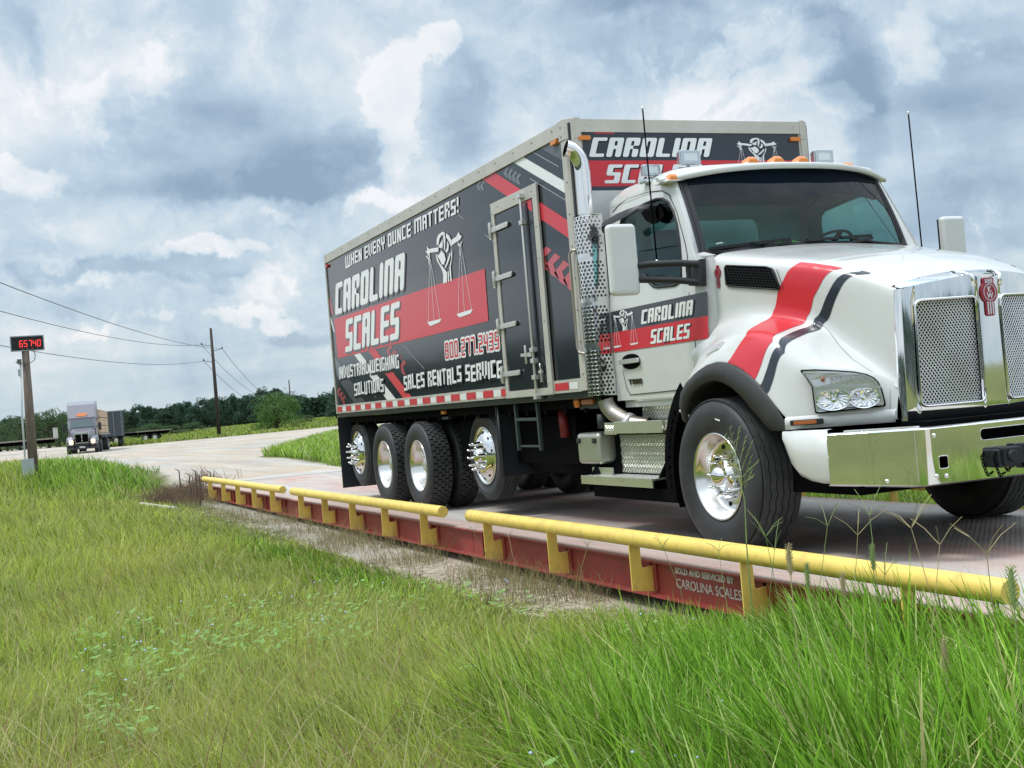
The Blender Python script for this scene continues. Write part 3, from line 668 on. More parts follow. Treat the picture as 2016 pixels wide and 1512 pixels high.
t = MB(); t.box(-.02, 1.14, -1.10, -.88, .905, .925); t.box(-.02, .18, -1.115, -1.10, .825, .925); t.box(.19, .98, -1.135, -1.10, .835, .932); t.box(.99, 1.14, -1.115, -1.10, .85, .925); t.build('upper_tread', mat('step_aluminium', (.66, .67, .60), .28, .8, var=.05), steps, bevel=.003)
t = MB(); tread_plate(t, -.02, .18, .83, .92, -1.117); tread_plate(t, .99, 1.14, .85, .92, -1.117); t.build('tread_pattern', lug, steps)
t = MB(); t.box(-.34, .88, -1.19, -.96, .47, .485); t.box(-.36, .88, -1.205, -1.19, .415, .487); t.box(-.30, .06, -1.12, -1.1, .485, .55); t.build('lower_tread', mat('step_aluminium'), steps, bevel=.003)
t = MB()
for k in range(11):
    for i in range(34): t.obox((-.28+i*.034+(.017 if k % 2 else 0), -1.175+k*.019, .4865), (.010, .004*(1 if k % 2 else -1), 0), (0, .003, 0), (0, 0, .002))
t.build('tread_pattern', lug, steps)
for x in (-.22, .93):
    t = MB(); t.add([(x-.01, -1.17, .49), (x-.01, -.98, .49), (x-.01, -.98, .80), (x+.01, -1.17, .49), (x+.01, -.98, .49), (x+.01, -.98, .80)], [(0,1,2),(3,5,4),(0,2,5,3),(0,3,4,1),(1,4,5,2)])
    if x < 0: t.add([(-.20, -1.0, .80), (.03, -1.0, .50), (-.20, -1.16, .50), (.03, -1.0, .80)], [(0, 1, 2), (0, 3, 1)])
    t.build('step_bracket', chassis, steps)
t = MB(); t.box(-.1, 1.12, -.98, -.5, .38, .92); t.box(-.15, 1.2, -.88, -.5, .92, 1.1); t.box(-.3, 1.15, -1.12, -.9, .30, .40); t.build('step_housing', chassis, truck)
# ================================================================ wheels
def tyre_profile(Rr, w, rim=.305):
    h = w/2; return [(rim-.012, -h+.035), (rim+.02, -h+.012), (rim+.07, -h), (Rr-.10, -h-.006), (Rr-.045, -h+.006), (Rr-.018, -h+.028), (Rr-.012, -h+.05), (Rr-.012, h-.05), (Rr-.018, h-.028), (Rr-.045, h-.006), (Rr-.10, h+.006), (rim+.07, h), (rim+.02, h-.012), (rim-.012, h-.035)]
def tread_blocks(mb, Rr, w, rows=5, n=44, rb=None):
    tw = w-.07; rw = tw/rows
    for r_ in range(rows):
        yc = -tw/2+rw*(r_+.5); hw = rw/2*.90
        for k in range(n):
            a0 = (k+(.5 if r_ % 2 else 0))/n*2*math.pi; da = math.pi/n*.86; q = .30*da
            pts = [(a0-da, yc), (a0-da+q, yc-hw), (a0+da-q, yc-hw), (a0+da, yc), (a0+da-q, yc+hw), (a0-da+q, yc+hw)]
            if r_ in (0, rows-1):
                s = -1 if r_ == 0 else 1; pts = [(a0-da+.01, yc-hw), (a0+da-.01, yc-hw), (a0+da-.01, yc+hw), (a0-da+.01, yc+hw)]
            mb.poly([pts], lambda a, y, w_: ((Rr-.016+w_)*math.cos(a), y, (Rr-.016+w_)*math.sin(a)), .016)
def tread_ribs(mb, Rr, w, rows=6, n=60):
    tw = w-.06; rw = tw/rows
    for r_ in range(rows):
        y0 = -tw/2+rw*r_+.004; y1 = y0+rw-.009; vs = []; fs = []; m = 2*n
        for k in range(m):
            a = math.pi*2*k/m; z = .0045 if k % 4 < 2 else -.0045
            e0 = z if r_ > 0 else 0; e1 = z if r_ < rows-1 else 0
            for (rr, y) in ((Rr-.014, y0+e0), (Rr, y0+e0), (Rr, y1+e1), (Rr-.014, y1+e1)): vs.append((rr*math.cos(a), y, rr*math.sin(a)))
        for k in range(m):
            for j in range(3): fs.append((k*4+j, k*4+j+1, ((k+1) % m)*4+j+1, ((k+1) % m)*4+j))
        mb.add(vs, fs, False)
recess_dark = mat('recess_shade_dark', (.004, .004, .005), .8)  # shade painted as near-black: hand-hole discs and rings under the tread
NUT = None
def nut_ring(parent, rad, y, L_=.045, n=10, thr=.010):
    """lug nuts with chrome covers, each its own part; y is the seat, they point to -y"""
    global NUT
    for k in range(n):
        a = 2*math.pi*k/n+.2
        if NUT is None:
            m = MB(); m.lathe([(0, -L_), (.007, -L_), (.013, -L_*.85), (.015, -L_*.6), (.017, -L_*.3), (.021, -L_*.15), (.021, 0)], 12, 'y')
            NUT = m.build('lug_nut', chrome, parent); o = NUT
        else: o = NUT.copy(); COL.objects.link(o); o.parent = parent
        o.location = (rad*math.cos(a), y, rad*math.sin(a)); o.scale = (1, L_/.045, 1)
def holes(parent, rad, y, n=10, r_=.022, off=.5):
    m = MB()
    for k in range(n):
        a = 2*math.pi*(k+off)/n; m.lathe([(0, -.003), (r_, -.003), (r_, .01)], 14, 'y', (rad*math.cos(a), y, rad*math.sin(a)))
    m.build_each('hand_hole', recess_dark, parent)
# every wheel is built with its outer rim lip in the plane y = 0 and its face towards -y
def steer_wheel():
    m = MB(); m.lathe([(.305, .004), (.305, -.004), (.296, -.006), (.286, .008), (.279, .03), (.262, .045), (.256, .10), (.243, .112), (.232, .118), (.18, .122), (.165, .12), (.16, .12)], 72, 'y')
    m.lathe([(.305, .0), (.30, .3)], 48, 'y'); w = m.build('wheel', polished, truck)
    m = MB(); m.lathe(tyre_profile(.54, .36), 72, 'y', (0, .165, 0)); t = m.build('tyre', rubber_side, w)
    m = MB(); m.lathe([(.5285, .01), (.5285, .32)], 72, 'y'); m.build('tread_gap_shade', recess_dark, w)  # ring added under the ribs, groove shade put into its colour
    m = MB(); tread_ribs(m, .54, .36)
    m.v = [(a, b_+.165, c) for a, b_, c in m.v]; m.build('tread', rubber, w)
    m = MB(); m.lathe([(0, -.035), (.03, -.033), (.055, -.02), (.07, .0), (.076, .02), (.079, .05), (.11, .055), (.115, .07), (.118, .12)], 36, 'y'); m.build('hub_cap', chrome, w)
    m = MB(); m.lathe([(.118, .118), (.17, .116), (.172, .122)], 36, 'y'); m.build('hub_flange', satin, w)
    nut_ring(w, .143, .117, .07); holes(w, .21, .117, 10, .016)
    m = MB(); m.poly([[(-.03, .40), (.03, .402), (.03, .413), (-.03, .411)]], lambda u, v, q: (u, -.0225, v)); m.build('tyre_mark', white_vinyl, w)
    return w
def lift_wheel():
    m = MB(); m.lathe([(.308, .004), (.308, -.004), (.298, -.007), (.288, .01), (.275, .018), (.255, .0), (.22, -.028), (.19, -.045), (.165, -.052), (.12, -.052), (.11, -.055)], 72, 'y')
    m.lathe([(.308, .0), (.30, .25)], 48, 'y'); w = m.build('wheel', chrome, truck)
    m = MB(); m.lathe(tyre_profile(.475, .25), 72, 'y', (0, .12, 0)); m.build('tyre', rubber_side, w)
    m = MB(); tread_ribs(m, .475, .25, 5, 50); m.v = [(a, b_+.12, c) for a, b_, c in m.v]; m.build('tread', rubber, w)
    m = MB(); m.lathe([(0, -.115), (.05, -.113), (.070, -.10), (.082, -.085), (.088, -.06), (.11, -.055)], 36, 'y'); m.build('hub_cap', chrome, w)
    nut_ring(w, .138, -.052, .062); holes(w, .235, -.014, 10, .019)
    return w
def drive_wheel():
    m = MB(); m.lathe([(.305, .004), (.305, -.004), (.296, -.006), (.286, .012), (.276, .03), (.264, .05), (.258, .16), (.245, .175), (.15, .180), (.13, .178)], 72, 'y')
    m.lathe([(.305, 0), (.30, .6)], 48, 'y'); w = m.build('wheel', polished, truck)
    tm, tt = MB(), MB()
    m = MB(); m.lathe(tyre_profile(.52, .285), 72, 'y', (0, .125, 0)); m.build('tyre', rubber_side, w)
    m = MB(); m.lathe([(.5085, .012), (.5085, .238)], 72, 'y'); m.lathe([(.5085, .352), (.5085, .578)], 72, 'y'); m.build_each('tread_gap_shade', recess_dark, w)  # near-black rings paint the shade between the tread blocks
    m = MB(); tread_blocks(m, .52, .285); m.v = [(a, b_+.125, c) for a, b_, c in m.v]; m.build('tread', rubber, w)
    m = MB(); m.lathe(tyre_profile(.52, .285), 60, 'y', (0, .465, 0)); tread_blocks2 = MB(); m.build('tyre', rubber_side, w)
    m = MB(); tread_blocks(m, .52, .285); m.v = [(a, b_+.465, c) for a, b_, c in m.v]; m.build('tread', rubber, w)
    m = MB(); m.lathe([(0, .07), (.06, .072), (.085, .085), (.10, .10), (.105, .17), (.13, .178)], 30, 'y'); m.build('hub_cap', satin, w)
    nut_ring(w, .143, .178, .05); holes(w, .215, .174, 10, .022)
    m = MB(); m.poly([rrect(.13, .145, -.42, -.385, .004, 2)], lambda u, v, q: (u, -.021, v)); m.build('tyre_mark', white_vinyl, w)
    return w
def place_wheel(w, x, y, z, flip=False, spin=0):
    w.location = (x, y, z); w.rotation_euler = (0, spin, math.pi if flip else 0)
w0 = steer_wheel(); place_wheel(w0, 1.876, -1.242, .532, spin=R(14)); w1 = copy_tree(w0, truck); place_wheel(w1, 1.876, 1.242, .532, True, R(20))
w0 = drive_wheel(); place_wheel(w0, -4.659, -1.228, .505, spin=R(9))
for x, y, f, sp in ((-6.003, -1.228, False, R(31)), (-4.659, 1.228, True, 0), (-6.003, 1.228, True, 1)):
    c = copy_tree(w0, truck); place_wheel(c, x, y, .505-(.005 if x < -5 else 0), f, sp)
w0 = lift_wheel(); place_wheel(w0, -2.972, -1.046, .622, spin=R(5))
for x, y, f, sp in ((-7.817, -1.046, False, R(22)), (-2.972, 1.046, True, 0), (-7.817, 1.046, True, 1)):
    c = copy_tree(w0, truck); place_wheel(c, x, y, .622, f, sp)

# ================================================================ cab
def cabY(z):
    return float(np.interp(z, [1.05, 1.12, 1.4, 1.8, 2.10, 2.62, 2.75], [1.025, 1.035, 1.052, 1.055, 1.035, .985, .965]))
def sideS(s, off=0): return lambda u, v, w: (u, s*(cabY(v)+off+w), v)
cab = MB()
outer = [(.14, 1.10), (1.42, 1.10), (1.50, 1.45), (1.60, 1.55), (1.625, 2.08), (1.50, 2.13), (1.34, 2.42), (1.17, 2.735), (.14, 2.735)]
win = [(.34, 2.09), (.62, 2.085), (.74, 2.07), (.82, 2.00), (.88, 1.965), (.95, 1.95), (1.2, 1.935), (1.275, 1.95), (1.30, 2.0), (1.30, 2.14), (1.285, 2.25), (1.25, 2.38), (1.19, 2.50), (1.12, 2.575), (1.03, 2.62), (.93, 2.635), (.75, 2.63), (.42, 2.60), (.36, 2.57), (.33, 2.5)][::-1]
def densify(lp, L_=.12):
    q = []
    for i in range(len(lp)):
        a, b_ = lp[i], lp[(i+1) % len(lp)]; n = max(1, int(math.hypot(b_[0]-a[0], b_[1]-a[1])/L_))
        for k in range(n): q.append((a[0]+(b_[0]-a[0])*k/n, a[1]+(b_[1]-a[1])*k/n))
    return q
# side walls cut in horizontal slices so they follow the tumble of the cab
def slice_side(s):
    m = MB(); o = densify(outer); w = densify(win, .08)
    m.poly([o, w], sideS(s)); return m
for s in (-1, 1):
    slice_side(s).build('cab_side', white, truck)
    g = MB(); g.poly([densify(win[::-1], .1)], sideS(s, -.012)); g.build('side_window', sideglass, truck)
    g = MB(); pts = [sideS(s, .002)(a, b_, 0) for a, b_ in densify(win, .05)]; g.tube(pts+[pts[0]], .011, 6, False); g.build('window_seal', blackplastic, truck)
# roof shell
rows = []
for x in np.linspace(.14, 1.30, 14):
    dz = -.0-.06*max(0, (x-.95)/.35)**2-.05*max(0, (.35-x)/.25)**2; row = []
    wn = 1-.02*max(0, (x-.9)/.4)
    for y, z in ((-.972, 2.70), (-.970, 2.735), (-.955, 2.785), (-.92, 2.825), (-.86, 2.85), (-.7, 2.868), (-.4, 2.885), (0, 2.893), (.4, 2.885), (.7, 2.868), (.86, 2.85), (.92, 2.825), (.955, 2.785), (.970, 2.735), (.972, 2.70)):
        row.append((x if x < 1.2 else x-(abs(y)**3)*.12*(x-1.2)/.1, y*wn*1.003, z+dz*(1 if z > 2.74 else .0)))
    rows.append(row)
m = MB(); m.grid(rows); m.build('cab_roof', white, truck)
# back wall with window
m = MB(); m.poly([[(-1.05, 1.1), (1.05, 1.1), (1.03, 2.1), (.97, 2.75), (.8, 2.86), (-.8, 2.86), (-.97, 2.75), (-1.03, 2.1)], rrect(-.62, .46, 2.17, 2.58, .06, 3)[::-1]], lambda u, v, w: (.14+w, u, v), .03)
m.build('cab_back', white, truck); m = MB(); m.poly([rrect(-.62, .46, 2.17, 2.58, .06, 3)], lambda u, v, w: (.15, u, v)); m.build('rear_window', sideglass, truck)
# windshield
def WS(u, v):       # u -1..1, v 0..1
    a = abs(u); xb = 1.60-.16*a**2.4; xt = 1.33-.16*a**2.6; zb = 2.15-.02*a; zt = 2.775-.035*a**3; y = u*(.955-.035*v)
    t = v; return (xb+(xt-xb)*t+.02*math.sin(math.pi*t), y, zb+(zt-zb)*t)
m = MB(); m.grid([[WS(u, v) for u in np.linspace(-1, 1, 33)] for v in np.linspace(0, 1, 11)]); m.build('windshield', glass, truck)
path = [WS(u, 0) for u in np.linspace(-1, 1, 25)]+[WS(1, v) for v in np.linspace(0, 1, 9)[1:]]+[WS(u, 1) for u in np.linspace(1, -1, 25)[1:]]+[WS(-1, v) for v in np.linspace(1, 0, 9)[1:]]
m = MB(); m.tube(path, .017, 8, False); m.build('windshield_seal', blackplastic, truck)
m = MB()      # black painted glass edge down each side
for s in (-1, 1): m.grid([[WS(s*.99, v), tuple(Vector(WS(s*.95, v))+Vector((.003, 0, .001)))] for v in np.linspace(0, 1, 9)])
m.grid([[tuple(Vector(WS(u, 0))+Vector((.004, 0, 0))), tuple(Vector(WS(u, .05))+Vector((.004, 0, .002)))] for u in np.linspace(-1, 1, 33)])
m.build('windshield_frit', blackplastic, truck)
for s in (-1, 1):   # A pillar
    m = MB(); rw = []
    for v in np.linspace(-.06, 1.0, 12):
        W = Vector(WS(s, max(0, v))) + (Vector((.02, 0, -.04)) if v < 0 else Vector((0, 0, 0))); z = W.z
        xs = float(np.interp(z, [2.08, 2.13, 2.42, 2.735, 2.8], [1.53, 1.50, 1.34, 1.17, 1.13]))
        S = Vector((xs-.03, s*cabY(min(z, 2.74)), z)); Mi = (W+S)/2+Vector((.014, s*.016, 0))
        rw.append([tuple(S), tuple(S+Vector((.02, s*.002, 0))), tuple(Mi), tuple(W+Vector((.004, s*.004, 0))), tuple(W)])
    m.grid(rw); m.build('windshield_pillar', white, truck)
m = MB(); m.grid([[(1.63, y, 2.06) for y in np.linspace(-1.0, 1.0, 9)], [(1.66-.12*(abs(y))**2.4, y, 2.125-.02*abs(y)) for y in np.linspace(-1.0, 1.0, 9)], [tuple(Vector(WS(y, 0))-Vector((0, 0, .012))) for y in np.linspace(-1.0, 1.0, 9)]]); m.build('cowl', blackplastic, truck)
m = MB()
for s in (-1, 1): m.add([(1.44, s*1.02, 2.13), (1.625, s*1.04, 2.09), (1.625, s*.93, 2.10), (1.47, s*.94, 2.145)], [(0, 1, 2, 3)])
m.build('cowl_cap', white, truck)
m = MB()
for s in (-1, 1): m.grid([[(1.60, s*(cabY(z)-.002), z), (1.63, s*(cabY(z)-.03), z), (1.66, s*.975, z)] for z in np.linspace(1.42, 2.09, 7)])
m.build_each('cowl_side', white, truck)
# door seams drawn as thin dark gaskets
m = MB()
seam = [(.20, 2.66), (.30, 2.70), (.45, 2.725), (.79, 2.715), (1.01, 2.685), (1.13, 2.63), (1.24, 2.48), (1.36, 2.23), (1.39, 2.14), (1.40, 2.06)]
m.tube([sideS(-1, .001)(a, b_, 0) for a, b_ in seam], .0045, 6); m.tube([sideS(1, .001)(a, b_, 0) for a, b_ in seam], .0045, 6)
m.tube([sideS(-1, .001)(a, b_, 0) for a, b_ in ((1.40, 1.86), (1.43, 1.6), (1.43, 1.43), (1.36, 1.25), (1.33, 1.153), (.9, 1.148), (.34, 1.142), (.30, 1.2), (.27, 1.35))], .004, 6)
m.tube([(.98, -.965, 2.70), (1.02, -.955, 2.735), (1.08, -.945, 2.76), (1.14, -.935, 2.765)], .004, 6)
m.build('door_seam', mat('seam_dark', (.05, .055, .055), .6), truck)
# lower sill of the cab
m = MB(); m.add([(.34, -1.038, 1.135), (1.36, -1.04, 1.145), (1.32, -1.015, 1.085), (.38, -1.01, 1.085)], [(0, 1, 2, 3)]); m.box(.16, 1.4, -.99, .99, 1.04, 1.12); m.build('cab_sill', white, truck)
# door handle, decal, model lettering
m = MB(); m.poly([[(.43+.165*math.cos(t)*(1 if abs(math.cos(t)) < .8 else .93), 1.41+.062*math.sin(t)) for t in np.linspace(0, 2*math.pi, 29)[:-1]]], sideS(-1, .002), .004); h = m.build('door_handle', chassis, truck)
m = MB(); m.poly([rrect(.275, .59, 1.395, 1.432, .016, 4)], sideS(-1, .012), .022); m.build('handle_grip', satin, h, bevel=.008, seg=3)
D1, D2, D3, D4 = sideS(-1, .003), sideS(-1, .0045), sideS(-1, .006), sideS(-1, .0075)
m = MB(); m.poly([densify([(.15, 1.66), (1.64, 1.66), (1.655, 1.838), (.15, 1.838)])], D1); dec = m.build('door_decal', navy_vinyl, truck)
m = MB(); m.poly([densify([(.15, 1.502), (1.62, 1.502), (1.64, 1.665), (.15, 1.665)])], D2); m.build('red_band', red_vinyl, dec)
words('CAROLINA', .66, 1.69, 1.47, .110, D3, D4, white_vinyl, black_vinyl, dec, grow=.005, sh=(.006, -.006), shear=.34, stem=.36, counter=.17, bar=.17, gap=.13)
words('SCALES', .78, 1.525, 1.40, .110, D3, D4, white_vinyl, black_vinyl, dec, grow=.005, sh=(.006, -.006), shear=.34, stem=.36, counter=.17, bar=.17, gap=.13)
m = MB(); logo(m, D3, .385, 1.665, sx=.30, sz=.31, thick=.016); m.build('fist_and_scales_emblem', white_vinyl, dec)
textmesh('T880', .062, 'model_lettering', mat('badge_dark', (.10, .09, .06), .3, .8), truck, Matrix(((1, 0, 0, .35), (0, 0, -1, -1.048), (0, 1, 0, 1.225), (0, 0, 0, 1))), .004, .001, 1.75)

# sun visor, dark tinted visor, lamps and wipers
def VZ(y): return 2.768-.058*min(1, abs(y))**3.0
def VX(y): return 1.44-.25*abs(y)**2.4
ys = np.linspace(-1.07, 1.07, 31); m = MB()
m.grid([[(1.10-.1*abs(y)**3, y*.93, 2.875-.10*abs(y)**3) for y in ys], [(VX(y)-.06, y, VZ(y)+.060) for y in ys], [(VX(y)-.01, y, VZ(y)+.046) for y in ys], [(VX(y), y, VZ(y)+.036) for y in ys], [(VX(y)-.004, y, VZ(y)) for y in ys], [(VX(y)-.03, y, VZ(y)+.004) for y in ys], [(1.15-.12*abs(y)**3, y*.92, 2.80-.06*abs(y)**3) for y in ys]])
m.build('sun_visor', white, truck)
m = MB(); rw = []
for k, t in enumerate(np.linspace(0, 1, 7)):
    hw = .93-.09*max(0, t-.45)**2/.3 if t < .95 else .84
    hw = .945*math.sqrt(max(.0, 1-max(0, (t-.35)/.75)**2*.30))
    rw.append([(VX(y*hw)-.05+.03*t-.02*(1-abs(y)), y*hw, VZ(y*hw)+.01-t*.205) for y in np.linspace(-1, 1, 25)])
m.grid(rw); m.build('tinted_visor', mat('dark_acrylic', (.002, .008, .018), .5, spec=.06), truck)
LAMP = None
for y in (-.975, -.33, -.10, .13, .60, .93)[:5]:
    m = MB(); m.add([(-.07, -.06, 0), (.06, -.058, 0), (.06, .058, 0), (-.07, .06, 0), (-.03, -.035, .038), (.03, -.03, .052), (.03, .03, .052), (-.03, .035, .038), (.055, -.03, .03), (.055, .03, .03)],
                    [(0, 4, 5, 8, 1), (4, 7, 6, 5), (5, 6, 9, 8), (8, 9, 2, 1), (3, 2, 9, 6, 7), (0, 3, 7, 4)])
    z = 2.872-.12*abs(y)**3.2
    o = m.build('roof_marker_lamp', amber, truck, bevel=.008, seg=3, loc=(1.27-.12*abs(y)**2.5, y, z-.032+(.0 if y < .5 else -.02)))
    m = MB(); m.add([(-.13, -.075, 0), (.07, -.07, 0), (.07, .07, 0), (-.13, .075, 0), (-.07, -.05, .018), (.05, -.06, .014), (.05, .06, .014), (-.07, .05, .018)], [(0, 1, 5, 4), (1, 2, 6, 5), (2, 3, 7, 6), (3, 0, 4, 7), (4, 5, 6, 7)]); m.build('lamp_base', white, o, bevel=.006, loc=(0, 0, -.008))
lampshell = mat('lamp_chrome_shell', (.62, .67, .70), .2, .9)
for (x, y, z, sc) in ((1.0, -.71, 2.94, 1), (1.0, .555, 2.945, 1), (.78, -.93, 2.885, .8)):
    m = MB(); a = .095*sc; h_ = .058*sc
    m.add([(x-.05, y-a*.8, z-h_*.8), (x-.05, y+a*.8, z-h_*.8), (x-.05, y+a*.8, z+h_*.8), (x-.05, y-a*.8, z+h_*.8), (x+.03, y-a, z-h_), (x+.03, y+a, z-h_), (x+.03, y+a, z+h_), (x+.03, y-a, z+h_)], [(0, 3, 2, 1), (0, 1, 5, 4), (1, 2, 6, 5), (2, 3, 7, 6), (3, 0, 4, 7), (4, 5, 6, 7)])
    m.box(x-.02, x+.0, y-.02, y+.02, z-.12*sc, z-h_); m.box(x-.05, x+.05, y-.1*sc, y+.1*sc, z-.125*sc, z-.09*sc)
    o = m.build('work_lamp', lampshell, truck, bevel=.010, seg=3)
    m = MB(); m.poly([rrect(y-a*.92, y+a*.92, z-h_*.9, z+h_*.9, .012, 3), rrect(y-a*.62, y+a*.66, z-h_*.52, z+h_*.60, .01, 3)[::-1]], frontf(x+.034), .006); m.build('lamp_bezel', lampshell, o, bevel=.002)
    m = MB(); m.poly([rrect(y-a*.62, y+a*.66, z-h_*.52, z+h_*.60, .01, 3)], frontf(x+.036)); m.build('lamp_lens', mat('lamp_lens', (.75, .8, .84), .12, .2, coat=.6), o)
for (pts, arm) in (([(-.90, 2.165), (-.26, 2.205)], (-.30, 2.13)), ([(-.12, 2.19), (.52, 2.215)], (.42, 2.14))):
    m = MB(); a, b_ = pts
    P = lambda y, z: (float(1.60-.16*abs(y/.955)**2.4)+.03-(z-2.15)*.42, y, z)
    m.bar(P(*a), P(*b_), .018, .022); m.bar(P(arm[0]+.3, arm[1]), P((a[0]+b_[0])/2, (a[1]+b_[1])/2+.006), .02, .014); m.bar(P(arm[0]-.2, 2.15), P(b_[0], b_[1]-.02), .022, .02)
    m.build('wiper', blackplastic, truck)
m = MB(); m.tube([WS(.62, .92), WS(.72, .55), WS(.90, .02)], .003, 6); m.build('glass_crack_wire', blackplastic, truck)
m = MB(); m.poly([[(-.87, 2.19), (-.81, 2.197), (-.81, 2.206), (-.87, 2.199)]], lambda u, v, w: (1.535, u, v)); m.build('windshield_sticker', white_vinyl, truck)

# interior
m = MB(); m.box(.9, 1.45, -.93, .93, 1.9, 2.05); m.add([(1.2, -.93, 2.08), (1.55, -.93, 2.08), (1.55, .93, 2.08), (1.2, .93, 2.08), (1.25, .2, 2.19), (1.45, .2, 2.16), (1.45, .85, 2.16), (1.25, .85, 2.19)], [(0, 1, 5, 4), (1, 2, 6, 5), (2, 3, 7, 6), (3, 0, 4, 7), (4, 5, 6, 7)])
m.box(.17, 1.4, -.98, .98, 1.15, 1.2); dash = m.build('dashboard', dashm, truck, bevel=.02)
m = MB(); m.grid([[(.2, y, 2.70) for y in np.linspace(-.95, .95, 5)], [(1.2, y, 2.74) for y in np.linspace(-.95, .95, 5)]]); m.build('headliner', mat('headliner_cloth', (.16, .17, .17), .9), truck)
m = MB(); m.lathe([(.205, -.014), (.22, 0), (.205, .014), (.19, 0), (.205, -.014)], 32, 'z'); m.box(-.2, .2, -.02, .02, -.02, .0); sw = m.build('steering_wheel', blackplastic, truck, loc=(1.05, .50, 2.20)); sw.rotation_euler = (0, R(-32), 0)
for y in (-.52, .50):
    m = MB(); m.box(.34, .80, y-.25, y+.25, 1.45, 1.62); m.obox((.33, y, 1.95), (.06, 0, -.0), (0, .23, 0), (-.05, 0, .38)); m.obox((.28, y, 2.40 if y < 0 else 2.22), (.05, 0, 0), (0, .14, 0), (-.01, 0, .09)); m.build('seat', seatm, truck, bevel=.05, seg=4)
m = MB(); m.add([(1.30, -.19, 2.19), (1.33, .06, 2.19), (1.28, .14, 2.20), (1.32, -.10, 2.24), (1.27, -.02, 2.245), (1.24, -.16, 2.23), (1.2, .02, 2.2)], [(0, 1, 3), (1, 2, 4), (1, 4, 3), (3, 4, 5), (0, 3, 5), (4, 6, 5), (2, 6, 4)]); m.build('hi_vis_cloth', mat('hi_vis_cloth', (.30, .50, .05), .8), truck)

# mirrors, antennas
for s in (-1, 1):
    m = MB(); yy = sorted((s*1.425, s*1.66)); m.box(1.29, 1.37, yy[0], yy[1], 1.865, 2.385)
    mh = m.build('mirror', white, truck, bevel=.035, seg=5)
    m = MB(); m.box(1.275, 1.29, yy[0]+.012, yy[1]-.012, 1.88, 2.37); m.build('mirror_back', blackplastic, mh, bevel=.006)
    m = MB(); m.poly([rrect(yy[0]+.03, yy[1]-.03, 2.03, 2.34, .03, 4)], lambda u, v, w: (1.2735, u, v)); m.poly([rrect(yy[0]+.03, yy[1]-.03, 1.90, 2.01, .02, 4)], lambda u, v, w: (1.2735, u, v)); m.build('mirror_glass', chrome, mh)
    m = MB(); m.tube([(1.345, s*1.43, 2.075), (1.40, s*1.36, 2.078), (1.52, s*1.20, 2.065), (1.62, s*1.07, 2.04)], .026, 10); m.tube([(1.345, s*1.43, 1.975), (1.40, s*1.36, 1.965), (1.52, s*1.20, 1.94), (1.62, s*1.07, 1.905)], .026, 10)
    m.bar((1.56, s*1.14, 2.05), (1.56, s*1.14, 1.93), .03)
    m.poly([[(1.50, 2.055), (1.655, 2.075), (1.655, 1.875), (1.48, 1.90)]], sideS(s, .004), .05)
    m.build('mirror_arm', blackplastic, truck, bevel=.006)
    m = MB()
    m.tube([(1.30, s*1.24, 2.10), (1.28, s*1.24, 3.26)], .006, 8, rads=None); a = m.build('antenna', chassis, truck)
    m = MB(); m.tube([(1.28, s*1.24, 3.235), (1.2795, s*1.24, 3.265)], .0085, 8); m.tube([(1.30, s*1.24, 2.085), (1.30, s*1.24, 2.12)], .011, 8); m.build('antenna_tip', satin, a)
m = MB()
m.grid([[(.45, -1.23, 2.50), (.45, -1.22, 2.535), (.47, -1.19, 2.555)], [(.62, -1.22, 2.50), (.61, -1.21, 2.555), (.62, -1.18, 2.575)], [(.76, -1.19, 2.52), (.76, -1.18, 2.575), (.76, -1.15, 2.59)], [(.90, -1.15, 2.555), (.90, -1.14, 2.59), (.90, -1.10, 2.60)], [(.93, -1.06, 2.56), (.93, -1.04, 2.60), (.93, -1.0, 2.605)]])
m.tube([(.46, -1.20, 2.51), (.40, -1.17, 2.48)], .03, 8)
m.build('mirror_hood', blackplastic, truck)
m = MB(); m.lathe([(0, 0), (.05, .004), (.09, .02), (.10, .045)], 24, 'x', (.93, -.93, 2.52)); m.v = [(x, y*1+.0, (z-2.52)*.85+2.52) for x, y, z in m.v]
m.add([(.70, -1.00, 2.57), (.86, -1.00, 2.60), (1.02, -1.00, 2.56), (1.06, -1.0, 2.49), (.96, -1.0, 2.445), (.86, -1.0, 2.45), (.76, -1.0, 2.50)], [(0, 1, 2, 3, 4, 5, 6)]); m.build('door_top_mirror', chassis, truck)
# exhaust: stack, elbow, perforated guard, lower pipe, grab handle
m = MB(); el = [(.06, -1.155, 1.2), (.06, -1.155, 3.02), (.06, -1.160, 3.08), (.058, -1.175, 3.135), (.055, -1.20, 3.18), (.05, -1.235, 3.212), (.04, -1.285, 3.228)]
m.tube(el, .066, 28, False, rads=[.066]*4+[.067, .069, .074, .082][:len(el)-4]); ex = m.build('exhaust_stack', chrome, truck)
m = MB(); p0, p1 = Vector((.05, -1.235, 3.212)), Vector((.040, -1.2855, 3.2282)); m.tube([p0, p1], .0625, 24, False); m.lathe([(0, 0), (.0625, 0)], 20, 'y', tuple(Vector((.046, -1.262, 3.222)))); m.build('stack_inside', chassis, ex)
m = MB(); m.tube([(.06, -1.12, 1.12), (.07, -1.11, 1.06), (.13, -1.09, 1.0), (.22, -1.06, .95), (.34, -1.02, .90), (.45, -.95, .88)], .068, 20, False); m.build('exhaust_pipe', mat('dull_exhaust_steel', (.33, .31, .27), .38, .8, var=.15), ex)
m = MB(); m.tube([(.27, -1.05, .93), (.31, -1.03, .91)], .076, 20); m.build('pipe_clamp', satin, ex)
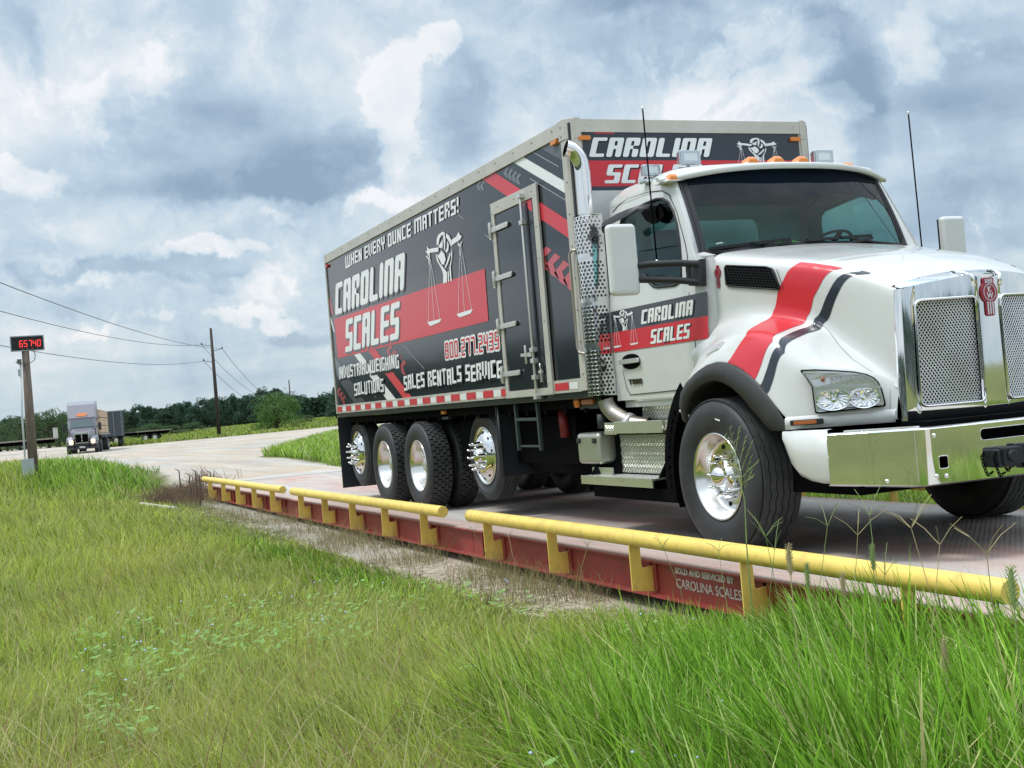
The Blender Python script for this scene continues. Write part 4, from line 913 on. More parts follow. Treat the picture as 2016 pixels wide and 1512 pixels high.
# perforated guard: outline in plan, unrolled, with real round holes
plan = [(-.10, -1.155), (-.085, -1.195), (-.05, -1.225), (-.01, -1.245), (.04, -1.252), (.09, -1.240), (.125, -1.212), (.137, -1.17), (.137, -1.048)]
cum = [0]
for i in range(1, len(plan)): cum.append(cum[-1]+math.dist(plan[i-1], plan[i]))
Lp = cum[-1]
def GU(u, v, w):
    x = float(np.interp(u, cum, [q[0] for q in plan])); y = float(np.interp(u, cum, [q[1] for q in plan])); return (x, y, v)
m = MB(); dx, dz = .036, .062; nz = int((2.68-1.16)/dz)
for r_ in range(nz):
    z0 = 1.16+r_*dz
    gap_row = r_ in (6, 12, 18)
    for half in (0, 1):
        za, zb = z0+half*dz/2, z0+(half+1)*dz/2; u = -dx/2 if half else 0.0
        while u < Lp-1e-6:
            ua, ub = max(0, u), min(Lp, u+dx)
            if ub-ua > dx*.9 and not gap_row:
                m.poly([[(ua, za), (ub, za), (ub, zb), (ua, zb)], circ((ua+ub)/2, (za+zb)/2, .0115, n=8)[::-1]], GU)
            elif ub-ua > 1e-4: m.poly([[(ua, za), (ub, za), (ub, zb), (ua, zb)]], GU)
            u += dx
m.poly([[(u, 1.15) for u in np.linspace(0, Lp, 14)]+[(u, 1.16) for u in np.linspace(Lp, 0, 14)]], GU); m.poly([[(u, 1.16+nz*dz) for u in np.linspace(0, Lp, 14)]+[(u, 1.175+nz*dz) for u in np.linspace(Lp, 0, 14)]], GU)
m.build('perforated_guard', mat('guard_steel', (.74, .75, .75), .10, 1), ex)
m = MB(); m.tube([(.05, -1.15, 1.2), (.05, -1.15, 2.6)], .082, 24); m.build('muffler', mat('muffler_dark', (.10, .10, .10), .5, .6), ex)
m = MB(); m.tube([(-.02, -1.22, 2.385), (-.075, -1.25, 2.39), (-.10, -1.262, 2.36), (-.10, -1.262, 1.58), (-.085, -1.255, 1.53), (-.02, -1.23, 1.51)], .012, 10); m.build('grab_handle', mat('handle_steel', (.5, .45, .40), .3, .9), truck)

# ================================================================ hood and fenders
ST = [ # x, crest(y,z), valley(y,z), ridge(y,z), low(y,z)
(1.40, (1.01,2.11), (1.04,1.40), (1.09,1.28), (1.19,1.08)), (1.55, (1.00,2.10), (1.005,1.52), (1.13,1.38), (1.22,1.19)), (1.64, (.985,2.09), (.985,1.555), (1.137,1.415), (1.224,1.235)), (1.72, (.965,2.07), (.965,1.575), (1.14,1.445), (1.226,1.268)),
(1.85, (.935,2.045), (.93,1.595), (1.15,1.485), (1.23,1.30)), (2.0, (.90,2.01), (.89,1.597), (1.155,1.505), (1.235,1.318)), (2.15, (.862,1.98), (.852,1.58), (1.155,1.505), (1.235,1.295)),
(2.30, (.825,1.95), (.812,1.55), (1.155,1.49), (1.235,1.24)), (2.45, (.785,1.915), (.775,1.505), (1.15,1.455), (1.23,1.145)), (2.55, (.76,1.89), (.748,1.46), (1.145,1.42), (1.222,1.04)),
(2.63, (.74,1.87), (.726,1.40), (1.135,1.34), (1.205,.95)), (2.70, (.72,1.845), (.708,1.34), (1.105,1.27), (1.165,.85)), (2.78, (.70,1.82), (.69,1.28), (1.035,1.225), (1.09,.845)),
(2.88, (.672,1.785), (.665,1.21), (.905,1.20), (.955,.845)), (2.98, (.645,1.74), (.642,1.13), (.775,1.16), (.825,.85)), (3.09, (.61,1.685), (.615,1.04), (.635,1.08), (.67,.86))]
XS = [s[0] for s in ST]
def prof(x):
    g_ = lambda k, j: float(np.interp(x, XS, [s[k][j] for s in ST]))
    yc, zc, yv, zv, yr, zr, yl, zl = g_(1,0), g_(1,1), g_(2,0), g_(2,1), g_(3,0), g_(3,1), g_(4,0), g_(4,1)
    crown = .07
    return [(0, zc+crown), (yc*.35, zc+crown-.006), (yc*.65, zc+crown*.62), (yc-.13, zc+.030), (yc-.055, zc+.012), (yc-.018, zc-.012), (yc, zc-.055), (yc+.002, zc-.14), ((yc+yv)/2+.006, (zc+zv)/2), (yv, zv+.09), (yv+.012, zv+.035), (yv+.04, zv+.004),
            (yv+(yr-yv)*.55, zv+(zr-zv)*.42), (yr-.045, zr+.012), (yr-.012, zr-.018), (yr+(yl-yr)*.25, zr-.07), (yr+(yl-yr)*.6, zr+(zl-zr)*.55), (yl, zl+.012), (yl-.004, zl), (yl-.035, zl-.002)]
NP_ = 20; SUBT = 4
XG = np.concatenate([np.linspace(1.40, 2.5, 34), np.linspace(2.5, 3.09, 34)[1:]])
HG = []
for x in XG:
    pr = np.array(prof(x)); t = np.arange(NP_); tt = np.linspace(0, NP_-1, (NP_-1)*SUBT+1)
    HG.append(np.stack([np.full(len(tt), x), np.interp(tt, t, pr[:, 0]), np.interp(tt, t, pr[:, 1])], 1))
HG = np.array(HG)
for it in range(5):
    q = HG.copy(); q[:, 1:-1, 1:] = .5*HG[:, 1:-1, 1:]+.25*(HG[:, :-2, 1:]+HG[:, 2:, 1:])
    q2 = q.copy(); q2[1:-1, :, 1:] = .5*q[1:-1, :, 1:]+.25*(q[:-2, :, 1:]+q[2:, :, 1:]); HG = q2
def HS(x, t, off=0, s=-1):
    """point on the hood surface, x along the truck, t profile coordinate 0..19"""
    def P(x, t):
        i = min(max(float(np.interp(x, XG, np.arange(len(XG)))), 0), len(XG)-1.001); j = min(max(t*SUBT, 0), HG.shape[1]-1.001)
        a, b_ = int(i), int(j); fa, fb = i-a, j-b_
        q = (HG[a, b_]*(1-fa)+HG[a+1, b_]*fa)*(1-fb)+(HG[a, b_+1]*(1-fa)+HG[a+1, b_+1]*fa)*fb; return Vector(q)
    p_ = P(x, t)
    if off:
        du = P(min(x+.01, 3.09), t)-P(max(x-.01, 1.4), t); dv = P(x, t+.05)-P(x, t-.05); n = dv.cross(du)
        if n.length > 1e-9:
            n.normalize()
            if n.z*1.0+n.y < 0: n = -n
            p_ = p_+n*off
    return (p_.x, s*p_.y, p_.z)
jv = 9*SUBT
for s in (-1, 1):
    m = MB()
    i0 = int(np.searchsorted(XG, 1.62)); 
    m.grid([[(q[0], s*q[1], q[2]) for q in HG[i, :jv+1]] for i in range(i0, len(XG))])
    m.grid([[(q[0], s*q[1], q[2]) for q in HG[i, jv:]] for i in range(0, len(XG))])
    m.build('hood', white, truck) if s == -1 else m.build('hood', white, truck)
hood = [o for o in truck.children if o.name.startswith('hood')][0]
# stripes laid on the hood: x limits for profile coordinates
tk = [4.2, 5, 6, 7, 8, 9, 10, 11, 12, 13, 14, 15, 16, 17, 17.6]
def stripe(xl, xr, off, m_, name, t0=4.2, t1=17.4, xt=0):
    for s in (-1, 1):
        m = MB(); ts = np.linspace(t0, t1, 90); rw = []
        for t in ts:
            a, b_ = float(np.interp(t, tk_, xl)), float(np.interp(t, tk_, xr)); rw.append([HS(a+(b_-a)*k/14, t, off, s) for k in range(15)])
        m.grid(rw); m.build(name, m_, hood)
tk_ = [4.2, 5.2, 8, 9.6, 11.5, 12.5, 14, 16, 17.6]
stripe([2.375, 2.345, 2.21, 2.155, 2.15, 2.18, 2.225, 2.17, 2.10], [2.70, 2.645, 2.50, 2.43, 2.425, 2.46, 2.51, 2.455, 2.40], .0025, red_vinyl, 'red_stripe')
stripe([2.82, 2.735, 2.58, 2.49, 2.485, 2.52, 2.565, 2.51, 2.455], [2.885, 2.80, 2.645, 2.555, 2.545, 2.575, 2.615, 2.57, 2.515], .0025, navy_vinyl, 'black_stripe', t0=3.9)
# side vent, side badge, side turn lamp, small fittings
def wallf(off, s=-1):
    def f(u, v, w):
        zc, zv = float(np.interp(u, XS, [q[1][1] for q in ST])), float(np.interp(u, XS, [q[2][1] for q in ST])); t = 5+5*(zc-v)/(zc-zv)
        q = HS(u, max(6.0, min(9.6, 6+ (zc-.055-v)/(zc-.055-zv-.06)*3.5)), off+w, s); return (q[0], q[1], v)
    return f
vent = [(1.775, 2.005), (2.13, 1.945), (2.18, 1.925), (2.235, 1.80), (2.225, 1.775), (1.79, 1.855), (1.765, 1.87), (1.76, 1.99)]
for s in (-1, 1):
    m = MB(); m.poly([densify(vent, .05)], wallf(.004, s), .004); vv = m.build('side_vent', chassis, truck)
    m = MB(); lp = vent+[vent[0]]; m.tube([wallf(.008, s)(a, b_, 0) for a, b_ in densify(vent, .05)]+[wallf(.008, s)(*vent[0], 0)], .006, 6, False)
    for k in range(18):
        x0 = 1.78+k*.026; m.bar(wallf(.010, s)(x0, 1.99-(x0-1.78)*.17, 0), wallf(.010, s)(x0+.045, 1.86-(x0-1.78)*.19, 0), .003)
        if k < 7: m.bar(wallf(.012, s)(1.775, 1.985-k*.019, 0), wallf(.012, s)(2.17+k*.008, 1.915-k*.019, 0), .003)
    m.build('vent_grille', blackplastic, vv)
    m = MB(); m.poly([circ(1.69, 1.965, .030, .036, 20)], wallf(.004, s), .004); m.poly([rrect(1.675, 1.705, 1.855, 1.945, .008, 3)], wallf(.004, s), .004); m.poly([rrect(1.678, 1.702, 1.99, 2.018, .006, 3)], wallf(.004, s), .004); bd = m.build('side_emblem', mat('emblem_red', (.30, .02, .04), .25), truck)
    m = MB(); m.poly([circ(1.69, 1.965, .021, .026, 18), circ(1.69, 1.965, .017, .021, 18)[::-1]], wallf(.0095, s))
    for q in (1.682, 1.690, 1.698): m.poly([[(q-.0018, 1.86), (q+.0018, 1.86), (q+.0018, 1.935), (q-.0018, 1.935)]], wallf(.0095, s))
    m.build('emblem_detail', mat('emblem_silver', (.7, .7, .72), .2, .8), bd)
    m = MB(); m.add([HS(x, t, o, s) for x, t, o in ((1.80, 15.6, .012), (1.95, 15.5, .012), (1.98, 14.5, .012), (1.84, 14.6, .012), (1.79, 15.9, .0), (1.96, 15.7, .0), (2.0, 14.3, .0), (1.83, 14.4, .0))], [(0, 1, 2, 3), (0, 4, 5, 1), (1, 5, 6, 2), (2, 6, 7, 3), (3, 7, 4, 0)]); m.build('side_turn_lamp', mat('frosted_lens', (.65, .67, .68), .15, .3, coat=.5), truck, bevel=.004)
# hood side seam (latch line) and front seam
m = MB(); m.tube([HS(x, t, .0012) for x, t in ((2.52, 9.7), (2.6, 10.1), (2.7, 10.8), (2.82, 11.2), (2.95, 11.5), (3.04, 12.5), (3.06, 15), (3.065, 16.8))], .0022, 5); m.tube([HS(x, t, .0012) for x, t in ((2.05, 1.0), (2.12, 1.5), (2.12, 2.0), (2.32, 3.0))], .0018, 5); m.build('hood_seam', mat('faint_seam', (.35, .37, .37), .5), hood)
# body ledge under the headlight and lower valance
for s in (-1, 1):
    m = MB(); rw = []
    for x in np.linspace(2.66, 3.09, 20):
        y, z = float(np.interp(x, XS, [q[4][0] for q in ST])), .85
        rw.append([(x, s*(y-.004), z+.075), (x+.006, s*(y+.016), z+.06), (x+.006, s*(y+.018), z-.006), (x-.02, s*(y-.05), z-.008)])
    m.grid(rw); m.build('lower_ledge', white, truck)
    m = MB(); yy = sorted((s*1.215, s*1.222)); t_ = MB(); 
    t_.poly([rrect(2.745, 2.895, .868, .902, .006, 2)], lambda u, v, w: (u-.03, s*(1.188-(u-2.745)*.9+w), v), .014); o = t_.build('side_marker_frame', blackplastic, truck, bevel=.002)
    t_ = MB(); t_.poly([rrect(2.768, 2.872, .873, .897, .004, 2)], lambda u, v, w: (u-.03, s*(1.203-(u-2.745)*.9+w), v), .008); t_.build('side_marker_lens', dkamber, o, bevel=.003)
    # rubber flare around the wheel opening
    fl_o = [(1.330, .94), (1.371, 1.04), (1.444, 1.134), (1.56, 1.205), (1.71, 1.268), (1.85, 1.305), (1.983, 1.318), (2.132, 1.298), (2.26, 1.255), (2.377, 1.197), (2.514, 1.085), (2.60, .985), (2.65, .90), (2.69, .838)]
    fl_i = [(1.40, .90), (1.445, 1.0), (1.52, 1.075), (1.61, 1.13), (1.72, 1.17), (1.84, 1.195), (1.95, 1.20), (2.06, 1.18), (2.17, 1.14), (2.27, 1.075), (2.36, .99), (2.43, .92), (2.47, .87), (2.49, .836)]
    yo = [1.15, 1.19, 1.212, 1.226, 1.233, 1.237, 1.240, 1.240, 1.240, 1.236, 1.226, 1.212, 1.20, 1.17]
    m = MB(); rw = []
    for (a, b_), (c, d), y in zip(fl_o, fl_i, yo):
        rw.append([(a, s*(y-.004), b_+.004), (a+(c-a)*.06, s*(y+.012), b_+(d-b_)*.06), (a+(c-a)*.5, s*(y+.022), (b_+d)/2), (c, s*(y+.016), d), (c, s*(y-.03), d-.002), (c+(a-c)*.1, s*(y-.40), d+.01)])
    m.grid(rw); m.build('fender_flare', flare_rubber, truck)
    m = MB(); cx, cz = 1.9, .53
    m.grid([[(cx+r_*math.cos(a), s*y, cz+r_*math.sin(a)) for y in (1.13, 1.17)] for r_ in (.74,) for a in np.linspace(R(125), R(200), 10)])
    rows_ = [[(cx+.74*math.cos(a), s*y, cz+.74*math.sin(a)) for y in np.linspace(.5, 1.17, 3)] for a in np.linspace(R(20), R(200), 22)]; m.grid(rows_)
    rows_ = [[(cx+r_*math.cos(a), s*1.172, cz+r_*math.sin(a)) for r_ in (.735, .86)] for a in np.linspace(R(128), R(192), 14)]; m.grid(rows_)
    for k in range(9): a = R(145+k*5.2); m.box(cx+.80*math.cos(a)-.02, cx+.80*math.cos(a)+.02, *sorted((s*1.172, s*1.184)), cz+.80*math.sin(a)-.012, cz+.80*math.sin(a)+.012)
    m.build('splash_shield', chassis, truck)
    m = MB(); m.tube([(1.36, s*1.19, 1.0), (1.42, s*1.16, .965), (1.43, s*1.12, .93)], .012, 8); m.build('fender_stay', satin, truck)
# headlights
A0, B0 = Vector((2.72, -1.15, 0)), Vector((3.06, -.70, 0)); HT = B0-A0; HN = Vector((.798, -.603, 0))
def hlf(off, s=-1):
    def f(u, v, w):
        q = A0+HT*u+HN*(off+w+.03*math.sin(math.pi*min(max((u-.05), 0), 1))); return (q.x, -s*q.y, v)
    return f
HLO = [(.094, 1.216), (.25, 1.212), (.493, 1.193), (.66, 1.178), (.792, 1.156), (.87, 1.130), (.914, 1.099), (.945, 1.05), (.962, .989), (.968, .955), (.955, .945), (.6, .938), (.23, .932), (.205, .94), (.197, 1.02), (.193, 1.102), (.14, 1.16), (.085, 1.205)]
def inset(lp, k):
    cx, cy = sum(p[0] for p in lp)/len(lp), sum(p[1] for p in lp)/len(lp); return [(cx+(x-cx)*(1-k*1.0), cy+(y-cy)*(1-k*1.6)) for x, y in lp]
for s in (1, -1):
    m = MB(); m.poly([densify(HLO, .07)[::-1], ], hlf(.006, s)); m.poly([densify(HLO, .07)[::-1], densify(inset(HLO, .05), .07)], hlf(.018, s), .004); hl = m.build('headlight', chassis, truck)
    m = MB(); m.poly([densify(inset(HLO, .045), .06)[::-1], densify(inset(HLO, .10), .06)], hlf(.026, s), .004); m.build('headlight_bezel', mat('bezel_silver', (.75, .78, .82), .18, .7), hl)
    m = MB(); m.poly([densify(inset(HLO, .09), .05)[::-1]], hlf(.0105, s)); m.build('headlight_housing', mat('reflector_grey', (.82, .84, .88), .28, .6), hl)
    refl = mat('reflector_chrome', (.93, .94, .96), .07, 1)
    m = MB()
    for (uc, zc_, ru, rz_) in ((.415, 1.010, .19, .064), (.745, 1.008, .165, .062)):
        rw = []
        for k in range(33):
            a = 2*math.pi*k/32; rw.append([hlf(o_, s)(uc+ru*f_*math.cos(a), zc_+rz_*f_*math.sin(a), 0) for f_, o_ in ((1.0, .046), (.92, .044), (.80, .032-.004*(k % 2)), (.5, .020+.003*(k % 2)), (.16, .0145), (.13, .032), (0, .034))])
        m.grid(rw, smooth=False)
    m.build('headlight_bowl', refl, hl)
    m = MB(); m.poly([[(.215, 1.085), (.93, 1.062), (.925, 1.078), (.215, 1.103)]], hlf(.028, s), .004)
    for k in range(9):
        u = .40+k*.05; m.poly([[(u, 1.11-.012*k*.1), (u+.012, 1.11-.012*k*.1), (u+.014, 1.128), (u, 1.128)]], hlf(.018, s), .010)
        m.poly([[(u, 1.135), (u+.038, 1.133), (u+.038, 1.15-k*.001), (u, 1.155-k*.001)]], hlf(.014, s), .006)
    m.build('headlight_trim', mat('bezel_silver'), hl)
    m = MB(); q = hlf(.02, s)(.32, 1.145, 0); m.lathe([(0, -.016), (.010, -.012), (.014, 0), (.010, .012), (0, .016)], 12, 'z', q); m.build('turn_bulb', dkamber, hl)
    m = MB(); rw = []
    lp = densify(inset(HLO, .04), .05)
    cx, cy = .58, 1.06
    for f_ in np.linspace(1, 0, 7): rw.append([hlf(.034+.034*(1-f_**2), s)(cx+(x-cx)*f_, cy+(y-cy)*f_, 0) for x, y in lp+[lp[0]]])
    m.grid(rw); m.build('headlight_lens', clearlens, hl)

# ================================================================ grille
def GX(y): return 3.245-.10*min(1, (abs(y)/.60)**2)
gr = MB()
def gf(off): return lambda u, v, w: (GX(u)+off+w+.02*(1.3-v)*0, u, v)
op = lambda s: rrect(*sorted((s*.095, s*.545)), .925, 1.585, .045, 4)
out_g = [(-.635, .85), (-.5, .845), (0, .843), (.5, .845), (.635, .85), (.628, 1.2), (.600, 1.66), (.55, 1.675), (.13, 1.735), (.09, 1.715), (0, 1.712), (-.09, 1.715), (-.13, 1.735), (-.55, 1.675), (-.600, 1.66), (-.628, 1.2)]
kz = lambda z: float(np.interp(z, [.85, 1.66], [1.0, .95]))
gm_ = lambda off: (lambda u, v, w: (GX(u)+off+w, u*kz(v), v))
topz = lambda u: float(np.interp(abs(u), [0, .07, .09, .13, .55, .60, .635], [1.700, 1.705, 1.715, 1.728, 1.678, 1.668, 1.655]))
us = sorted(set([round(v_, 4) for v_ in list(np.linspace(-.635, .635, 40))+[-.545, -.095, .095, .545]]))
zr = [.925, 1.09, 1.255, 1.42, 1.585]
for off, fl in ((0, 0), (-.05, 0)):
    gr.cells(us, lambda u: [.845]+zr+[topz(u)], gm_(off), lambda u, z: .095 < abs(u) < .545 and .925 < z < 1.585, smooth=True)
for s in (-1, 1):
    gr.corner_fill(*sorted((s*.095, s*.545)), .925, 1.585, .045, gm_(0))
    a_, b_ = sorted((s*.095, s*.545))
    for u in (a_, b_): gr.grid([[gm_(0)(u, z, 0), gm_(-.05)(u, z, 0)] for z in zr])
    for z in (.925, 1.585): gr.grid([[gm_(0)(u, z, 0), gm_(-.05)(u, z, 0)] for u in np.linspace(a_, b_, 12)])
gr.grid([[gm_(0)(u, .845, 0), gm_(-.012)(u, .838, 0), gm_(-.05)(u, .838, 0)] for u in us])
grille = gr.build('grille_surround', chrome, truck)
gf = gm_
m = MB()
for s in (-1, 1): m.grid([[(3.07, s*(yy-.005), z), (3.085, s*(yy+.008), z), (GX(yy)-.03, s*(yy+.006), z), (GX(yy)-.002, s*(yy-.012), z)] for yy, z in ((.64, .845), (.635, 1.1), (.622, 1.35), (.605, 1.6), (.60, 1.665))])
m.grid([[(3.05, y, z-.0), (3.10, y, z+.012), (GX(y)-.05, y, z2+.014), (GX(y)-.004, y, z2)] for y, z, z2 in [(yy, 1.685+.07*(1-abs(yy/.6)**2), 1.668+.06*(1-abs(yy/.6))) for yy in np.linspace(-.60, .60, 17)]])
m.box(3.0, 3.225, -.14, .14, 1.60, 1.728)
m.build('grille_shell', chrome, truck)
m = MB(); m.tube([(3.10, -.15, 1.752), (3.19, -.135, 1.738), (3.235, -.115, 1.712), (3.240, -.10, 1.65)], .016, 10); m.tube([(3.10, .15, 1.752), (3.19, .135, 1.738), (3.235, .115, 1.712), (3.240, .10, 1.65)], .016, 10); m.build_each('grille_spine', chrome, truck)
for s in (-1, 1):
    lp = op(s); m = MB(); pts = densify(lp, .04); m.tube([gf(.006)(a, b_, 0) for a, b_ in pts]+[gf(.006)(*pts[0], 0)], .008, 8, False); m.build('grille_opening_trim', chrome, grille)
    y0, y1 = sorted((s*.10, s*.54)); m = MB(); m.poly([[(y0, .93), (y1, .93), (y1, 1.58), (y0, 1.58)]], gf(-.09)); m.build('grille_backing', chassis, grille)
    m = MB(); sp = .0215
    for sg in (-1, 1):
        k = -90
        while k < 90:
            # lines z = 1.25 + sg*1.15*(y-yc) + k*sp
            yc = (y0+y1)/2; c = 1.255+k*sp*1.5; k += 1
            ya, yb = y0, y1; sl = sg*1.45
            za, zb = c+sl*(ya-yc), c+sl*(yb-yc)
            if sl > 0:
                if za < .93: ya = yc+(.93-c)/sl
                if zb > 1.58: yb = yc+(1.58-c)/sl
            else:
                if za > 1.58: ya = yc+(1.58-c)/sl
                if zb < .93: yb = yc+(.93-c)/sl
            if yb-ya < .01: continue
            ym = (ya+yb)/2; P = lambda y: (GX(y)-.03+(.002 if sg > 0 else -.002), y, c+sl*(y-yc))
            m.bar(P(ya), P(ym), .0062, .003, up=(1, 0, 0)); m.bar(P(ym), P(yb), .0062, .003, up=(1, 0, 0))
    m.build('grille_mesh', mat('grille_wire', (.82, .83, .86), .25, .7), grille)
# front emblem: oval with K over W, five flutes above, bars below
em = mat('emblem_red'); es = mat('emblem_silver')
m = MB(); m.poly([circ(0, 1.605, .066, .072, 28)], frontf(3.247), .010); m.poly([rrect(-.036, .036, 1.455, 1.56, .018, 4)], frontf(3.247), .008); m.poly([rrect(-.044, .044, 1.645, 1.698, .012, 3)], frontf(3.247), .009)
emb = m.build('front_emblem', em, truck, bevel=.003)
m = MB(); m.poly([circ(0, 1.605, .050, .054, 26), circ(0, 1.605, .045, .049, 26)[::-1]], frontf(3.2585), .002)
for y in (-.026, -.013, 0, .013, .026): m.poly([rrect(y-.004, y+.004, 1.662, 1.69, .003, 2)], frontf(3.257), .002)
for y in (-.020, 0, .020): m.poly([[(y-.0055, 1.465), (y+.0055, 1.465), (y+.0055, 1.545), (y-.0055, 1.545)]], frontf(3.256), .002)
m.build('emblem_detail', es, emb)
for ch, z in (('K', 1.607), ('W', 1.566)): textmesh(ch, .052, 'emblem_letter', es, emb, Matrix(((0, 0, 1, 3.2585), (1, 0, 0, -.0155 if ch == 'K' else -.023), (0, 1, 0, z), (0, 0, 0, 1))), .001, .0015, .9)

# ================================================================ bumper
bp_plan = [(2.985, 1.135), (3.20, .985), (3.40, .83), (3.435, .80), (3.455, .76), (3.475, .5), (3.48, .3), (3.48, 0)]
full = [(x, -y) for x, y in bp_plan]+[(x, y) for x, y in bp_plan[::-1][1:]]
cumb = [0]
for i in range(1, len(full)): cumb.append(cumb[-1]+math.dist(full[i-1], full[i]))
def BPm(off):
    def f(u, v, w):
        # u = signed plan length from the centre
        L0 = cumb[-1]/2; x = float(np.interp(u+L0, cumb, [q[0] for q in full])); y = float(np.interp(u+L0, cumb, [q[1] for q in full]))
        return (x+off+w, y, v)
    return f
L0 = cumb[-1]/2
lp = densify([(-L0, .50), (-.86, .472), (.86, .472), (L0, .50), (L0, .800), (-L0, .800)], .05)
h1 = rrect(-.385, .385, .700, .770, .025, 4)[::-1]; h2 = rrect(-.70, -.635, .560, .635, .012, 3)[::-1]; h3 = rrect(.635, .70, .560, .635, .012, 3)[::-1]
m = MB(); us = sorted(set([round(v_, 4) for v_ in list(np.linspace(-L0, L0, 70))+[-.385, .385, -.70, -.635, .635, .70, -.842, .842]]))
zb_ = lambda u: float(np.interp(abs(u), [0, .86, L0], [.472, .472, .50]))
m.cells(us, lambda u: [zb_(u), .530, .560, .635, .700, .770, .800], BPm(0), lambda u, z: (abs(u) < .385 and .70 < z < .77) or (.635 < abs(u) < .70 and .56 < z < .635), smooth=True)
m.corner_fill(-.385, .385, .70, .77, .022, BPm(0)); m.corner_fill(-.70, -.635, .56, .635, .012, BPm(0)); m.corner_fill(.635, .70, .56, .635, .012, BPm(0))
for hh in (h1, h2, h3): pp = [BPm(-.002)(a_, b_, 0) for a_, b_ in densify(hh, .05)]; m.tube(pp+[pp[0]], .0035, 6, False)
# fold the edges over
for (za, zb, dxx) in ((.800, .808, -.05), ):
    m.grid([[BPm(0)(u, .800, 0), BPm(-.008)(u, .809, 0), BPm(-.07)(u, .812, 0)] for u in np.linspace(-L0, L0, 61)])
m.grid([[BPm(0)(u, float(np.interp(abs(u), [0, .86, L0], [.472, .472, .50])), 0), BPm(-.02)(u, float(np.interp(abs(u), [0, .86, L0], [.460, .460, .488])), 0), BPm(-.10)(u, float(np.interp(abs(u), [0, .86, L0], [.462, .462, .49])), 0)] for u in np.linspace(-L0, L0, 61)])
bmp = m.build('bumper', chrome, truck)
m = MB()
for (u, z) in ((-.72, .760), (-.725, .520), (-.655, .515), (.72, .76), (.725, .52), (.655, .515), (-1.02, .505)):
    q = BPm(0)(u, z, 0); m.lathe([(0, .011), (.008, .010), (.013, .004), (.014, -.002)], 14, 'x', q)
m.build('bumper_bolts', chrome, bmp)
m = MB(); m.poly([[(-.84, .485), (-.842, .79), (-.838, .79), (-.836, .485)]], BPm(.001)); m.poly([[(.84, .485), (.842, .79), (.838, .79), (.836, .485)]], BPm(.001)); m.build('bumper_fold', satin, bmp)
m = MB(); m.box(3.36, 3.39, -.45, .45, .66, .80); m.box(3.36, 3.39, -.75, -.6, .54, .66); m.box(3.36, 3.39, .6, .75, .54, .66); m.box(3.1, 3.36, -.66, .66, .50, .84); m.build('bumper_core', chassis, truck)
for s in (-1, 1):     # painted end caps
    m = MB(); pl = [(2.99, 1.128), (2.93, 1.165), (2.85, 1.19), (2.76, 1.203), (2.70, 1.205), (2.63, 1.205)]; rw = []
    for k, (x, y) in enumerate(pl):
        zb = [.497, .505, .52, .55, .60, .74][k]; zt = .832; rw.append([(x, s*(y-.04), zt+.004), (x, s*y, zt), (x, s*(y+.004), (zb+zt)/2), (x, s*(y-.002), zb+.03), (x, s*(y-.02), zb), (x, s*(y-.10), zb)])
    rw2 = [[(x+.42*(i+1)/6, s*(float(np.interp(x+.42*(i+1)/6, [2.99, 3.2, 3.4], [1.128, .965, .80]))-.045), z) for z in (.822, .820, .806)] for i, x in enumerate([2.97]*6)]
    m.grid(rw); m.grid(rw2); m.build('bumper_end_cap', white, truck)
# tow pin with chains
m = MB(); m.box(3.47, 3.55, -.325, .10, .530, .640); m.box(3.50, 3.575, -.30, -.16, .545, .650); m.box(3.50, 3.58, -.04, .06, .50, .61); m.box(3.52, 3.56, -.12, -.09, .51, .66); m.box(3.49, 3.56, -.10, .03, .61, .655); m.tube([(3.56, -.25, .60), (3.60, -.25, .60)], .035, 14)
hitch = m.build('tow_hitch', mat('hitch_black', (.012, .018, .022), .5, .3), truck, bevel=.010, seg=3)
m = MB()
def chain(mb, pts, r_=.0035, ln=.030):
    d = 0; pts = [Vector(p) for p in pts]; k = 0
    for i in range(len(pts)-1):
        seg = pts[i+1]-pts[i]; n = max(1, round(seg.length/(ln*.75)))
        for j in range(n):
            c = pts[i]+seg*(j+.5)/n; t = seg.normalized(); w = Vector((0, 1, 0)) if k % 2 else Vector((1, 0, 0)); w = (w-t*w.dot(t)).normalized(); k += 1
            mb.tube([c+t*ln*.5*math.cos(a)+w*ln*.28*math.sin(a) for a in np.linspace(0, 2*math.pi, 9)], r_, 5, False)
chain(m, [(3.53, -.30, .64), (3.53, -.345, .60), (3.53, -.335, .54), (3.53, -.31, .48), (3.53, -.27, .50)]); chain(m, [(3.56, -.15, .54), (3.56, -.12, .49), (3.56, -.07, .53)])
m.build('tow_chain', chassis, hitch)
# ================================================================ ground
def sstep(a, b_, x): t = np.clip((x-a)/(b_-a), 0, 1); return t*t*(3-2*t)
def fbm(x, y, sc, seed=0, octv=4):
    """cheap value noise on numpy arrays"""
    x = np.asarray(x, float)*sc+seed*17.3; y = np.asarray(y, float)*sc+seed*9.1; s = 0; a = 1; tot = 0
    for o in range(octv):
        xi, yi = np.floor(x), np.floor(y); fx, fy = x-xi, y-yi; fx = fx*fx*(3-2*fx); fy = fy*fy*(3-2*fy)
        def h(i, j): v = np.sin(i*127.1+j*311.7+o*74.7+seed*3.3)*43758.5453; return v-np.floor(v)
        s = s+a*((h(xi, yi)*(1-fx)+h(xi+1, yi)*fx)*(1-fy)+(h(xi, yi+1)*(1-fx)+h(xi+1, yi+1)*fx)*fy); tot += a; a *= .5; x = x*2.03; y = y*2.03
    return s/tot
def dz(x): return .0032*np.minimum(np.asarray(x, float)-1.9, 0)
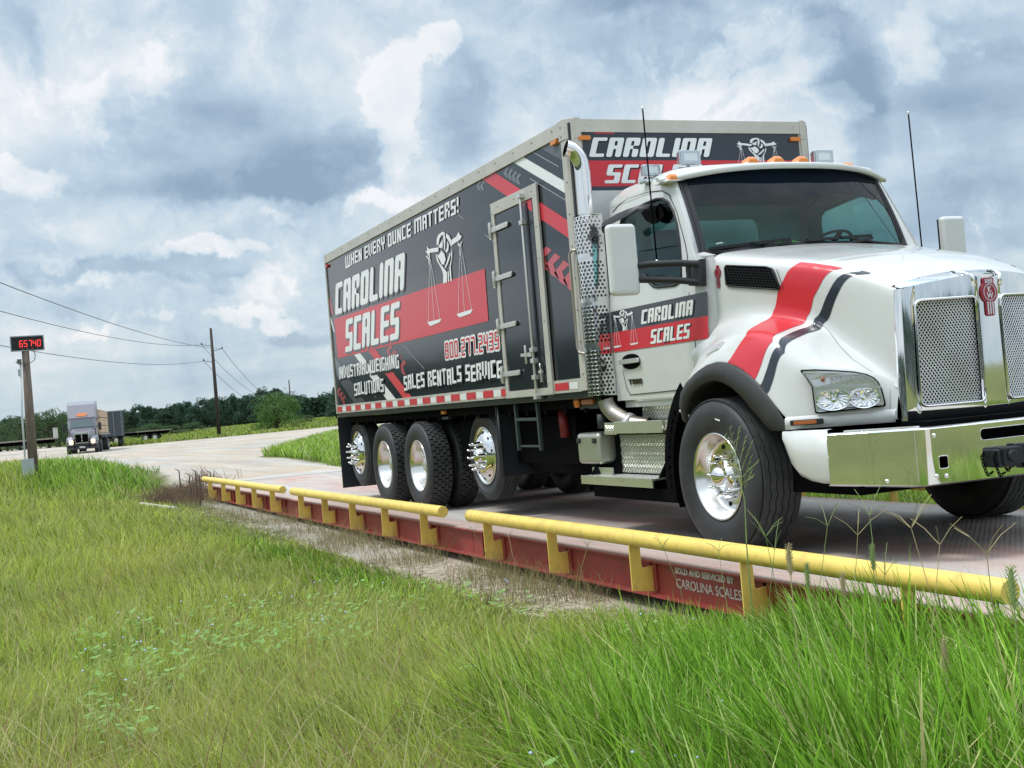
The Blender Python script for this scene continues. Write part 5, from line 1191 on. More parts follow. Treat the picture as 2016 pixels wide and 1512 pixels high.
def hz(x, y):
    x = np.asarray(x, float); y = np.asarray(y, float)
    far = sstep(-22, -34, x)
    near = -.37+.03*(fbm(x, y, .5, 3)-.5)
    z = near*(1-far)+(-.10)*far
    # the approach is level with the deck
    ap = sstep(-16.5, -19.0, x)*sstep(-1.9, -1.4, y)*sstep(2.6, 1.9, y); z = z*(1-ap)+(-.062)*ap
    ap2 = sstep(5.0, 7.0, x)*sstep(-2.6, -1.7, y)*sstep(3.4, 2.2, y); z = z*(1-ap2)+(-.01)*ap2
    z = z+sstep(-140, -260, x)*sstep(10, 60, y)*1.0
    # low grassy bank left of the road
    z = z+.16*sstep(-18, -30, x)*sstep(-75, -50, x)*sstep(-.8, -3.5, y)*sstep(-12, -6, y)
    return z
LB = np.array([(-400, -4), (-86, -4.0), (-82, -2.2), (-60, -1.6), (-45, -1.2), (-30, -1.25), (-22, -1.7), (-18.5, -2.3), (-16, -2.0), (-12.8, -2.0), (-8.2, -2.15), (-3.8, -2.38), (-1.7, -2.35), (.1, -2.2), (1.1, -2.1), (1.9, -1.62), (5.3, -1.62), (6, -1.75), (13, -1.9), (60, -3)])
def gravel(x, y):
    """1 on gravel, 0 on grass, noisy edge"""
    x = np.asarray(x, float); y = np.asarray(y, float); n = (fbm(x, y, .8, 5)-.5)*.9*np.clip(np.abs(x)/25+.3, .3, 2)
    left = np.interp(x, LB[:, 0], LB[:, 1]); yy = y+n*.5
    right = np.where(x > 6, 2.2+np.maximum(0, x-12)*.3, np.where(x > -19, 1.7, np.where(x > -26, 2.9, 3.4+np.maximum(0, -37-x)*.33)))
    cor = sstep(-.12, .12, yy-left)*sstep(.15, -.15, yy-right)
    yard = sstep(-80, -84, x+n*4)*sstep(-120-np.maximum(0, y-5)*0, -60, -200+0*x+0)*0
    farlim = np.where(y < 5, -250, np.where(y < 22, -126-(y-5)*.3, -131-(y-22)*1.0))
    yard = sstep(-79, -84, x+n*6)*sstep(-3, 3, x-farlim+n*8)*sstep(-70, -60, y)*sstep(90, 80, y)
    leftfar = sstep(-86, -90, x+n*3)*sstep(-70, -60, y)*(y < 0)*sstep(-260, -250, x)
    return np.clip(np.maximum(np.maximum(cor*(x > -84)*(x < 60), yard), leftfar), 0, 1)
def axis_pts(lims):
    out = []
    for a, b_, st_ in lims: out.append(np.arange(a, b_, st_))
    return np.unique(np.concatenate(out))
gx = axis_pts([(-2500, -400, 150), (-400, -120, 5), (-120, -40, 1.5), (-40, -18, .4), (-18, 8, .16), (8, 30, .8), (30, 600, 60)])
gy = axis_pts([(-1500, -100, 100), (-100, -14, 4), (-14, -5, .4), (-5, 5, .16), (5, 30, .8), (30, 120, 5), (120, 2000, 120)])
X_, Y_ = np.meshgrid(gx, gy, indexing='ij'); Z_ = hz(X_, Y_)+.02*(fbm(X_, Y_, 1.7, 8)-.5)*(np.abs(X_) < 60)
GRV = gravel(X_, Y_)
verts = np.stack([X_, Y_, Z_], -1).reshape(-1, 3); nx, ny = len(gx), len(gy)
ii, jj = np.meshgrid(np.arange(nx-1), np.arange(ny-1), indexing='ij'); q = np.stack([ii*ny+jj, (ii+1)*ny+jj, (ii+1)*ny+jj+1, ii*ny+jj+1], -1).reshape(-1, 4)
cellg = (GRV[:-1, :-1]+GRV[1:, :-1]+GRV[1:, 1:]+GRV[:-1, 1:]).reshape(-1)/4
def np_mesh(name, v, f, m, smooth=True, attr=None):
    me = bpy.data.meshes.new(name); me.vertices.add(len(v)); me.vertices.foreach_set('co', np.asarray(v, np.float32).ravel())
    k = f.shape[1]; me.loops.add(f.size); me.loops.foreach_set('vertex_index', f.astype(np.int32).ravel()); me.polygons.add(len(f)); me.polygons.foreach_set('loop_start', np.arange(0, f.size, k, dtype=np.int32)); me.polygons.foreach_set('loop_total', np.full(len(f), k, np.int32))
    if smooth: me.polygons.foreach_set('use_smooth', np.ones(len(f), bool))
    if attr is not None:
        for an, av in attr.items():
            if av.ndim == 1: a = me.attributes.new(an, 'FLOAT', 'POINT'); a.data.foreach_set('value', av.astype(np.float32))
            else:
                a = me.attributes.new(an, 'FLOAT_COLOR', 'POINT'); c4 = np.ones((len(av), 4), np.float32); c4[:, :3] = av; a.data.foreach_set('color', c4.ravel())
    me.update(); me.validate(clean_customdata=False) if False else None
    me.materials.append(m); o = bpy.data.objects.new(name, me); COL.objects.link(o); return o
def compact(v, f, at):
    u, inv = np.unique(f, return_inverse=True); return v[u], inv.reshape(f.shape), at[u]
def ground_material():
    m = bpy.data.materials.new('ground_soil_and_gravel'); m.use_nodes = True; nt = m.node_tree; N = nt.nodes; L = nt.links; b_ = N['Principled BSDF']; b_.inputs['Roughness'].default_value = .92; b_.inputs['Specular IOR Level'].default_value = .2
    tc = N.new('ShaderNodeTexCoord'); at = N.new('ShaderNodeAttribute'); at.attribute_name = 'gravel'
    def no(sc, det=6, rough=.6, src=None, st=None):
        n = N.new('ShaderNodeTexNoise'); n.inputs['Scale'].default_value = sc; n.inputs['Detail'].default_value = det; n.inputs['Roughness'].default_value = rough
        if st: mp = N.new('ShaderNodeMapping'); mp.inputs['Scale'].default_value = st; L.new(tc.outputs['Object'], mp.inputs[0]); L.new(mp.outputs[0], n.inputs[0])
        else: L.new(tc.outputs['Object'], n.inputs[0])
        return n.outputs[0]
    def ramp(v, *st):
        r = N.new('ShaderNodeValToRGB'); L.new(v, r.inputs[0]); e = r.color_ramp.elements
        while len(e) < len(st): e.new(.5)
        for el, (p_, c) in zip(e, st): el.position = p_; el.color = (*c, 1)
        return r.outputs[0]
    def mix(f, a, c, bt='MIX'):
        n = N.new('ShaderNodeMix'); n.data_type = 'RGBA'; n.blend_type = bt
        if isinstance(f, float): n.inputs[0].default_value = f
        else: L.new(f, n.inputs[0])
        for i, v in ((6, a), (7, c)):
            if isinstance(v, tuple): n.inputs[i].default_value = (*v, 1)
            else: L.new(v, n.inputs[i])
        return n.outputs[2]
    gr1 = ramp(no(.35, 7, .7, st=(.25, 1, 1)), (.32, (.33, .305, .28)), (.5, (.52, .49, .44)), (.66, (.66, .58, .46)))
    gr2 = ramp(no(38, 4, .8), (.30, (.20, .18, .15)), (.5, (.56, .54, .50)), (.75, (.82, .80, .74)))
    vor = N.new('ShaderNodeTexVoronoi'); vor.inputs['Scale'].default_value = 34; L.new(tc.outputs['Object'], vor.inputs[0])
    g_ = mix(.45, gr1, gr2)
    g_ = mix(ramp(no(.8, 6, .7, st=(.10, 1.6, 1)), (.42, (0, 0, 0)), (.62, (.75, .75, .75))), g_, mix(.55, g_, (.26, .25, .235)))
    g_ = mix(ramp(no(.12, 4), (.45, (0, 0, 0)), (.62, (1, 1, 1))), g_, mix(.5, g_, (.58, .42, .27)))
    g_ = mix(ramp(no(.9, 8, .75), (.55, (0, 0, 0)), (.70, (.5, .5, .5))), g_, (.30, .30, .15))
    s_ = ramp(no(2.2, 8, .7), (.3, (.060, .065, .022)), (.5, (.12, .145, .045)), (.7, (.22, .21, .085)))
    s_ = mix(ramp(no(.05, 5), (.42, (0, 0, 0)), (.6, (1, 1, 1))), s_, mix(.6, s_, (.21, .24, .07)))
    col = mix(at.outputs['Fac'], s_, g_); L.new(col, b_.inputs['Base Color'])
    bp = N.new('ShaderNodeBump'); bp.inputs['Strength'].default_value = .8; bp.inputs['Distance'].default_value = .03
    ad = N.new('ShaderNodeMath'); ad.operation = 'ADD'; L.new(no(30, 5, .8), ad.inputs[0]); L.new(vor.outputs['Distance'], ad.inputs[1]); L.new(ad.outputs[0], bp.inputs['Height']); L.new(bp.outputs[0], b_.inputs['Normal'])
    return m
gm = ground_material()
ga = GRV.reshape(-1)
v, f, a = compact(verts, q[cellg < .5], ga); o = np_mesh('ground', v, f, gm, attr={'gravel': a}); tag(o, kind='structure')
v, f, a = compact(verts, q[cellg >= .5], ga); o = np_mesh('gravel_yard', v, f, gm, attr={'gravel': a}); tag(o, kind='structure')

# ================================================================ weighbridge
def deck_material():
    m = bpy.data.materials.new('worn_deck_steel'); m.use_nodes = True; nt = m.node_tree; N = nt.nodes; L = nt.links; b_ = N['Principled BSDF']
    tc = N.new('ShaderNodeTexCoord')
    def no(sc, st=None, det=6, rough=.6):
        n = N.new('ShaderNodeTexNoise'); n.inputs['Scale'].default_value = sc; n.inputs['Detail'].default_value = det; n.inputs['Roughness'].default_value = rough
        if st: mp = N.new('ShaderNodeMapping'); mp.inputs['Scale'].default_value = st; L.new(tc.outputs['Object'], mp.inputs[0]); L.new(mp.outputs[0], n.inputs[0])
        else: L.new(tc.outputs['Object'], n.inputs[0])
        return n.outputs[0]
    def ramp(v, *st):
        r = N.new('ShaderNodeValToRGB'); L.new(v, r.inputs[0]); e = r.color_ramp.elements
        while len(e) < len(st): e.new(.5)
        for el, (p_, c) in zip(e, st): el.position = p_; el.color = (*c, 1)
        return r.outputs[0]
    def mix(f, a, c):
        n = N.new('ShaderNodeMix'); n.data_type = 'RGBA'
        if isinstance(f, float): n.inputs[0].default_value = f
        else: L.new(f, n.inputs[0])
        for i, v in ((6, a), (7, c)):
            if isinstance(v, tuple): n.inputs[i].default_value = (*v, 1)
            else: L.new(v, n.inputs[i])
        return n.outputs[2]
    grey = ramp(no(1.2, (.25, 2.2, 1), 9, .7), (.3, (.30, .29, .27)), (.5, (.43, .41, .385)), (.7, (.56, .53, .49)))
    pink = ramp(no(2.0, (.3, 2, 1), 8, .7), (.3, (.40, .25, .22)), (.6, (.52, .39, .34)), (.8, (.56, .47, .42)))
    # wheel paths are rubbed grey, the middle and the ends keep more of the red paint
    sp = N.new('ShaderNodeSeparateXYZ'); L.new(tc.outputs['Object'], sp.inputs[0])
    ab = N.new('ShaderNodeMath'); ab.operation = 'ABSOLUTE'; L.new(sp.outputs[1], ab.inputs[0])
    ce = N.new('ShaderNodeMapRange'); ce.interpolation_type = 'SMOOTHSTEP'; ce.inputs[1].default_value = 1.0; ce.inputs[2].default_value = .4; L.new(ab.outputs[0], ce.inputs[0])
    nn = ramp(no(.45, (.5, 1.6, 1), 5, .6), (.40, (0, 0, 0)), (.56, (1, 1, 1)))
    mm = N.new('ShaderNodeMath'); mm.operation = 'MULTIPLY'; L.new(ce.outputs[0], mm.inputs[0]); L.new(nn, mm.inputs[1])
    ed = N.new('ShaderNodeMapRange'); ed.interpolation_type = 'SMOOTHSTEP'; ed.inputs[1].default_value = 1.36; ed.inputs[2].default_value = 1.50; L.new(ab.outputs[0], ed.inputs[0])
    mx = N.new('ShaderNodeMath'); mx.operation = 'MAXIMUM'; L.new(mm.outputs[0], mx.inputs[0])
    e2 = N.new('ShaderNodeMath'); e2.operation = 'MULTIPLY'; e2.inputs[1].default_value = .75; L.new(ed.outputs[0], e2.inputs[0]); L.new(e2.outputs[0], mx.inputs[1])
    col = mix(mx.outputs[0], grey, pink); L.new(col, b_.inputs['Base Color']); b_.inputs['Roughness'].default_value = .8; b_.inputs['Metallic'].default_value = 0; b_.inputs['Specular IOR Level'].default_value = .12
    # checker-plate lugs
    wv = []
    for ang in (45, -45):
        mp = N.new('ShaderNodeMapping'); mp.inputs['Rotation'].default_value = (0, 0, R(ang)); L.new(tc.outputs['Object'], mp.inputs[0])
        w = N.new('ShaderNodeTexWave'); w.wave_type = 'BANDS'; w.inputs['Scale'].default_value = 9.5; L.new(mp.outputs[0], w.inputs[0]); wv.append(w.outputs['Fac'])
    mu = N.new('ShaderNodeMath'); mu.operation = 'MULTIPLY'; L.new(wv[0], mu.inputs[0]); L.new(wv[1], mu.inputs[1])
    bp = N.new('ShaderNodeBump'); bp.inputs['Strength'].default_value = .55; bp.inputs['Distance'].default_value = .006; L.new(mu.outputs[0], bp.inputs['Height']); L.new(bp.outputs[0], b_.inputs['Normal'])
    return m
deckm = deck_material()
wb = thing('weighbridge', 'long red steel weighbridge with yellow pipe guard rails under the box truck', 'weighbridge')
YN, YF = -1.665, 1.53
edges_x = [-17.75, -9.28, -1.98, 5.35]
def dzz(x): return float(dz(x))
for k in range(3):
    a, c = edges_x[k]+.006, edges_x[k+1]-.006; m = MB()
    m.add([(a, YN, dzz(a)), (c, YN, dzz(c)), (c, YF, dzz(c)), (a, YF, dzz(a)), (a, YN, dzz(a)-.012), (c, YN, dzz(c)-.012), (c, YF, dzz(c)-.012), (a, YF, dzz(a)-.012)], [(0,1,2,3),(4,7,6,5),(0,4,5,1),(1,5,6,2),(2,6,7,3),(3,7,4,0)])
    m.build('deck_plate', deckm, wb)
    for y, s in ((YN+.05, -1), (YF-.05, 1)):
        m = MB(); zt = lambda x: dzz(x)-.0125
        def strip(y0, y1, z0, z1):
            m.add([(a, y0, zt(a)+z0), (c, y0, zt(c)+z0), (c, y1, zt(c)+z0), (a, y1, zt(a)+z0), (a, y0, zt(a)+z1), (c, y0, zt(c)+z1), (c, y1, zt(c)+z1), (a, y1, zt(a)+z1)], [(0,3,2,1),(4,5,6,7),(0,1,5,4),(1,2,6,5),(2,3,7,6),(3,0,4,7)])
        strip(*sorted((y, y+s*.012)), -.235, -.012); strip(*sorted((y, y+s*.065)), -.012, 0); strip(*sorted((y, y+s*.075)), -.250, -.235)
        ch = m.build('side_channel', redsteel, wb)
        m = MB()
        for x in np.arange(a+.35, c-.2, 1.46):
            m.box(x-.006, x+.006, *sorted((y+s*.012, y+s*.06)), dzz(x)-.24, dzz(x)-.03)
        m.build_each('stiffener', redsteel, ch)
m = MB()
for x in np.arange(-17.2, 5.3, 1.2): m.box(x-.06, x+.06, YN+.1, YF-.1, dzz(x)-.25, dzz(x)-.02)
m.build('cross_beam', redsteel, wb)
m = MB()
for x in edges_x:
    for y in (-1.2, 1.1): m.box(x-.25, x+.25, y-.25, y+.25, -.5, dzz(x)-.26)
m.build('concrete_pier', mat('pier_concrete', (.35, .34, .31), .9, var=.2), wb)
def bracket(parent, x, s, zz):
    m = MB(); yb = YN+.05 if s < 0 else YF-.05; yo = 1.815 if s < 0 else 1.70
    pl = [(yb, zz-.245), (-yo*1 if s < 0 else yo, zz-.215), ((-yo) if s < 0 else yo, zz+.118), ((-yo+.012) if s < 0 else yo-.012, zz+.128), ((-yo+.03) if s < 0 else yo-.03, zz+.105), ((-yo+.085) if s < 0 else yo-.085, zz+.085), ((-yo+.088) if s < 0 else yo-.088, zz-.055), ((-yo+.105) if s < 0 else yo-.105, zz-.068), (yb, zz-.055)]
    m.poly([pl], lambda u, v, w: (x+w, u, v), .012); b_ = m.build('bracket', yellow, parent, bevel=.002)
    m = MB(); m.box(x-.05, x-.002, *sorted((yb-.0, yb+s*-.0+ (.012 if s > 0 else -.012))), zz-.23, zz-.04); m.build('bracket_foot', redsteel, b_)
    m = MB()
    for z in (-.08, -.135, -.195):
        m.lathe([(0, .016), (.012, .015), (.013, 0)], 8, 'y', (x+.03, yb+s*.028-.0, zz+z)) if s > 0 else m.lathe([(0, -.016), (.010, -.015), (.011, 0)], 8, 'y', (x+.035, yb-.014, zz+z))
    m.box(x+.012, x+.06, *sorted((yb+s*.012, yb+s*.03)), zz-.23, zz-.04)
    m.build('bracket_bolts', redsteel, b_)
rails = [(-17.25, -9.68, [-16.5, -14.95, -13.45, -11.95, -10.46], -1.765), (-8.98, -2.38, [-8.5, -7.12, -5.75, -4.38, -3.0], -1.77), (-1.62, 5.05, [-1.21, .18, 1.56, 2.95, 4.36], -1.775)]
for s in (-1, 1):
    for (a, c, bx, y) in rails:
        m = MB(); yy = y if s < 0 else 1.66; zz = .150; n_ = 24
        pth = [(x, yy, zz+dzz(x)) for x in np.linspace(a+.006, c-.006, 20)]; m.tube(pth, .0575, 20, True)
        rl = m.build('guard_rail', yellow, wb, bevel=.005, seg=2, angle=60)
        for x in bx: bracket(rl, x, s, dzz(x))
Mt = lambda x, z: Matrix(((1, 0, 0, x), (0, 0, -1, YN+.05-.0145), (0, 1, 0, z), (0, 0, 0, 1)))
lw = mat('worn_white_paint', (.62, .56, .52), .6, var=.2, vscale=60)
textmesh('SOLD AND SERVICED BY', .058, 'channel_lettering', lw, wb, Mt(1.86, -.088), .0015, .0025, 1.12)
textmesh('CAROLINA SCALES', .092, 'channel_lettering', lw, wb, Mt(1.86, -.185), .0015, .0004, 1.02)
m = MB(); m.add([(-27, -1.4, -.085), (-17.78, -1.62, -.058), (-17.78, 1.8, -.058), (-27, 2.4, -.085), (-27, -1.4, -.4), (-17.78, -1.62, -.4), (-17.78, 1.8, -.4), (-27, 2.4, -.4)], [(0,1,2,3),(0,4,5,1),(1,5,6,2),(2,6,7,3),(3,7,4,0)])
m.add([(5.38, -1.7, .008), (13, -1.7, .008), (13, 1.8, .008), (5.38, 1.8, .008), (5.38, -1.7, -.5), (13, -1.7, -.5), (13, 1.8, -.5), (5.38, 1.8, -.5)], [(0,1,2,3),(0,4,5,1),(1,5,6,2),(2,6,7,3),(3,7,4,0)])
ap = m.build('approach_slab', mat('dusty_concrete', (.44, .42, .385), .85, var=.12, vscale=1.2, dirt=.6, dirtcol=(.36, .33, .28), bump=.3, bscale=20, stretch=(.3, 1, 1)), None); tag(ap, kind='structure')
m = MB(); m.tube([(-17.9, -3.0, -.33), (-16.6, -2.82, -.34), (-15.4, -2.62, -.35)], .04, 10); o = m.build('drain_pipe', mat('chalky_pipe', (.55, .54, .5), .7, var=.15), None); tag(o, 'pale chalky pipe lying on the ground between the grass and the weighbridge end', 'pipe')

# ================================================================ display post
dp = thing('display_post', 'wooden post carrying a red digital weight display in the grass', 'post', (-29.7, -4.70, -.25))
top = Vector((-.0, .03, 4.20))
m = MB(); m.tube([(0, 0, -.2), (0, .01, 2.2), tuple(top*.97)], .17, 18, True, rads=[.145, .13, .10]); m.build('wooden_pole', woodpole, dp)
m = MB(); m.box(-.08, .08, -.345, .535, 4.10, 4.50); db = m.build('display_box', mat('display_black', (.008, .010, .014), .25), dp, bevel=.01)
m = MB(); m.poly([[(-.37, 4.075), (.56, 4.075), (.56, 4.525), (-.37, 4.525)], [(-.34, 4.105), (-.34, 4.495), (.53, 4.495), (.53, 4.105)]], frontf(.06), .04); m.build('display_frame', mat('frame_grey', (.35, .36, .38), .4, .5), db)
SEG = {'6': 'acdefg', '5': 'acdfg', '7': 'abc', '4': 'bcfg', '0': 'abcdef'}
led = mat('red_leds', (.5, .02, .02), .4, emit=(1.0, .05, .05), estr=1.3)
for k, ch in enumerate('65740'):
    m = MB(); y0 = -.12+k*.122; z0 = 4.21; w, h = .078, .17; sw_ = .020; sl = .08
    sg = {'a': (0, h, w, h), 'b': (w, h/2, w, h), 'c': (w, 0, w, h/2), 'd': (0, 0, w, 0), 'e': (0, 0, 0, h/2), 'f': (0, h/2, 0, h), 'g': (0, h/2, w, h/2)}
    for c_ in SEG[ch]:
        a, b_, c2, d2 = sg[c_]; m.bar((.085, y0+a+b_*sl, z0+b_), (.085, y0+c2+d2*sl, z0+d2), sw_, .006, up=(1, 0, 0))
    m.build('digit', led, db)
m = MB()
for k in range(4): m.poly([circ(-.05+k*.14, 4.155, .008, n=8)], frontf(.082))
m.build_each('indicator_light', led, db)
m = MB(); m.tube([(.17, -.22, -.1), (.15, -.20, 2.2), (.13, -.13, 3.7)], .028, 8); m.tube([(.19, -.08, -.1), (.18, -.10, .8)], .026, 8); m.build('conduit', pvc, dp)
m = MB(); m.box(.16, .30, -.32, .02, .45, .93); m.box(.30, .305, -.16, -.14, .45, .93); m.build('junction_box', greybox, dp, bevel=.012)
m = MB(); m.box(.1, .22, -.22, -.10, 3.70, 3.84); m.tube([(.12, -.08, 3.7), (.15, .14, 3.72), (.1, .26, 3.80), (.08, .29, 3.98), (.05, .24, 4.12)], .012, 6); m.tube([(.12, -.26, 3.76), (.12, -.14, 3.78)], .02, 6); m.build('cable', mat('cable_grey', (.12, .125, .13), .6), dp)
m = MB(); m.box(.12, .17, -.22, -.15, 3.35, 3.55); m.build('conduit_joint', greybox, dp)

# ================================================================ power line
def pole(x, y, z0, h, label, lean=(0, 0), arms=()):
    t = thing('utility_pole', label, 'utility pole', (x, y, z0), group='poles of the power line')
    m = MB(); m.tube([(0, 0, -.5), (lean[0]/2, lean[1]/2, h/2), (lean[0], lean[1], h)], .2, 10, rads=[.27, .22, .16]); m.build('pole_shaft', darkpole, t)
    dl = Vector((.264, .964, 0))
    for (zz, a, c) in arms:
        m = MB(); p = Vector((lean[0], lean[1], 0))*(zz/h)+Vector((0, 0, zz)); m.bar(p, p+dl*a+Vector((0, 0, .25)), .07); 
        q = p+dl*a+Vector((0, 0, .25)); m.lathe([(.05, 0), (.12, .05), (.06, .12), (.11, .18), (.03, .26)], 8, 'z', tuple(q)); m.build('insulator_arm', mat('arm_grey', (.10, .10, .11), .6), t)
    return t
pl1 = pole(-153, 21.55, -.05, 13.9, 'tallest dark utility pole with three insulator arms, standing at the edge of the gravel yard', (.0, .0), ((11.6, -1.3, 0), (10.9, 1.25, 0), (9.5, -1.2, 0)))
pole(-367, 80, .7, 12.8, 'middle utility pole, standing in front of the dark trees beside the bushy tree', (0, 0), ((10.2, -1.6, 0), (9.0, 1.6, 0)))
pole(-575, 141, .7, 12.6, 'farthest and smallest utility pole, in the gap between the woods', (0, 0), ((10, -1.6, 0), (9, 1.6, 0)))
pole(61, -37, -.2, 13.5, 'utility pole beside the photographer, outside the picture', (0, 0), ((11.6, -1.3, 0), (10.9, 1.25, 0), (9.5, -1.2, 0)))
wirem = mat('wire_dark', (.05, .055, .06), .5)
def wire(p0, p1, sag, label, r_=.018, n=40):
    p0, p1 = Vector(p0), Vector(p1); pts = [p0+(p1-p0)*t-Vector((0, 0, 4*sag*t*(1-t))) for t in np.linspace(0, 1, n)]; m = MB(); m.tube(pts, r_, 5, False)
    o = m.build('power_line', wirem, None, recalc=False); tag(o, label, 'power line', 'wires of the power line'); return o
e1 = Vector((.264, .964, 0)); B1, B0_, B2 = Vector((-153, 21.55, -.05)), Vector((61, -37, -.2)), Vector((-367, 80, .7))
for (a, z1, z0, z2, sg, lb0, lb1) in ((-1.3, 11.85, 12.2, 10.45, 3.75, 'upper wire of the near span, crossing the sky above the display post', 'wire from the upper left arm of the tallest pole to the middle pole'), (1.25, 11.15, 12.2, 9.25, 3.0, 'second wire of the near span, just below the upper one', 'wire from the right arm of the tallest pole to the middle pole'), (-1.2, 9.75, 10.6, 8.3, 3.75, 'lowest wire of the near span, passing behind the red digital display', 'lowest wire between the tallest pole and the middle pole')):
    wire(B1+e1*a+Vector((0, 0, z1)), B0_+e1*a+Vector((0, 0, z0)), sg, lb0, .022); wire(B1+e1*a+Vector((0, 0, z1)), B2+e1*a+Vector((0, 0, z2)), 4.6, lb1, .03)
for (a, z2, z3, lb) in ((-1.6, 10.4, 10.3, 'left wire between the middle pole and the farthest pole'), (1.6, 9.3, 9.2, 'right wire between the middle pole and the farthest pole')):
    wire(B2+e1*a+Vector((0, 0, z2)), Vector((-575, 141, .7))+e1*a+Vector((0, 0, z3)), 4.0, lb, .04)

# ================================================================ grey semi truck with its load
semi_grey = mat('semi_grey_paint', (.20, .20, .235), .3, .3, coat=.4, var=.05); semi_light = mat('semi_roof_paint', (.27, .26, .30), .3, .2, coat=.3)
HD = R(-6.5)
semi = thing('semi_truck', 'grey semi truck with headlights on, driving towards the weighbridge', 'truck', (-91.5, .75, -.10), HD)
def loft(m, secs, smooth=False):
    rows = [[(x, y, z) for (y, z) in pr] for x, pr in secs]; m.grid(rows, smooth)
    m.add(rows[0], [tuple(range(len(rows[0])))]); m.add(rows[-1], [tuple(range(len(rows[0])))])
sec = lambda w, z0, z1, c=.12: [(-w, z0), (-w, z1-c), (-w+c, z1), (w-c, z1), (w, z1-c), (w, z0)]
m = MB(); loft(m, [(-2.3, sec(1.08, .95, 2.75)), (-4.3, sec(1.08, .95, 2.75))]); loft(m, [(-1.95, sec(1.02, 1.1, 2.0)), (-2.3, sec(1.08, 1.0, 2.75))]); m.build('cab', semi_grey, semi)
m = MB(); loft(m, [(-2.25, sec(1.0, 2.72, 2.84, .05)), (-2.75, sec(1.08, 2.72, 3.85, .1)), (-3.3, sec(1.10, 2.72, 4.08, .1)), (-4.35, sec(1.14, 2.6, 4.15, .1))]); m.build('roof_fairing', semi_light, semi)
m = MB(); m.poly([[(-.42, 2.98), (-.30, 3.18), (.38, 3.18), (.46, 3.05), (.30, 2.95), (-.1, 2.93)]], lambda u, v, w: (-2.235-(v-2.84)*.47+.03, u, v), .02); m.build('orange_decal', mat('orange_vinyl', (.75, .24, .08), .4), semi)
m = MB(); m.poly([rrect(-.86, .86, 2.08, 2.62, .08, 3)], lambda u, v, w: (-1.78-(v-2.0)*.72+.10-abs(u)**2*.1, u, v), .02); m.build('windshield', mat('semi_glass', (.05, .09, .10), .06, coat=.5), semi)
m = MB(); loft(m, [(-2.1, sec(.98, 1.9, 2.1, .05)), (-1.72, sec(.94, 1.5, 2.02, .08))]); loft(m, [(-1.75, sec(.93, 1.0, 2.02, .2)), (-.9, sec(.78, .95, 1.88, .22)), (-.28, sec(.60, .78, 1.70, .2)), (-.12, sec(.56, .78, 1.6, .15))]); m.build('hood', semi_grey, semi)
for s in (-1, 1):
    m = MB(); loft(m, [(-1.75, [(s*.8, .7), (s*.8, 1.2), (s*.9, 1.28), (s*1.15, 1.15), (s*1.18, .95)]), (-1.1, [(s*.8, .7), (s*.75, 1.35), (s*.85, 1.42), (s*1.16, 1.3), (s*1.2, 1.1)]), (-.5, [(s*.7, .7), (s*.62, 1.3), (s*.75, 1.35), (s*1.1, 1.22), (s*1.15, .75)]), (-.2, [(s*.6, .7), (s*.58, 1.15), (s*.68, 1.15), (s*.95, 1.05), (s*.98, .72)])], False); m.build('fender', semi_grey, semi)
    m = MB(); m.lathe([(0, .05), (.10, .05), (.17, .02), (.18, -.02)], 16, 'x', (-.16, s*.80, .94)); m.build('headlight', mat('lit_headlight', (.9, .85, .7), .3, emit=(1, .70, .42), estr=2.6), semi)
    m = MB(); m.box(-1.75, -1.6, *sorted((s*1.22, s*1.44)), 1.75, 2.35); m.bar((-1.68, s*1.0, 2.0), (-1.68, s*1.25, 2.05), .05); m.build('mirror', blackplastic, semi, bevel=.03)
    for x in (-.95, -5.1, -6.4):
        w = MB(); yy = s*(1.02 if x > -2 else .98); w.lathe(tyre_profile(.52, .30 if x > -2 else .55), 24, 'y', (0, 0, 0)); wh = w.build('wheel', rubber_side, semi, loc=(x, yy, .52))
        w = MB(); w.lathe([(.30, s*.12), (.2, s*.06), (.1, s*.14), (0, s*.15)], 20, 'y'); w.build('rim', satin, wh)
m = MB(); m.poly([rrect(-.53, .53, .82, 1.62, .08, 3), rrect(-.47, -.04, .90, 1.52, .04, 2)[::-1], rrect(.04, .47, .90, 1.52, .04, 2)[::-1]], frontf(-.10), .05); m.build('grille_frame', mat('semi_chrome', (.8, .82, .86), .15, .9), semi)
m = MB(); m.box(-.11, -.095, -.5, .5, .86, 1.56); m.build('grille', chassis, semi)
m = MB(); m.box(-.12, .06, -1.12, 1.12, .38, .72); m.build('bumper', mat('semi_bumper', (.06, .065, .075), .35, .4), semi, bevel=.05)
m = MB()
for z in (.62, .92): m.tube([(.02, -1.05, z), (.22, -.95, z), (.26, 0, z), (.22, .95, z), (.02, 1.05, z)], .03, 8)
for y in (-.55, .55): m.tube([(.24, y, .45), (.25, y, 1.15)], .03, 8)
m.tube([(.24, -.55, 1.15), (.25, .55, 1.15)], .03, 8); m.build('grille_guard', chassis, semi)
m = MB(); m.box(.07, .08, -.2, .2, .48, .62); m.build('licence_plate', white_vinyl, semi)
for y in (-.6, -.2, 0, .2, .6):
    m = MB(); m.box(-2.3, -2.2, y-.04, y+.04, 2.84, 2.9); m.build('roof_marker_lamp', mat('pale_marker', (.8, .7, .6), .3), semi)
m = MB(); m.box(-7.2, -4.3, -.45, .45, .75, 1.0); m.box(-3.9, -2.4, -1.15, 1.15, .45, .95); m.tube([(-4.5, -1.0, 1.0), (-4.5, -1.0, 3.6)], .08, 8); m.build('chassis_frame', chassis, semi)
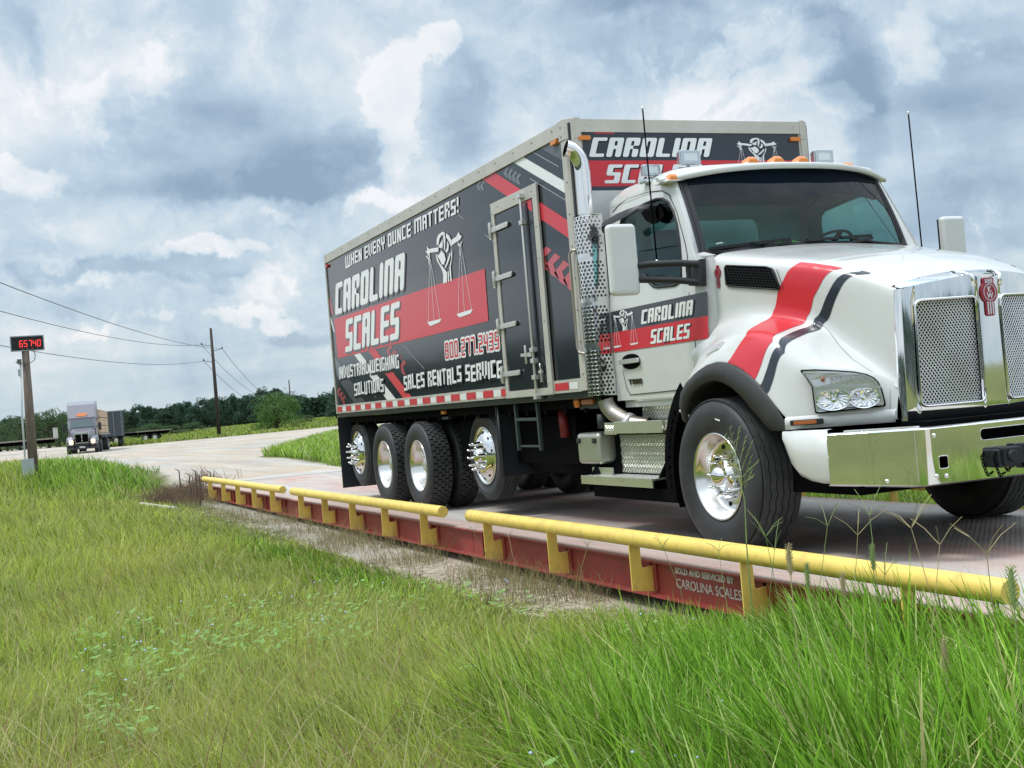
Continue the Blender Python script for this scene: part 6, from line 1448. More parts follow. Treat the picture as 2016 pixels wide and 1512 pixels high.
def flatbed(x, y, z, rz, L_, label, rack=False, deckc=None, group=None, dh=1.45):
    t = thing('flatbed_trailer', label, 'trailer', (x, y, z), rz, group)
    m = MB(); m.box(-L_, 0, -1.28, 1.28, dh-.14, dh); m.build('trailer_deck', deckc or mat('trailer_deck_wood', (.30, .27, .23), .8, var=.2), t, bevel=.02)
    m = MB()
    for yy in (-.5, .5): m.box(-L_+.2, -.3, yy-.06, yy+.06, dh-.55, dh-.14)
    m.build('trailer_beam', chassis, t)
    m = MB(); m.box(-2.9, -2.75, -.7, -.6, .02, dh-.2); m.box(-2.9, -2.75, .6, .7, .02, dh-.2); m.build('landing_leg', chassis, t)
    for k, xx in enumerate((-L_+1.2, -L_+2.5)):
        for s in (-1, 1):
            w = MB(); w.lathe(tyre_profile(.50, .5), 20, 'y'); wh = w.build('wheel', rubber_side, t, loc=(xx, s*.98, .5)); w = MB(); w.lathe([(.29, s*.24), (.18, s*.16), (.1, s*.22), (0, s*.22)], 16, 'y'); w.build('rim', satin, wh)
    if rack:
        m = MB()
        for yy in (-1.15, -.4, .4, 1.15): m.box(-.12, 0, yy-.04, yy+.04, dh, dh+1.1)
        m.box(-.12, 0, -1.2, 1.2, dh+1.02, dh+1.12); m.build('headboard', satin, t)
    return t
ax = Vector((math.cos(HD), math.sin(HD), 0)); base = Vector((-91.5, .75, -.10))
bk = base-ax*4.9
flatbed(bk.x, bk.y, -.10, HD-R(1.5), 12.5, 'flatbed trailer loaded with pale lumber behind the grey semi truck', dh=1.5)
ld = base-ax*5.6; ax2 = Vector((math.cos(HD-R(1.5)), math.sin(HD-R(1.5)), 0))
lum = mat('pale_lumber', (.56, .44, .30), .75, var=.15, vscale=3)
st_ = thing('lumber_stack', 'stack of pale lumber bundles on the trailer behind the grey semi truck', 'lumber', (ld.x, ld.y, 1.40), HD-R(1.5))
for i in range(2):
    for j in range(3):
        m = MB(); m.box(-.6-i*5.6-5.2, -.6-i*5.6, -1.2, 1.2, .03+j*.66, .03+j*.66+.60)
        for k in range(5): m.box(-.6-i*5.6-5.23, -.6-i*5.6+.03, -1.23, 1.23, .03+j*.66+k*.12+.02, .03+j*.66+k*.12+.10)
        m.build('lumber_bundle', lum, st_)
ct = thing('bulk_trailer', 'dark ribbed high-sided trailer parked behind the lumber load', 'trailer', (-126.5, 5.9, -.10), R(-6))
m = MB(); m.box(-12, 0, -1.28, 1.28, 1.1, 3.7); bx_ = m.build('trailer_body', mat('dark_trailer', (.045, .06, .075), .5), ct)
m = MB()
for x in np.arange(-11.9, 0, .9): m.box(x-.05, x+.05, -1.34, -1.28, 1.1, 3.7); m.box(x-.05, x+.05, 1.28, 1.34, 1.1, 3.7)
for y in (-1.2, -.4, .4, 1.2): m.box(0, .06, y-.05, y+.05, 1.1, 3.7)
m.box(-12, .08, -1.35, 1.35, 3.65, 3.78); m.build('side_ribs', mat('rib_grey', (.13, .16, .18), .5), bx_)
for xx in (-10.8, -9.5, -1.2):
    for s in (-1, 1): w = MB(); w.lathe(tyre_profile(.5, .5), 20, 'y'); w.build('wheel', rubber_side, ct, loc=(xx, s*.95, .5))
GP = 'flatbed trailers parked in the far yard'
dgrey = mat('trailer_dark', (.10, .10, .11), .7)
flatbed(-139, 1.2, -.05, R(78), 11, 'parked flatbed trailer with a pipe headboard, left of the grey semi truck', True, None, GP)
flatbed(-208, -1.3, -.1, R(84), 10, 'dark empty flatbed trailer at the left edge behind the display post', False, dgrey, GP)
flatbed(-215, 5.0, -.1, R(75), 7, 'low dark flatbed trailer between the display post and the headboard trailer', False, dgrey, GP)
flatbed(-178, 14.3, -.1, R(72), 5.5, 'dark flatbed trailer parked just right of the high-sided trailer', False, dgrey, GP)
flatbed(-172, 18.0, -.1, R(72), 4.5, 'short flatbed trailer parked farthest right, near the tallest pole', False, None, GP)
# ================================================================ trees
leafc = {}
def leaf_mat(name, c, var=.35, tr=.25):
    m = bpy.data.materials.new(name); m.use_nodes = True; nt = m.node_tree; N = nt.nodes; L = nt.links; b_ = N['Principled BSDF']; b_.inputs['Roughness'].default_value = .6; b_.inputs['Specular IOR Level'].default_value = .25
    at = N.new('ShaderNodeAttribute'); at.attribute_name = 'shade'; oi = N.new('ShaderNodeObjectInfo')
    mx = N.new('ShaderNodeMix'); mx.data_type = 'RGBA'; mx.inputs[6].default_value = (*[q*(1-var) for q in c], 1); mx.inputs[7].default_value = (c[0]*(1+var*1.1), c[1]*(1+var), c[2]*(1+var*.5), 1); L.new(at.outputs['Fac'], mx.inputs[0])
    hs = N.new('ShaderNodeHueSaturation'); mr = N.new('ShaderNodeMapRange'); mr.inputs[3].default_value = .8; mr.inputs[4].default_value = 1.2; L.new(oi.outputs['Random'], mr.inputs[0]); L.new(mr.outputs[0], hs.inputs['Value'])
    m2 = N.new('ShaderNodeMapRange'); m2.inputs[3].default_value = .485; m2.inputs[4].default_value = .52; L.new(oi.outputs['Random'], m2.inputs[0]); L.new(m2.outputs[0], hs.inputs['Hue'])
    L.new(mx.outputs[2], hs.inputs['Color']); L.new(hs.outputs[0], b_.inputs['Base Color'])
    tl = N.new('ShaderNodeBsdfTranslucent'); L.new(hs.outputs[0], tl.inputs[0]); ms = N.new('ShaderNodeMixShader'); ms.inputs[0].default_value = tr; L.new(b_.outputs[0], ms.inputs[1]); L.new(tl.outputs[0], ms.inputs[2]); L.new(ms.outputs[0], N['Material Output'].inputs[0])
    return m
pine_leaf = leaf_mat('dark_tree_foliage', (.065, .125, .088)); green_leaf = leaf_mat('bright_tree_foliage', (.10, .18, .045)); mid_leaf = leaf_mat('mid_tree_foliage', (.07, .13, .055)); bark = mat('bark', (.07, .055, .045), .9, var=.3)  # dark tree foliage lightened and blued in place of haze in the air
def crown_mesh(seed, H, W, n, kind):
    rg = np.random.RandomState(seed); nc = 46
    # clumps spread through an uneven outline
    if kind == 'tall':
        zc = .18+.82*rg.rand(nc)**.85; rad = (W/2)*(1.08-.62*np.abs(zc-.45)**1.2-.50*np.maximum(0, zc-.72)*2); rr = np.sqrt(rg.rand(nc))*np.maximum(rad, .25)
    else:
        zc = .10+.88*rg.rand(nc); rad = (W/2)*np.sqrt(np.maximum(.05, 1-((zc-.38)/.66)**2)); rr = np.sqrt(rg.rand(nc))*rad*.9
    an = rg.rand(nc)*2*math.pi; cc = np.stack([rr*np.cos(an), rr*np.sin(an), zc*H], 1); cr = (.10+.13*rg.rand(nc))*W; cr[-3:] *= .7
    k = rg.randint(0, nc, n); d = rg.normal(size=(n, 3)); d /= np.linalg.norm(d, axis=1)[:, None]; d[:, 2] *= .85
    p = cc[k]+d*(cr[k]*(.5+.5*rg.rand(n)**.5))[:, None]*np.array([1, 1, 1.1 if kind == 'tall' else .8])
    sh = np.clip(.35*rg.rand(n)+.5*rg.rand(nc)[k], 0, 1)
    s = (.09+.11*rg.rand(n))*(H/11)*1.6; u = rg.normal(size=(n, 3)); u /= np.linalg.norm(u, axis=1)[:, None]; w = np.cross(u, rg.normal(size=(n, 3))); w /= np.linalg.norm(w, axis=1)[:, None]
    v = np.stack([p-u*s[:, None], p+w*s[:, None]*.6, p+u*s[:, None], p-w*s[:, None]*.6], 1).reshape(-1, 3); f = np.arange(n*4).reshape(-1, 4)
    return v, f, np.repeat(sh, 4)
def make_tree(name, seed, H, W, n, kind, lm, label, group):
    t = thing(name, label, 'tree', group=group)
    v, f, sh = crown_mesh(seed, H, W, n, kind); c = np_mesh('crown', v, f, lm, smooth=False, attr={'shade': sh}); c.parent = t
    m = MB(); rg = random.Random(seed); m.tube([(0, 0, -.5), (.05*W/3, .02, H*.35), (0, .05, H*.8)], .2, 8, rads=[.035*W+.05, .025*W+.04, .03])
    for k in range(7):
        a = rg.random()*6.28; z = H*(.2+.08*k); m.tube([(0, 0, z), (math.cos(a)*W*.2, math.sin(a)*W*.2, z+H*.1), (math.cos(a)*W*.36, math.sin(a)*W*.36, z+H*.17)], .05, 5, rads=[.02*W, .014*W, .006*W])
    tr = m.build('trunk', bark, t); return t
def px_ground(px, D, z=0.0):
    v = _d+_r2*((px-1008)/F_PX); h_ = Vector((v.x, v.y, 0)).normalized(); return CAM+h_*D
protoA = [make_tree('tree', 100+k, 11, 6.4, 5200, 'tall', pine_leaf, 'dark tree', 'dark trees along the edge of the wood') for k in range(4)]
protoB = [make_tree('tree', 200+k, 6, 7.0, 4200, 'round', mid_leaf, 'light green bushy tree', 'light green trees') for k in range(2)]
used = set()
def put(proto, px, D, Hs, Ws, label, group=None, z=None, bx=0):
    if id(proto) in used: t = copy_tree(proto)
    else: t = proto; used.add(id(proto))
    p_ = px_ground(px, D); z0 = float(hz(p_.x, p_.y)) if z is None else z
    t.location = (p_.x, p_.y, z0-.1); t.scale = (Ws, Ws, Hs); t.rotation_euler = (0, 0, rnd.random()*6.28); t['label'] = label
    if group: t['group'] = group
    return t
GA = 'dark trees along the edge of the wood'
names_px = [(205, 330, 7.6), (222, 320, 8.6), (238, 330, 9.2), (252, 322, 8.2), (268, 330, 9.6), (284, 318, 9.0), (300, 328, 10.2), (316, 318, 9.4), (333, 326, 11.4), (347, 318, 10.6), (363, 324, 11.6), (378, 316, 11.0), (394, 322, 11.9), (409, 316, 11.4), (424, 320, 11.9), (440, 312, 11.6), (456, 318, 12.2), (471, 310, 11.3), (485, 314, 12.8), (500, 306, 11.5), (514, 310, 13.2), (527, 304, 12.2), (541, 306, 12.9), (554, 300, 11.8), (566, 300, 10.6), (573, 292, 8.5)]
for k, (px, D, H_) in enumerate(names_px):
    D *= 1.32
    if px < 425: where = 'between lumber load and tallest utility pole'
    elif px < 470: where = 'just right of the tallest utility pole'
    else: where = 'behind the round bright bushy tree'
    put(protoA[k % 4], px, D, H_/11*(.93+.14*rnd.random())*(1.0 if px < 300 else .78), .66+.24*rnd.random(), 'dark tree of the wood, '+where, 'dark trees '+where)
for k, px in enumerate(range(-60, 205, 15)):
    put(protoA[(k*3) % 4], px, 400+30*math.sin(k*2.1), (7.6+1.2*math.sin(k*1.7))/11, .9, 'dark tree of the distant wood behind the display post and semi truck', 'dark trees on the left')
for k, (px, D, H_) in enumerate(((657, 240, 5.0), (668, 236, 5.8), (682, 240, 5.5), (700, 240, 5.5), (720, 242, 5.5))):
    put(protoA[k % 4], px, D, H_/11, .62, 'dark tree just behind the rear end of the box truck', 'dark trees behind the box truck')
for k, px in enumerate((576, 586, 597, 608, 618, 628, 640, 652)):
    put(protoA[(k+1) % 4], px, 640, (10+2.5*math.sin(k*1.3))/11, 1.6, 'far tree in the gap between the two woods', 'far trees in the gap between the woods')
for k, (px, D, H_, w) in enumerate(((5, 230, 4.6, .9), (30, 215, 5.4, 1.0), (52, 225, 4.2, .9), (88, 215, 6.0, 1.05), (108, 222, 5.0, .9), (265, 250, 2.2, .8), (292, 255, 2.6, .8), (330, 255, 2.0, .8), (372, 260, 2.0, .8), (600, 230, 1.4, .5))):
    put(protoB[k % 2], px, D, H_/6, w, 'light green bushy tree low before the wood, '+('left of the semi truck' if px < 200 else 'right of the lumber load'), 'light green trees '+('on the left' if px < 200 else 'in the middle'))
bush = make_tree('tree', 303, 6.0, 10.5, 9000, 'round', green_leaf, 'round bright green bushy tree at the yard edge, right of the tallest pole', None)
if 'group' in bush: del bush['group']
p_ = px_ground(538, 178); bush.location = (p_.x, p_.y, -.35); bush.scale = (.74, .74, .80)
# the wood goes on round the left, outside the picture: it is what the truck's side mirrors
def belt(name, pts, H_, n, seed, lm):
    rg = np.random.RandomState(seed); pts = np.array(pts, float); seg = np.linalg.norm(np.diff(pts, axis=0), axis=1); cum = np.concatenate([[0], np.cumsum(seg)]); t = rg.rand(n)*cum[-1]
    x = np.interp(t, cum, pts[:, 0]); y = np.interp(t, cum, pts[:, 1]); dpt = (rg.rand(n)-.5)*12; x = x+dpt*.3; y = y+dpt
    top = H_*(.7+.5*fbm(t, t*0, .12, seed)); z = rg.rand(n)**.8*top; s = .5+.5*rg.rand(n)
    p = np.stack([x, y, z], 1); u = rg.normal(size=(n, 3)); u /= np.linalg.norm(u, axis=1)[:, None]; w = np.cross(u, rg.normal(size=(n, 3))); w /= np.linalg.norm(w, axis=1)[:, None]
    v = np.stack([p-u*s[:, None], p+w*s[:, None]*.7, p+u*s[:, None], p-w*s[:, None]*.7], 1).reshape(-1, 3); f = np.arange(n*4).reshape(-1, 4)
    o = np_mesh(name, v, f, lm, False, {'shade': np.repeat(rg.rand(n), 4)}); tag(o, 'dark far-off wood standing as one mass along the horizon', 'wood', kind='stuff'); return o
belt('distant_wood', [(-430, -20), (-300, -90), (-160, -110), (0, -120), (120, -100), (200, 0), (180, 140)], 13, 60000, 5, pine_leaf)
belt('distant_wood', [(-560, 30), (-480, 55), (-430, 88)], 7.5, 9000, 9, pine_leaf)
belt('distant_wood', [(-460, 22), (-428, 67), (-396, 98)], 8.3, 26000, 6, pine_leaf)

# ================================================================ grass
def grass_material():
    m = bpy.data.materials.new('grass_blades'); m.use_nodes = True; nt = m.node_tree; N = nt.nodes; L = nt.links; b_ = N['Principled BSDF']; b_.inputs['Roughness'].default_value = .65; b_.inputs['Specular IOR Level'].default_value = .05
    at = N.new('ShaderNodeAttribute'); at.attribute_name = 'tint'; L.new(at.outputs['Color'], b_.inputs['Base Color'])
    tl = N.new('ShaderNodeBsdfTranslucent'); L.new(at.outputs['Color'], tl.inputs[0]); ms = N.new('ShaderNodeMixShader'); ms.inputs[0].default_value = .45; L.new(b_.outputs[0], ms.inputs[1]); L.new(tl.outputs[0], ms.inputs[2]); L.new(ms.outputs[0], N['Material Output'].inputs[0]); return m
gmat = grass_material()
def blades(name, x, y, h, w, lean, az, col0, col1, seed, label, z0=None):
    """curved tapering blades, three segments each"""
    rg = np.random.RandomState(seed); n = len(x); z0 = hz(x, y)-.02 if z0 is None else z0
    face = rg.rand(n)*2*math.pi; dx, dy = np.cos(face)*w/2, np.sin(face)*w/2; lx, ly = np.cos(az)*lean, np.sin(az)*lean
    V = []; C = []
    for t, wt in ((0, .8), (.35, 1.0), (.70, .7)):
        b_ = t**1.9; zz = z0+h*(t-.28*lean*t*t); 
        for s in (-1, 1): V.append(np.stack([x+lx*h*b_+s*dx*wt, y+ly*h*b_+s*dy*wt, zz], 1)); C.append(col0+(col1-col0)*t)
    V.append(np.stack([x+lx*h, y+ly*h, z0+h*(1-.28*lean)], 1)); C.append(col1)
    V = np.stack(V, 1).reshape(-1, 3); C = np.stack(C, 1).reshape(-1, 3); k = np.arange(n)[:, None]*7
    f = np.concatenate([k+np.array([[0, 1, 3]]), k+np.array([[0, 3, 2]]), k+np.array([[2, 3, 5]]), k+np.array([[2, 5, 4]]), k+np.array([[4, 5, 6]])], 0)
    o = np_mesh(name, V, f, gmat, smooth=True, attr={'tint': C}); tag(o, label, 'grass', kind='stuff'); return o
rg = np.random.RandomState(11)
def scatter(n, r0, r1, a0=-44, a1=34, p=1.0):
    """positions spread so that density falls off with distance from the verge we stand on"""
    u = rg.rand(n); r = r0*(r1/r0)**u if p == 1 else (r0**(1-p)+(r1**(1-p)-r0**(1-p))*u)**(1/(1-p)); a = YAW-R(a0)-rg.rand(n)*R(a1-a0); return CAM.x+r*np.cos(a), CAM.y+r*np.sin(a), r
def lush(x, y):
    l = sstep(1.6, 4.6, x+(y+2.5)*1.0+.8*(fbm(x, y, 1.1, 22)-.5))*sstep(-4.9, -3.3, y+.10*x-.4)
    l = np.maximum(l, .9*np.exp(-(((x+5.0)/3.2)**2+((y+2.95)/.42)**2))); l = np.maximum(l, .8*np.exp(-(((x+1.6)/1.8)**2+((y+3.0)/.5)**2)))
    l = np.maximum(l, 1.0*sstep(-20, -25, x)*sstep(-60, -48, x)*sstep(-6.2, -4.0, y)); l = np.maximum(l, .8*np.exp(-(((x+22)/3)**2+((y+3.6)/.7)**2)))
    return np.clip(l+.75*(fbm(x, y, .55, 21)-.46), 0, 1)
def colours(x, y, L_):
    n = len(x); v = rg.rand(n)[:, None]; patch = fbm(x, y, .45, 31)[:, None]; p2 = fbm(x, y, 1.6, 33)[:, None]
    dry = np.array([.60, .64, .15]); yg = np.array([.45, .63, .10]); gr = np.array([.25, .50, .06]); dk = np.array([.11, .28, .03]); straw = np.array([.76, .70, .38])
    base = yg*(1-patch)+dry*patch; c = base*(1-L_[:, None])+gr*L_[:, None]; c = c*(1-.5*sstep(.5, .75, p2))+dk*.5*sstep(.5, .75, p2)*1.0
    c = c*(.50+.95*v); k = rg.rand(n) < (.08*(1-L_)+.03); c[k] = straw*(.7+.5*rg.rand(k.sum()))[:, None]; k = rg.rand(n) < .13; c[k] = np.array([.60, .76, .30])*(.7+.5*rg.rand(k.sum()))[:, None]; k = rg.rand(n) < .2; c[k] *= .5; return c
# line in the camera view that most blade tips stay below: (image column, image row)
VB = np.array([(-400, 900), (0, 905), (240, 888), (320, 905), (342, 965), (400, 985), (480, 1022), (560, 1045), (700, 1092), (850, 1125), (1000, 1165), (1100, 1188), (1250, 1172), (1400, 1190), (1500, 1196), (1560, 1180), (1640, 1135), (1720, 1105), (1800, 1082), (1900, 1072), (2016, 1058), (2600, 1040)], float)
def limit(x, y, z, h):
    v = np.stack([x-CAM.x, y-CAM.y, z-CAM.z], 1); D = v@np.array(_d); px = 1008+F_PX*(v@np.array(_r2))/D; py = 756-F_PX*(v@np.array(_u2))/D
    top = np.interp(px, VB[:, 0], VB[:, 1])+np.where(rg.rand(len(x)) < .03, -28*rg.rand(len(x)), 75*rg.rand(len(x))**2.2)
    return np.minimum(h, (py-top)*D/F_PX*1.15)
def field(name, n, r0, r1, hf, wf, label, seed, a0=-44, a1=34, keep=None, p=1.0, lean0=.15, lean1=.75, topshift=None):
    x, y, r = scatter(n, r0, r1, a0, a1, p); g_ = gravel(x, y); k = g_ < .35
    onscale = (y > -1.72) & (x > -28) & (y < 2.4); k &= ~onscale
    if keep is not None: k &= keep(x, y, r)
    x, y, r = x[k], y[k], r[k]; L_ = lush(x, y); nn = len(x)
    hh = hf(x, y, r, L_)*(.6+.55*rg.rand(nn)); ww = wf(r, L_)*(.7+.6*rg.rand(nn))
    c = colours(x, y, L_); hh = hh*(.55+.95*fbm(x, y, 2.6, 91)); az = 2.4+1.4*np.sin(x*.9+y*.6)+2.5*fbm(x, y, 1.2, 92)+rg.normal(size=nn)*1.0; hh = limit(x, y, hz(x, y), hh); k2 = hh > .025; x, y, r, L_, hh, ww, c, az = x[k2], y[k2], r[k2], L_[k2], hh[k2], ww[k2], c[k2], az[k2]; nn = len(x); ln = lean0+(lean1-lean0)*rg.rand(nn)**1.5+.6*(rg.rand(nn) < .12)
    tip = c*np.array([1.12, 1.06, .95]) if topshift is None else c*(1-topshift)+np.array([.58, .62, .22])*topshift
    return blades(name, x, y, hh, ww, ln, az, c*.45, tip, seed, label)  # roots darkened: occlusion between blades painted into the blade colour
edge = lambda x, y: .28+.72*sstep(.1, 2.2, np.interp(x, LB[:, 0], LB[:, 1])-y)
hcap = lambda x, y, r: np.minimum(1.0, .35+.65*sstep(1.2, 4.5, r))
hbase = lambda x, y, r, L_: (.22+.26*L_+.10*fbm(x, y, .9, 41))*edge(x, y)
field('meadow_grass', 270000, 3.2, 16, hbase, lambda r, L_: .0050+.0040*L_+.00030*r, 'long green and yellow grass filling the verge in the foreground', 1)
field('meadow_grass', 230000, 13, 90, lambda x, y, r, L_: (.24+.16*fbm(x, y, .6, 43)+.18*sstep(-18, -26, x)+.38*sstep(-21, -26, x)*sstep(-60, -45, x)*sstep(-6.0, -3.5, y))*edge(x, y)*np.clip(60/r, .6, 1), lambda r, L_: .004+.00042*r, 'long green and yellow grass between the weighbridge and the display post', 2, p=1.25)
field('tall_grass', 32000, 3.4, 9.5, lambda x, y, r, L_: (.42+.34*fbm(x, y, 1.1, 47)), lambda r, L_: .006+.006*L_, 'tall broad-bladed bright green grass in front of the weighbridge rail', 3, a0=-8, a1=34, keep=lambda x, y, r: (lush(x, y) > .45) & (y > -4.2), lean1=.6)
# fine seeding stems: straw-coloured haze over the yellow-green part
field('seeding_grass', 60000, 3.6, 45, lambda x, y, r, L_: (.38+.14*fbm(x, y, 1.3, 51))*edge(x, y), lambda r, L_: .0022+.00022*r, 'fine straw-coloured seeding grass standing above the verge', 4, keep=lambda x, y, r: lush(x, y) < .5, lean1=.5, topshift=.75)
# strip of thin weeds on the pale dirt beside the weighbridge
n = 10000; x = -17+rg.rand(n)**.75*19.5; y = -1.72-rg.rand(n)**1.4*.75; k = fbm(x, y, 1.2, 61) > .46; x, y = x[k], y[k]; nn = len(x); cc = np.where(rg.rand(nn)[:, None] < .55, np.array([[.30, .32, .13]]), np.array([[.42, .33, .20]]))*(.7+.5*rg.rand(nn))[:, None]
blades('weeds', x, y, .08+.30*rg.rand(nn)**2.2, .0045+0*x, .2+.6*rg.rand(nn), rg.rand(nn)*6.28, cc*.7, cc, 5, 'thin pale weeds growing on the dirt along the weighbridge')
n = 2600; x = -18.6+rg.normal(size=n)*1.1; y = -2.0+rg.normal(size=n)*.35; cc = np.array([[.17, .12, .085]])*(.6+.8*rg.rand(n))[:, None]
blades('dead_weeds', x, y, .15+.35*rg.rand(n)**2, .012+0*x, .2+.7*rg.rand(n), rg.rand(n)*6.28, cc, cc*1.2, 6, 'brown dead weeds heaped at the far left end of the weighbridge')
# grass on the far side of the weighbridge and on the island right of the road
n = 60000; x = -80+rg.rand(n)**.8*92; y = np.where(x > -26, 1.85, 3.5+np.maximum(0, -37-x)*.33)+rg.rand(n)**1.3*np.where(x > -20, 5, 12); k = gravel(x, y) < .4; x, y = x[k], y[k]; nn = len(x); Lz = np.full(nn, .55)+.3*(fbm(x, y, .4, 71)-.5); cc = colours(x, y, np.clip(Lz, 0, 1))
rr = np.hypot(x-CAM.x, y-CAM.y); blades('island_grass', x, y, (.18+.35*rg.rand(nn)), .004+.0007*rr, .2+.5*rg.rand(nn), rg.rand(nn)*6.28, cc*.65, cc*1.05, 7, 'green grass on the island right of the gravel road, behind the box truck')
# distant rough field
n = 30000; x = -290+rg.rand(n)*165; y = 6+rg.rand(n)*90; k = gravel(x, y) < .3; x, y = x[k], y[k]; nn = len(x); cc = colours(x, y, np.full(nn, .15))*.72; 
blades('field_grass', x, y, .22+.3*rg.rand(nn), .16+0*x, .2+.5*rg.rand(nn), rg.rand(nn)*6.28, cc*.75, cc, 8, 'rough yellow-green grass of the field in front of the wood')
# fallen straw and chips on the dirt strip
n = 5000; x = -14+rg.rand(n)*16; y = -1.75-rg.rand(n)*.7; m = MB(); 
v = []; f = []
an = rg.rand(n)*6.28; ln = .02+.05*rg.rand(n); z = hz(x, y)+.012+.01*rg.rand(n)
dx, dy = np.cos(an)*ln, np.sin(an)*ln; wx, wy = -np.sin(an)*.004, np.cos(an)*.004
V = np.stack([np.stack([x-dx-wx, y-dy-wy, z], 1), np.stack([x+dx-wx, y+dy-wy, z+.004], 1), np.stack([x+dx+wx, y+dy+wy, z+.004], 1), np.stack([x-dx+wx, y-dy+wy, z], 1)], 1).reshape(-1, 3)
o = np_mesh('straw_litter', V, np.arange(n*4).reshape(-1, 4), mat('straw', (.52, .47, .36), .9, var=.3), False); tag(o, 'pale straw and wood chips scattered on the dirt beside the weighbridge', 'straw', kind='stuff')

# dead and bent stems through the foreground
n = 5200; x, y, r = scatter(n, 3.6, 14, -30, 26); k = (gravel(x, y) < .3) & (y < -2.2); x, y = x[k], y[k]; nn = len(x); hh = limit(x, y, hz(x, y), .30+.35*rg.rand(nn)); k = hh > .1; x, y, hh = x[k], y[k], hh[k]; nn = len(x)
cc = np.where(rg.rand(nn)[:, None] < .5, np.array([[.62, .55, .32]]), np.array([[.34, .22, .13]]))*(.7+.5*rg.rand(nn))[:, None]
blades('dead_grass', x, y, hh, .004+.003*rg.rand(nn), .4+1.1*rg.rand(nn), rg.rand(nn)*6.28, cc*.8, cc, 12, 'dead straw-coloured and brown bent stems scattered through the foreground grass')
# single plants that stand out against the rail and the truck
stem_g = mat('grass_stem', (.22, .30, .10), .6, var=.15); stem_t = mat('dry_stem', (.40, .34, .18), .7, var=.15); stem_b = mat('brown_stem', (.10, .07, .055), .8)
def crab(x, y, h, lean, ln, label, sm=stem_g, k=4, spread=1.0, seed=0, r_=.0015):
    rg_ = random.Random(seed); z0 = float(hz(x, y)); m = MB(); a = rg_.random()*6.28; tp = Vector((x+math.cos(lean[1])*lean[0], y+math.sin(lean[1])*lean[0], z0+h)); mid = Vector((x, y, z0))*.5+tp*.5-Vector((math.cos(lean[1])*lean[0]*.2, math.sin(lean[1])*lean[0]*.2, -.03))
    m.tube([(x, y, z0), tuple(mid), tuple(tp)], r_, 5, rads=[r_*1.5, r_*1.2, r_])
    for i in range(k):
        aa = a+i*6.28/k+rg_.random()*.6; el = .4+.7*rg_.random(); d_ = Vector((math.cos(aa)*math.cos(el)*spread, math.sin(aa)*math.cos(el)*spread, math.sin(el))); e = tp+d_*ln*(.7+.5*rg_.random()); m.tube([tuple(tp), tuple((tp+e)/2+Vector((0, 0, .012))), tuple(e)], r_, 5, rads=[r_, r_*.95, r_*.7])
    o = m.build('grass_stalk', sm, None, recalc=False); tag(o, label, 'grass stalk', 'tall grass stalks in front of the weighbridge rail'); return o
def along(px, py, Y):  # world point on the plane y = Y seen at a pixel of the survey picture
    v = _d+_r2*((px-1008)/F_PX)-_u2*((py-756)/F_PX); t = (Y-CAM.y)/v.y; return CAM+v*t
GL = 'forked green grass stalk standing tall against the '
for k, (px, py, Y, lab, ln, kk) in enumerate(((1655, 1050, -2.35, 'deck right of the front tyre', .16, 4), (1582, 1040, -2.3, 'front tyre', .17, 4), (1720, 1020, -2.4, 'deck below the bumper corner', .15, 4), (1858, 1038, -2.5, 'deck below the bumper middle', .19, 5), (1530, 1050, -2.3, 'front tyre tread', .17, 4), (1490, 1080, -2.35, 'rail below the front tyre', .16, 3), (1800, 1080, -2.6, 'rail at the right', .15, 3), (1425, 1090, -2.2, 'yellow rail left of the front tyre', .12, 3), (1345, 1075, -2.1, 'yellow rail beside the lettering', .10, 4), (1950, 1080, -2.8, 'deck at the right edge', .14, 4), (1690, 1130, -2.5, 'yellow rail at its grassy end', .12, 4), (1130, 1080, -2.0, 'red channel in the middle', .09, 4), (1010, 1060, -1.95, 'red channel under the gap between the rails', .09, 4), (960, 1045, -1.93, 'bracket right of the gap between the rails', .09, 4))):
    p_ = along(px, py, Y); crab(p_.x, p_.y, p_.z-float(hz(p_.x, p_.y)), (.12, k*1.3), ln, GL+lab, stem_g if k % 3 else stem_t, kk, 1.0, k)
# the one with a plume in front of the wheel
p_ = along(1470, 1075, -2.25); z0 = float(hz(p_.x, p_.y)); m = MB(); tp = along(1437, 870, -2.25); q0 = along(1466, 985, -2.25)
m.tube([(p_.x, p_.y, z0), tuple(p_), tuple(q0), tuple(along(1450, 920, -2.25)), tuple(tp)], .003, 6, rads=[.004, .004, .003, .0025, .0015])
for (a, b_, c, d_) in ((1462, 955, 1478, 900), (1460, 940, 1492, 910), (1458, 930, 1480, 870), (1455, 915, 1468, 860), (1452, 905, 1436, 842), (1450, 895, 1425, 858), (1448, 890, 1455, 842), (1466, 960, 1478, 930), (1456, 925, 1430, 905), (1464, 950, 1482, 940)):
    A_, B_ = along(a, b_, -2.25), along(c, d_, -2.25-.05*((a*7) % 5-2)/2); m.tube([tuple(A_), tuple(B_)], .002, 5, rads=[.002, .001])
    for t in (.5, .75, .95): q = A_+(B_-A_)*t; m.tube([tuple(q), tuple(q+Vector((.012, .01, .02)))], .0025, 5, rads=[.003, .001])
o = m.build('grass_plume', stem_g, None, recalc=False); tag(o, 'branching grass plume standing in front of the front wheel', 'grass stalk')
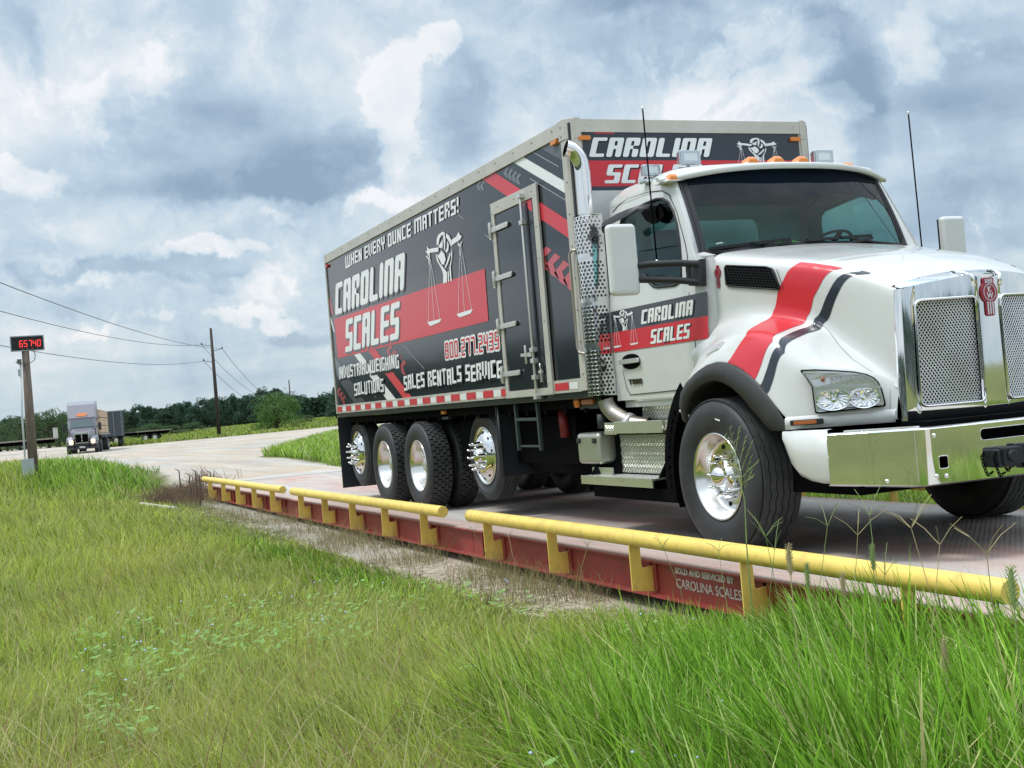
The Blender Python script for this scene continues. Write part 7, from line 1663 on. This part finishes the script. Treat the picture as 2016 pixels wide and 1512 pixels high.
for k, (px, py, lab) in enumerate(((1716, 1075, 'right of the front tyre'), (1658, 1130, 'over the rail end'), (1588, 1110, 'over the yellow rail'), (1857, 1260, 'in the tall grass at the right'), (1838, 1400, 'low in the tall grass at the right'), (1552, 1075, 'before the tyre tread'), (1990, 1120, 'at the right edge'))):
    p_ = along(px, py, -2.6-.15*k*(k > 2)); z0 = float(hz(p_.x, p_.y)); m = MB(); m.tube([(p_.x, p_.y-.02, z0), (p_.x, p_.y, (z0+p_.z)/2), tuple(p_)], .002, 5)
    m.tube([tuple(p_-Vector((0, 0, .10))), tuple(p_-Vector((.003, 0, .04))), tuple(p_)], .008, 8, rads=[.004, .009, .004])
    for i in range(60):
        a = i*2.4; z = .10*i/60; m.tube([tuple(p_-Vector((0, 0, z))), tuple(p_-Vector((math.cos(a)*-.014, math.sin(a)*-.014, z-.012)))], .0012, 4)
    o = m.build('foxtail_seed_head', stem_t if k % 2 else stem_g, None, recalc=False); tag(o, 'bristly foxtail seed head '+lab, 'seed head', 'foxtail seed heads in the tall grass')
for k, (px, py, pb, lab) in enumerate(((352, 922, 1010, 'tallest dead stalk before the end of the first rail'), (372, 930, 985, 'bent brown stalk just left of the rail end'), (384, 922, 980, 'thin brown stalk beside the rail end'), (392, 932, 975, 'short brown stalk touching the rail end'), (414, 925, 950, 'hooked brown stalk behind the rail end'))):
    A_ = along(px, py, -2.15 if k < 4 else -1.6); m = MB(); z0 = float(hz(A_.x, A_.y)); B_ = Vector((A_.x, A_.y-.05, z0-.1)); m.tube([tuple(B_), tuple((A_+B_)/2+Vector((0, .03, 0))), tuple(A_-Vector((0, 0, .06))), tuple(A_+Vector((0, -.08, .0)))], .012, 6, rads=[.02, .016, .012, .006])
    o = m.build('dead_stalk', stem_b, None, recalc=False); tag(o, lab, 'stalk', 'brown dead stalks at the end of the weighbridge')
# small leafy weeds with pale blue flowers
n = 2600; x, y, r = scatter(n, 3.8, 9, -20, 20); k = (gravel(x, y) < .3) & (fbm(x, y, .9, 81) > .49) & (y < -2.7); x, y = x[k], y[k]; m = MB()
for a, b_ in zip(x, y):
    z0 = float(hz(a, b_)); hh = .22+.16*rnd.random()
    for i in range(5):
        an = rnd.random()*6.28; s = .018+.016*rnd.random(); c = Vector((a+rnd.uniform(-.06, .06), b_+rnd.uniform(-.06, .06), z0+hh*rnd.uniform(.6, 1.05))); u_ = Vector((math.cos(an), math.sin(an), rnd.uniform(-.2, .5)))*s; w_ = Vector((-math.sin(an), math.cos(an), .2))*s*.5
        m.add([c-u_, c+w_, c+u_, c-w_], [(0, 1, 2, 3)])
o = m.build('leafy_weeds', leaf_mat('weed_leaf', (.34, .60, .17), .25, .3), None, recalc=False); tag(o, 'small broad-leaved weeds among the foreground grass', 'weeds', kind='stuff')
m = MB()
for a, b_ in list(zip(x, y))[::9]:
    c = Vector((a+rnd.uniform(-.05, .05), b_+rnd.uniform(-.05, .05), float(hz(a, b_))+.36+.06*rnd.random())); m.lathe([(0, .004), (.006, .002), (.007, -.002)], 5, 'z', tuple(c))
o = m.build('blue_flowers', mat('pale_blue_petals', (.45, .55, .85), .6), None, recalc=False); tag(o, 'tiny pale blue flowers dotted through the foreground grass', 'flowers', kind='stuff')
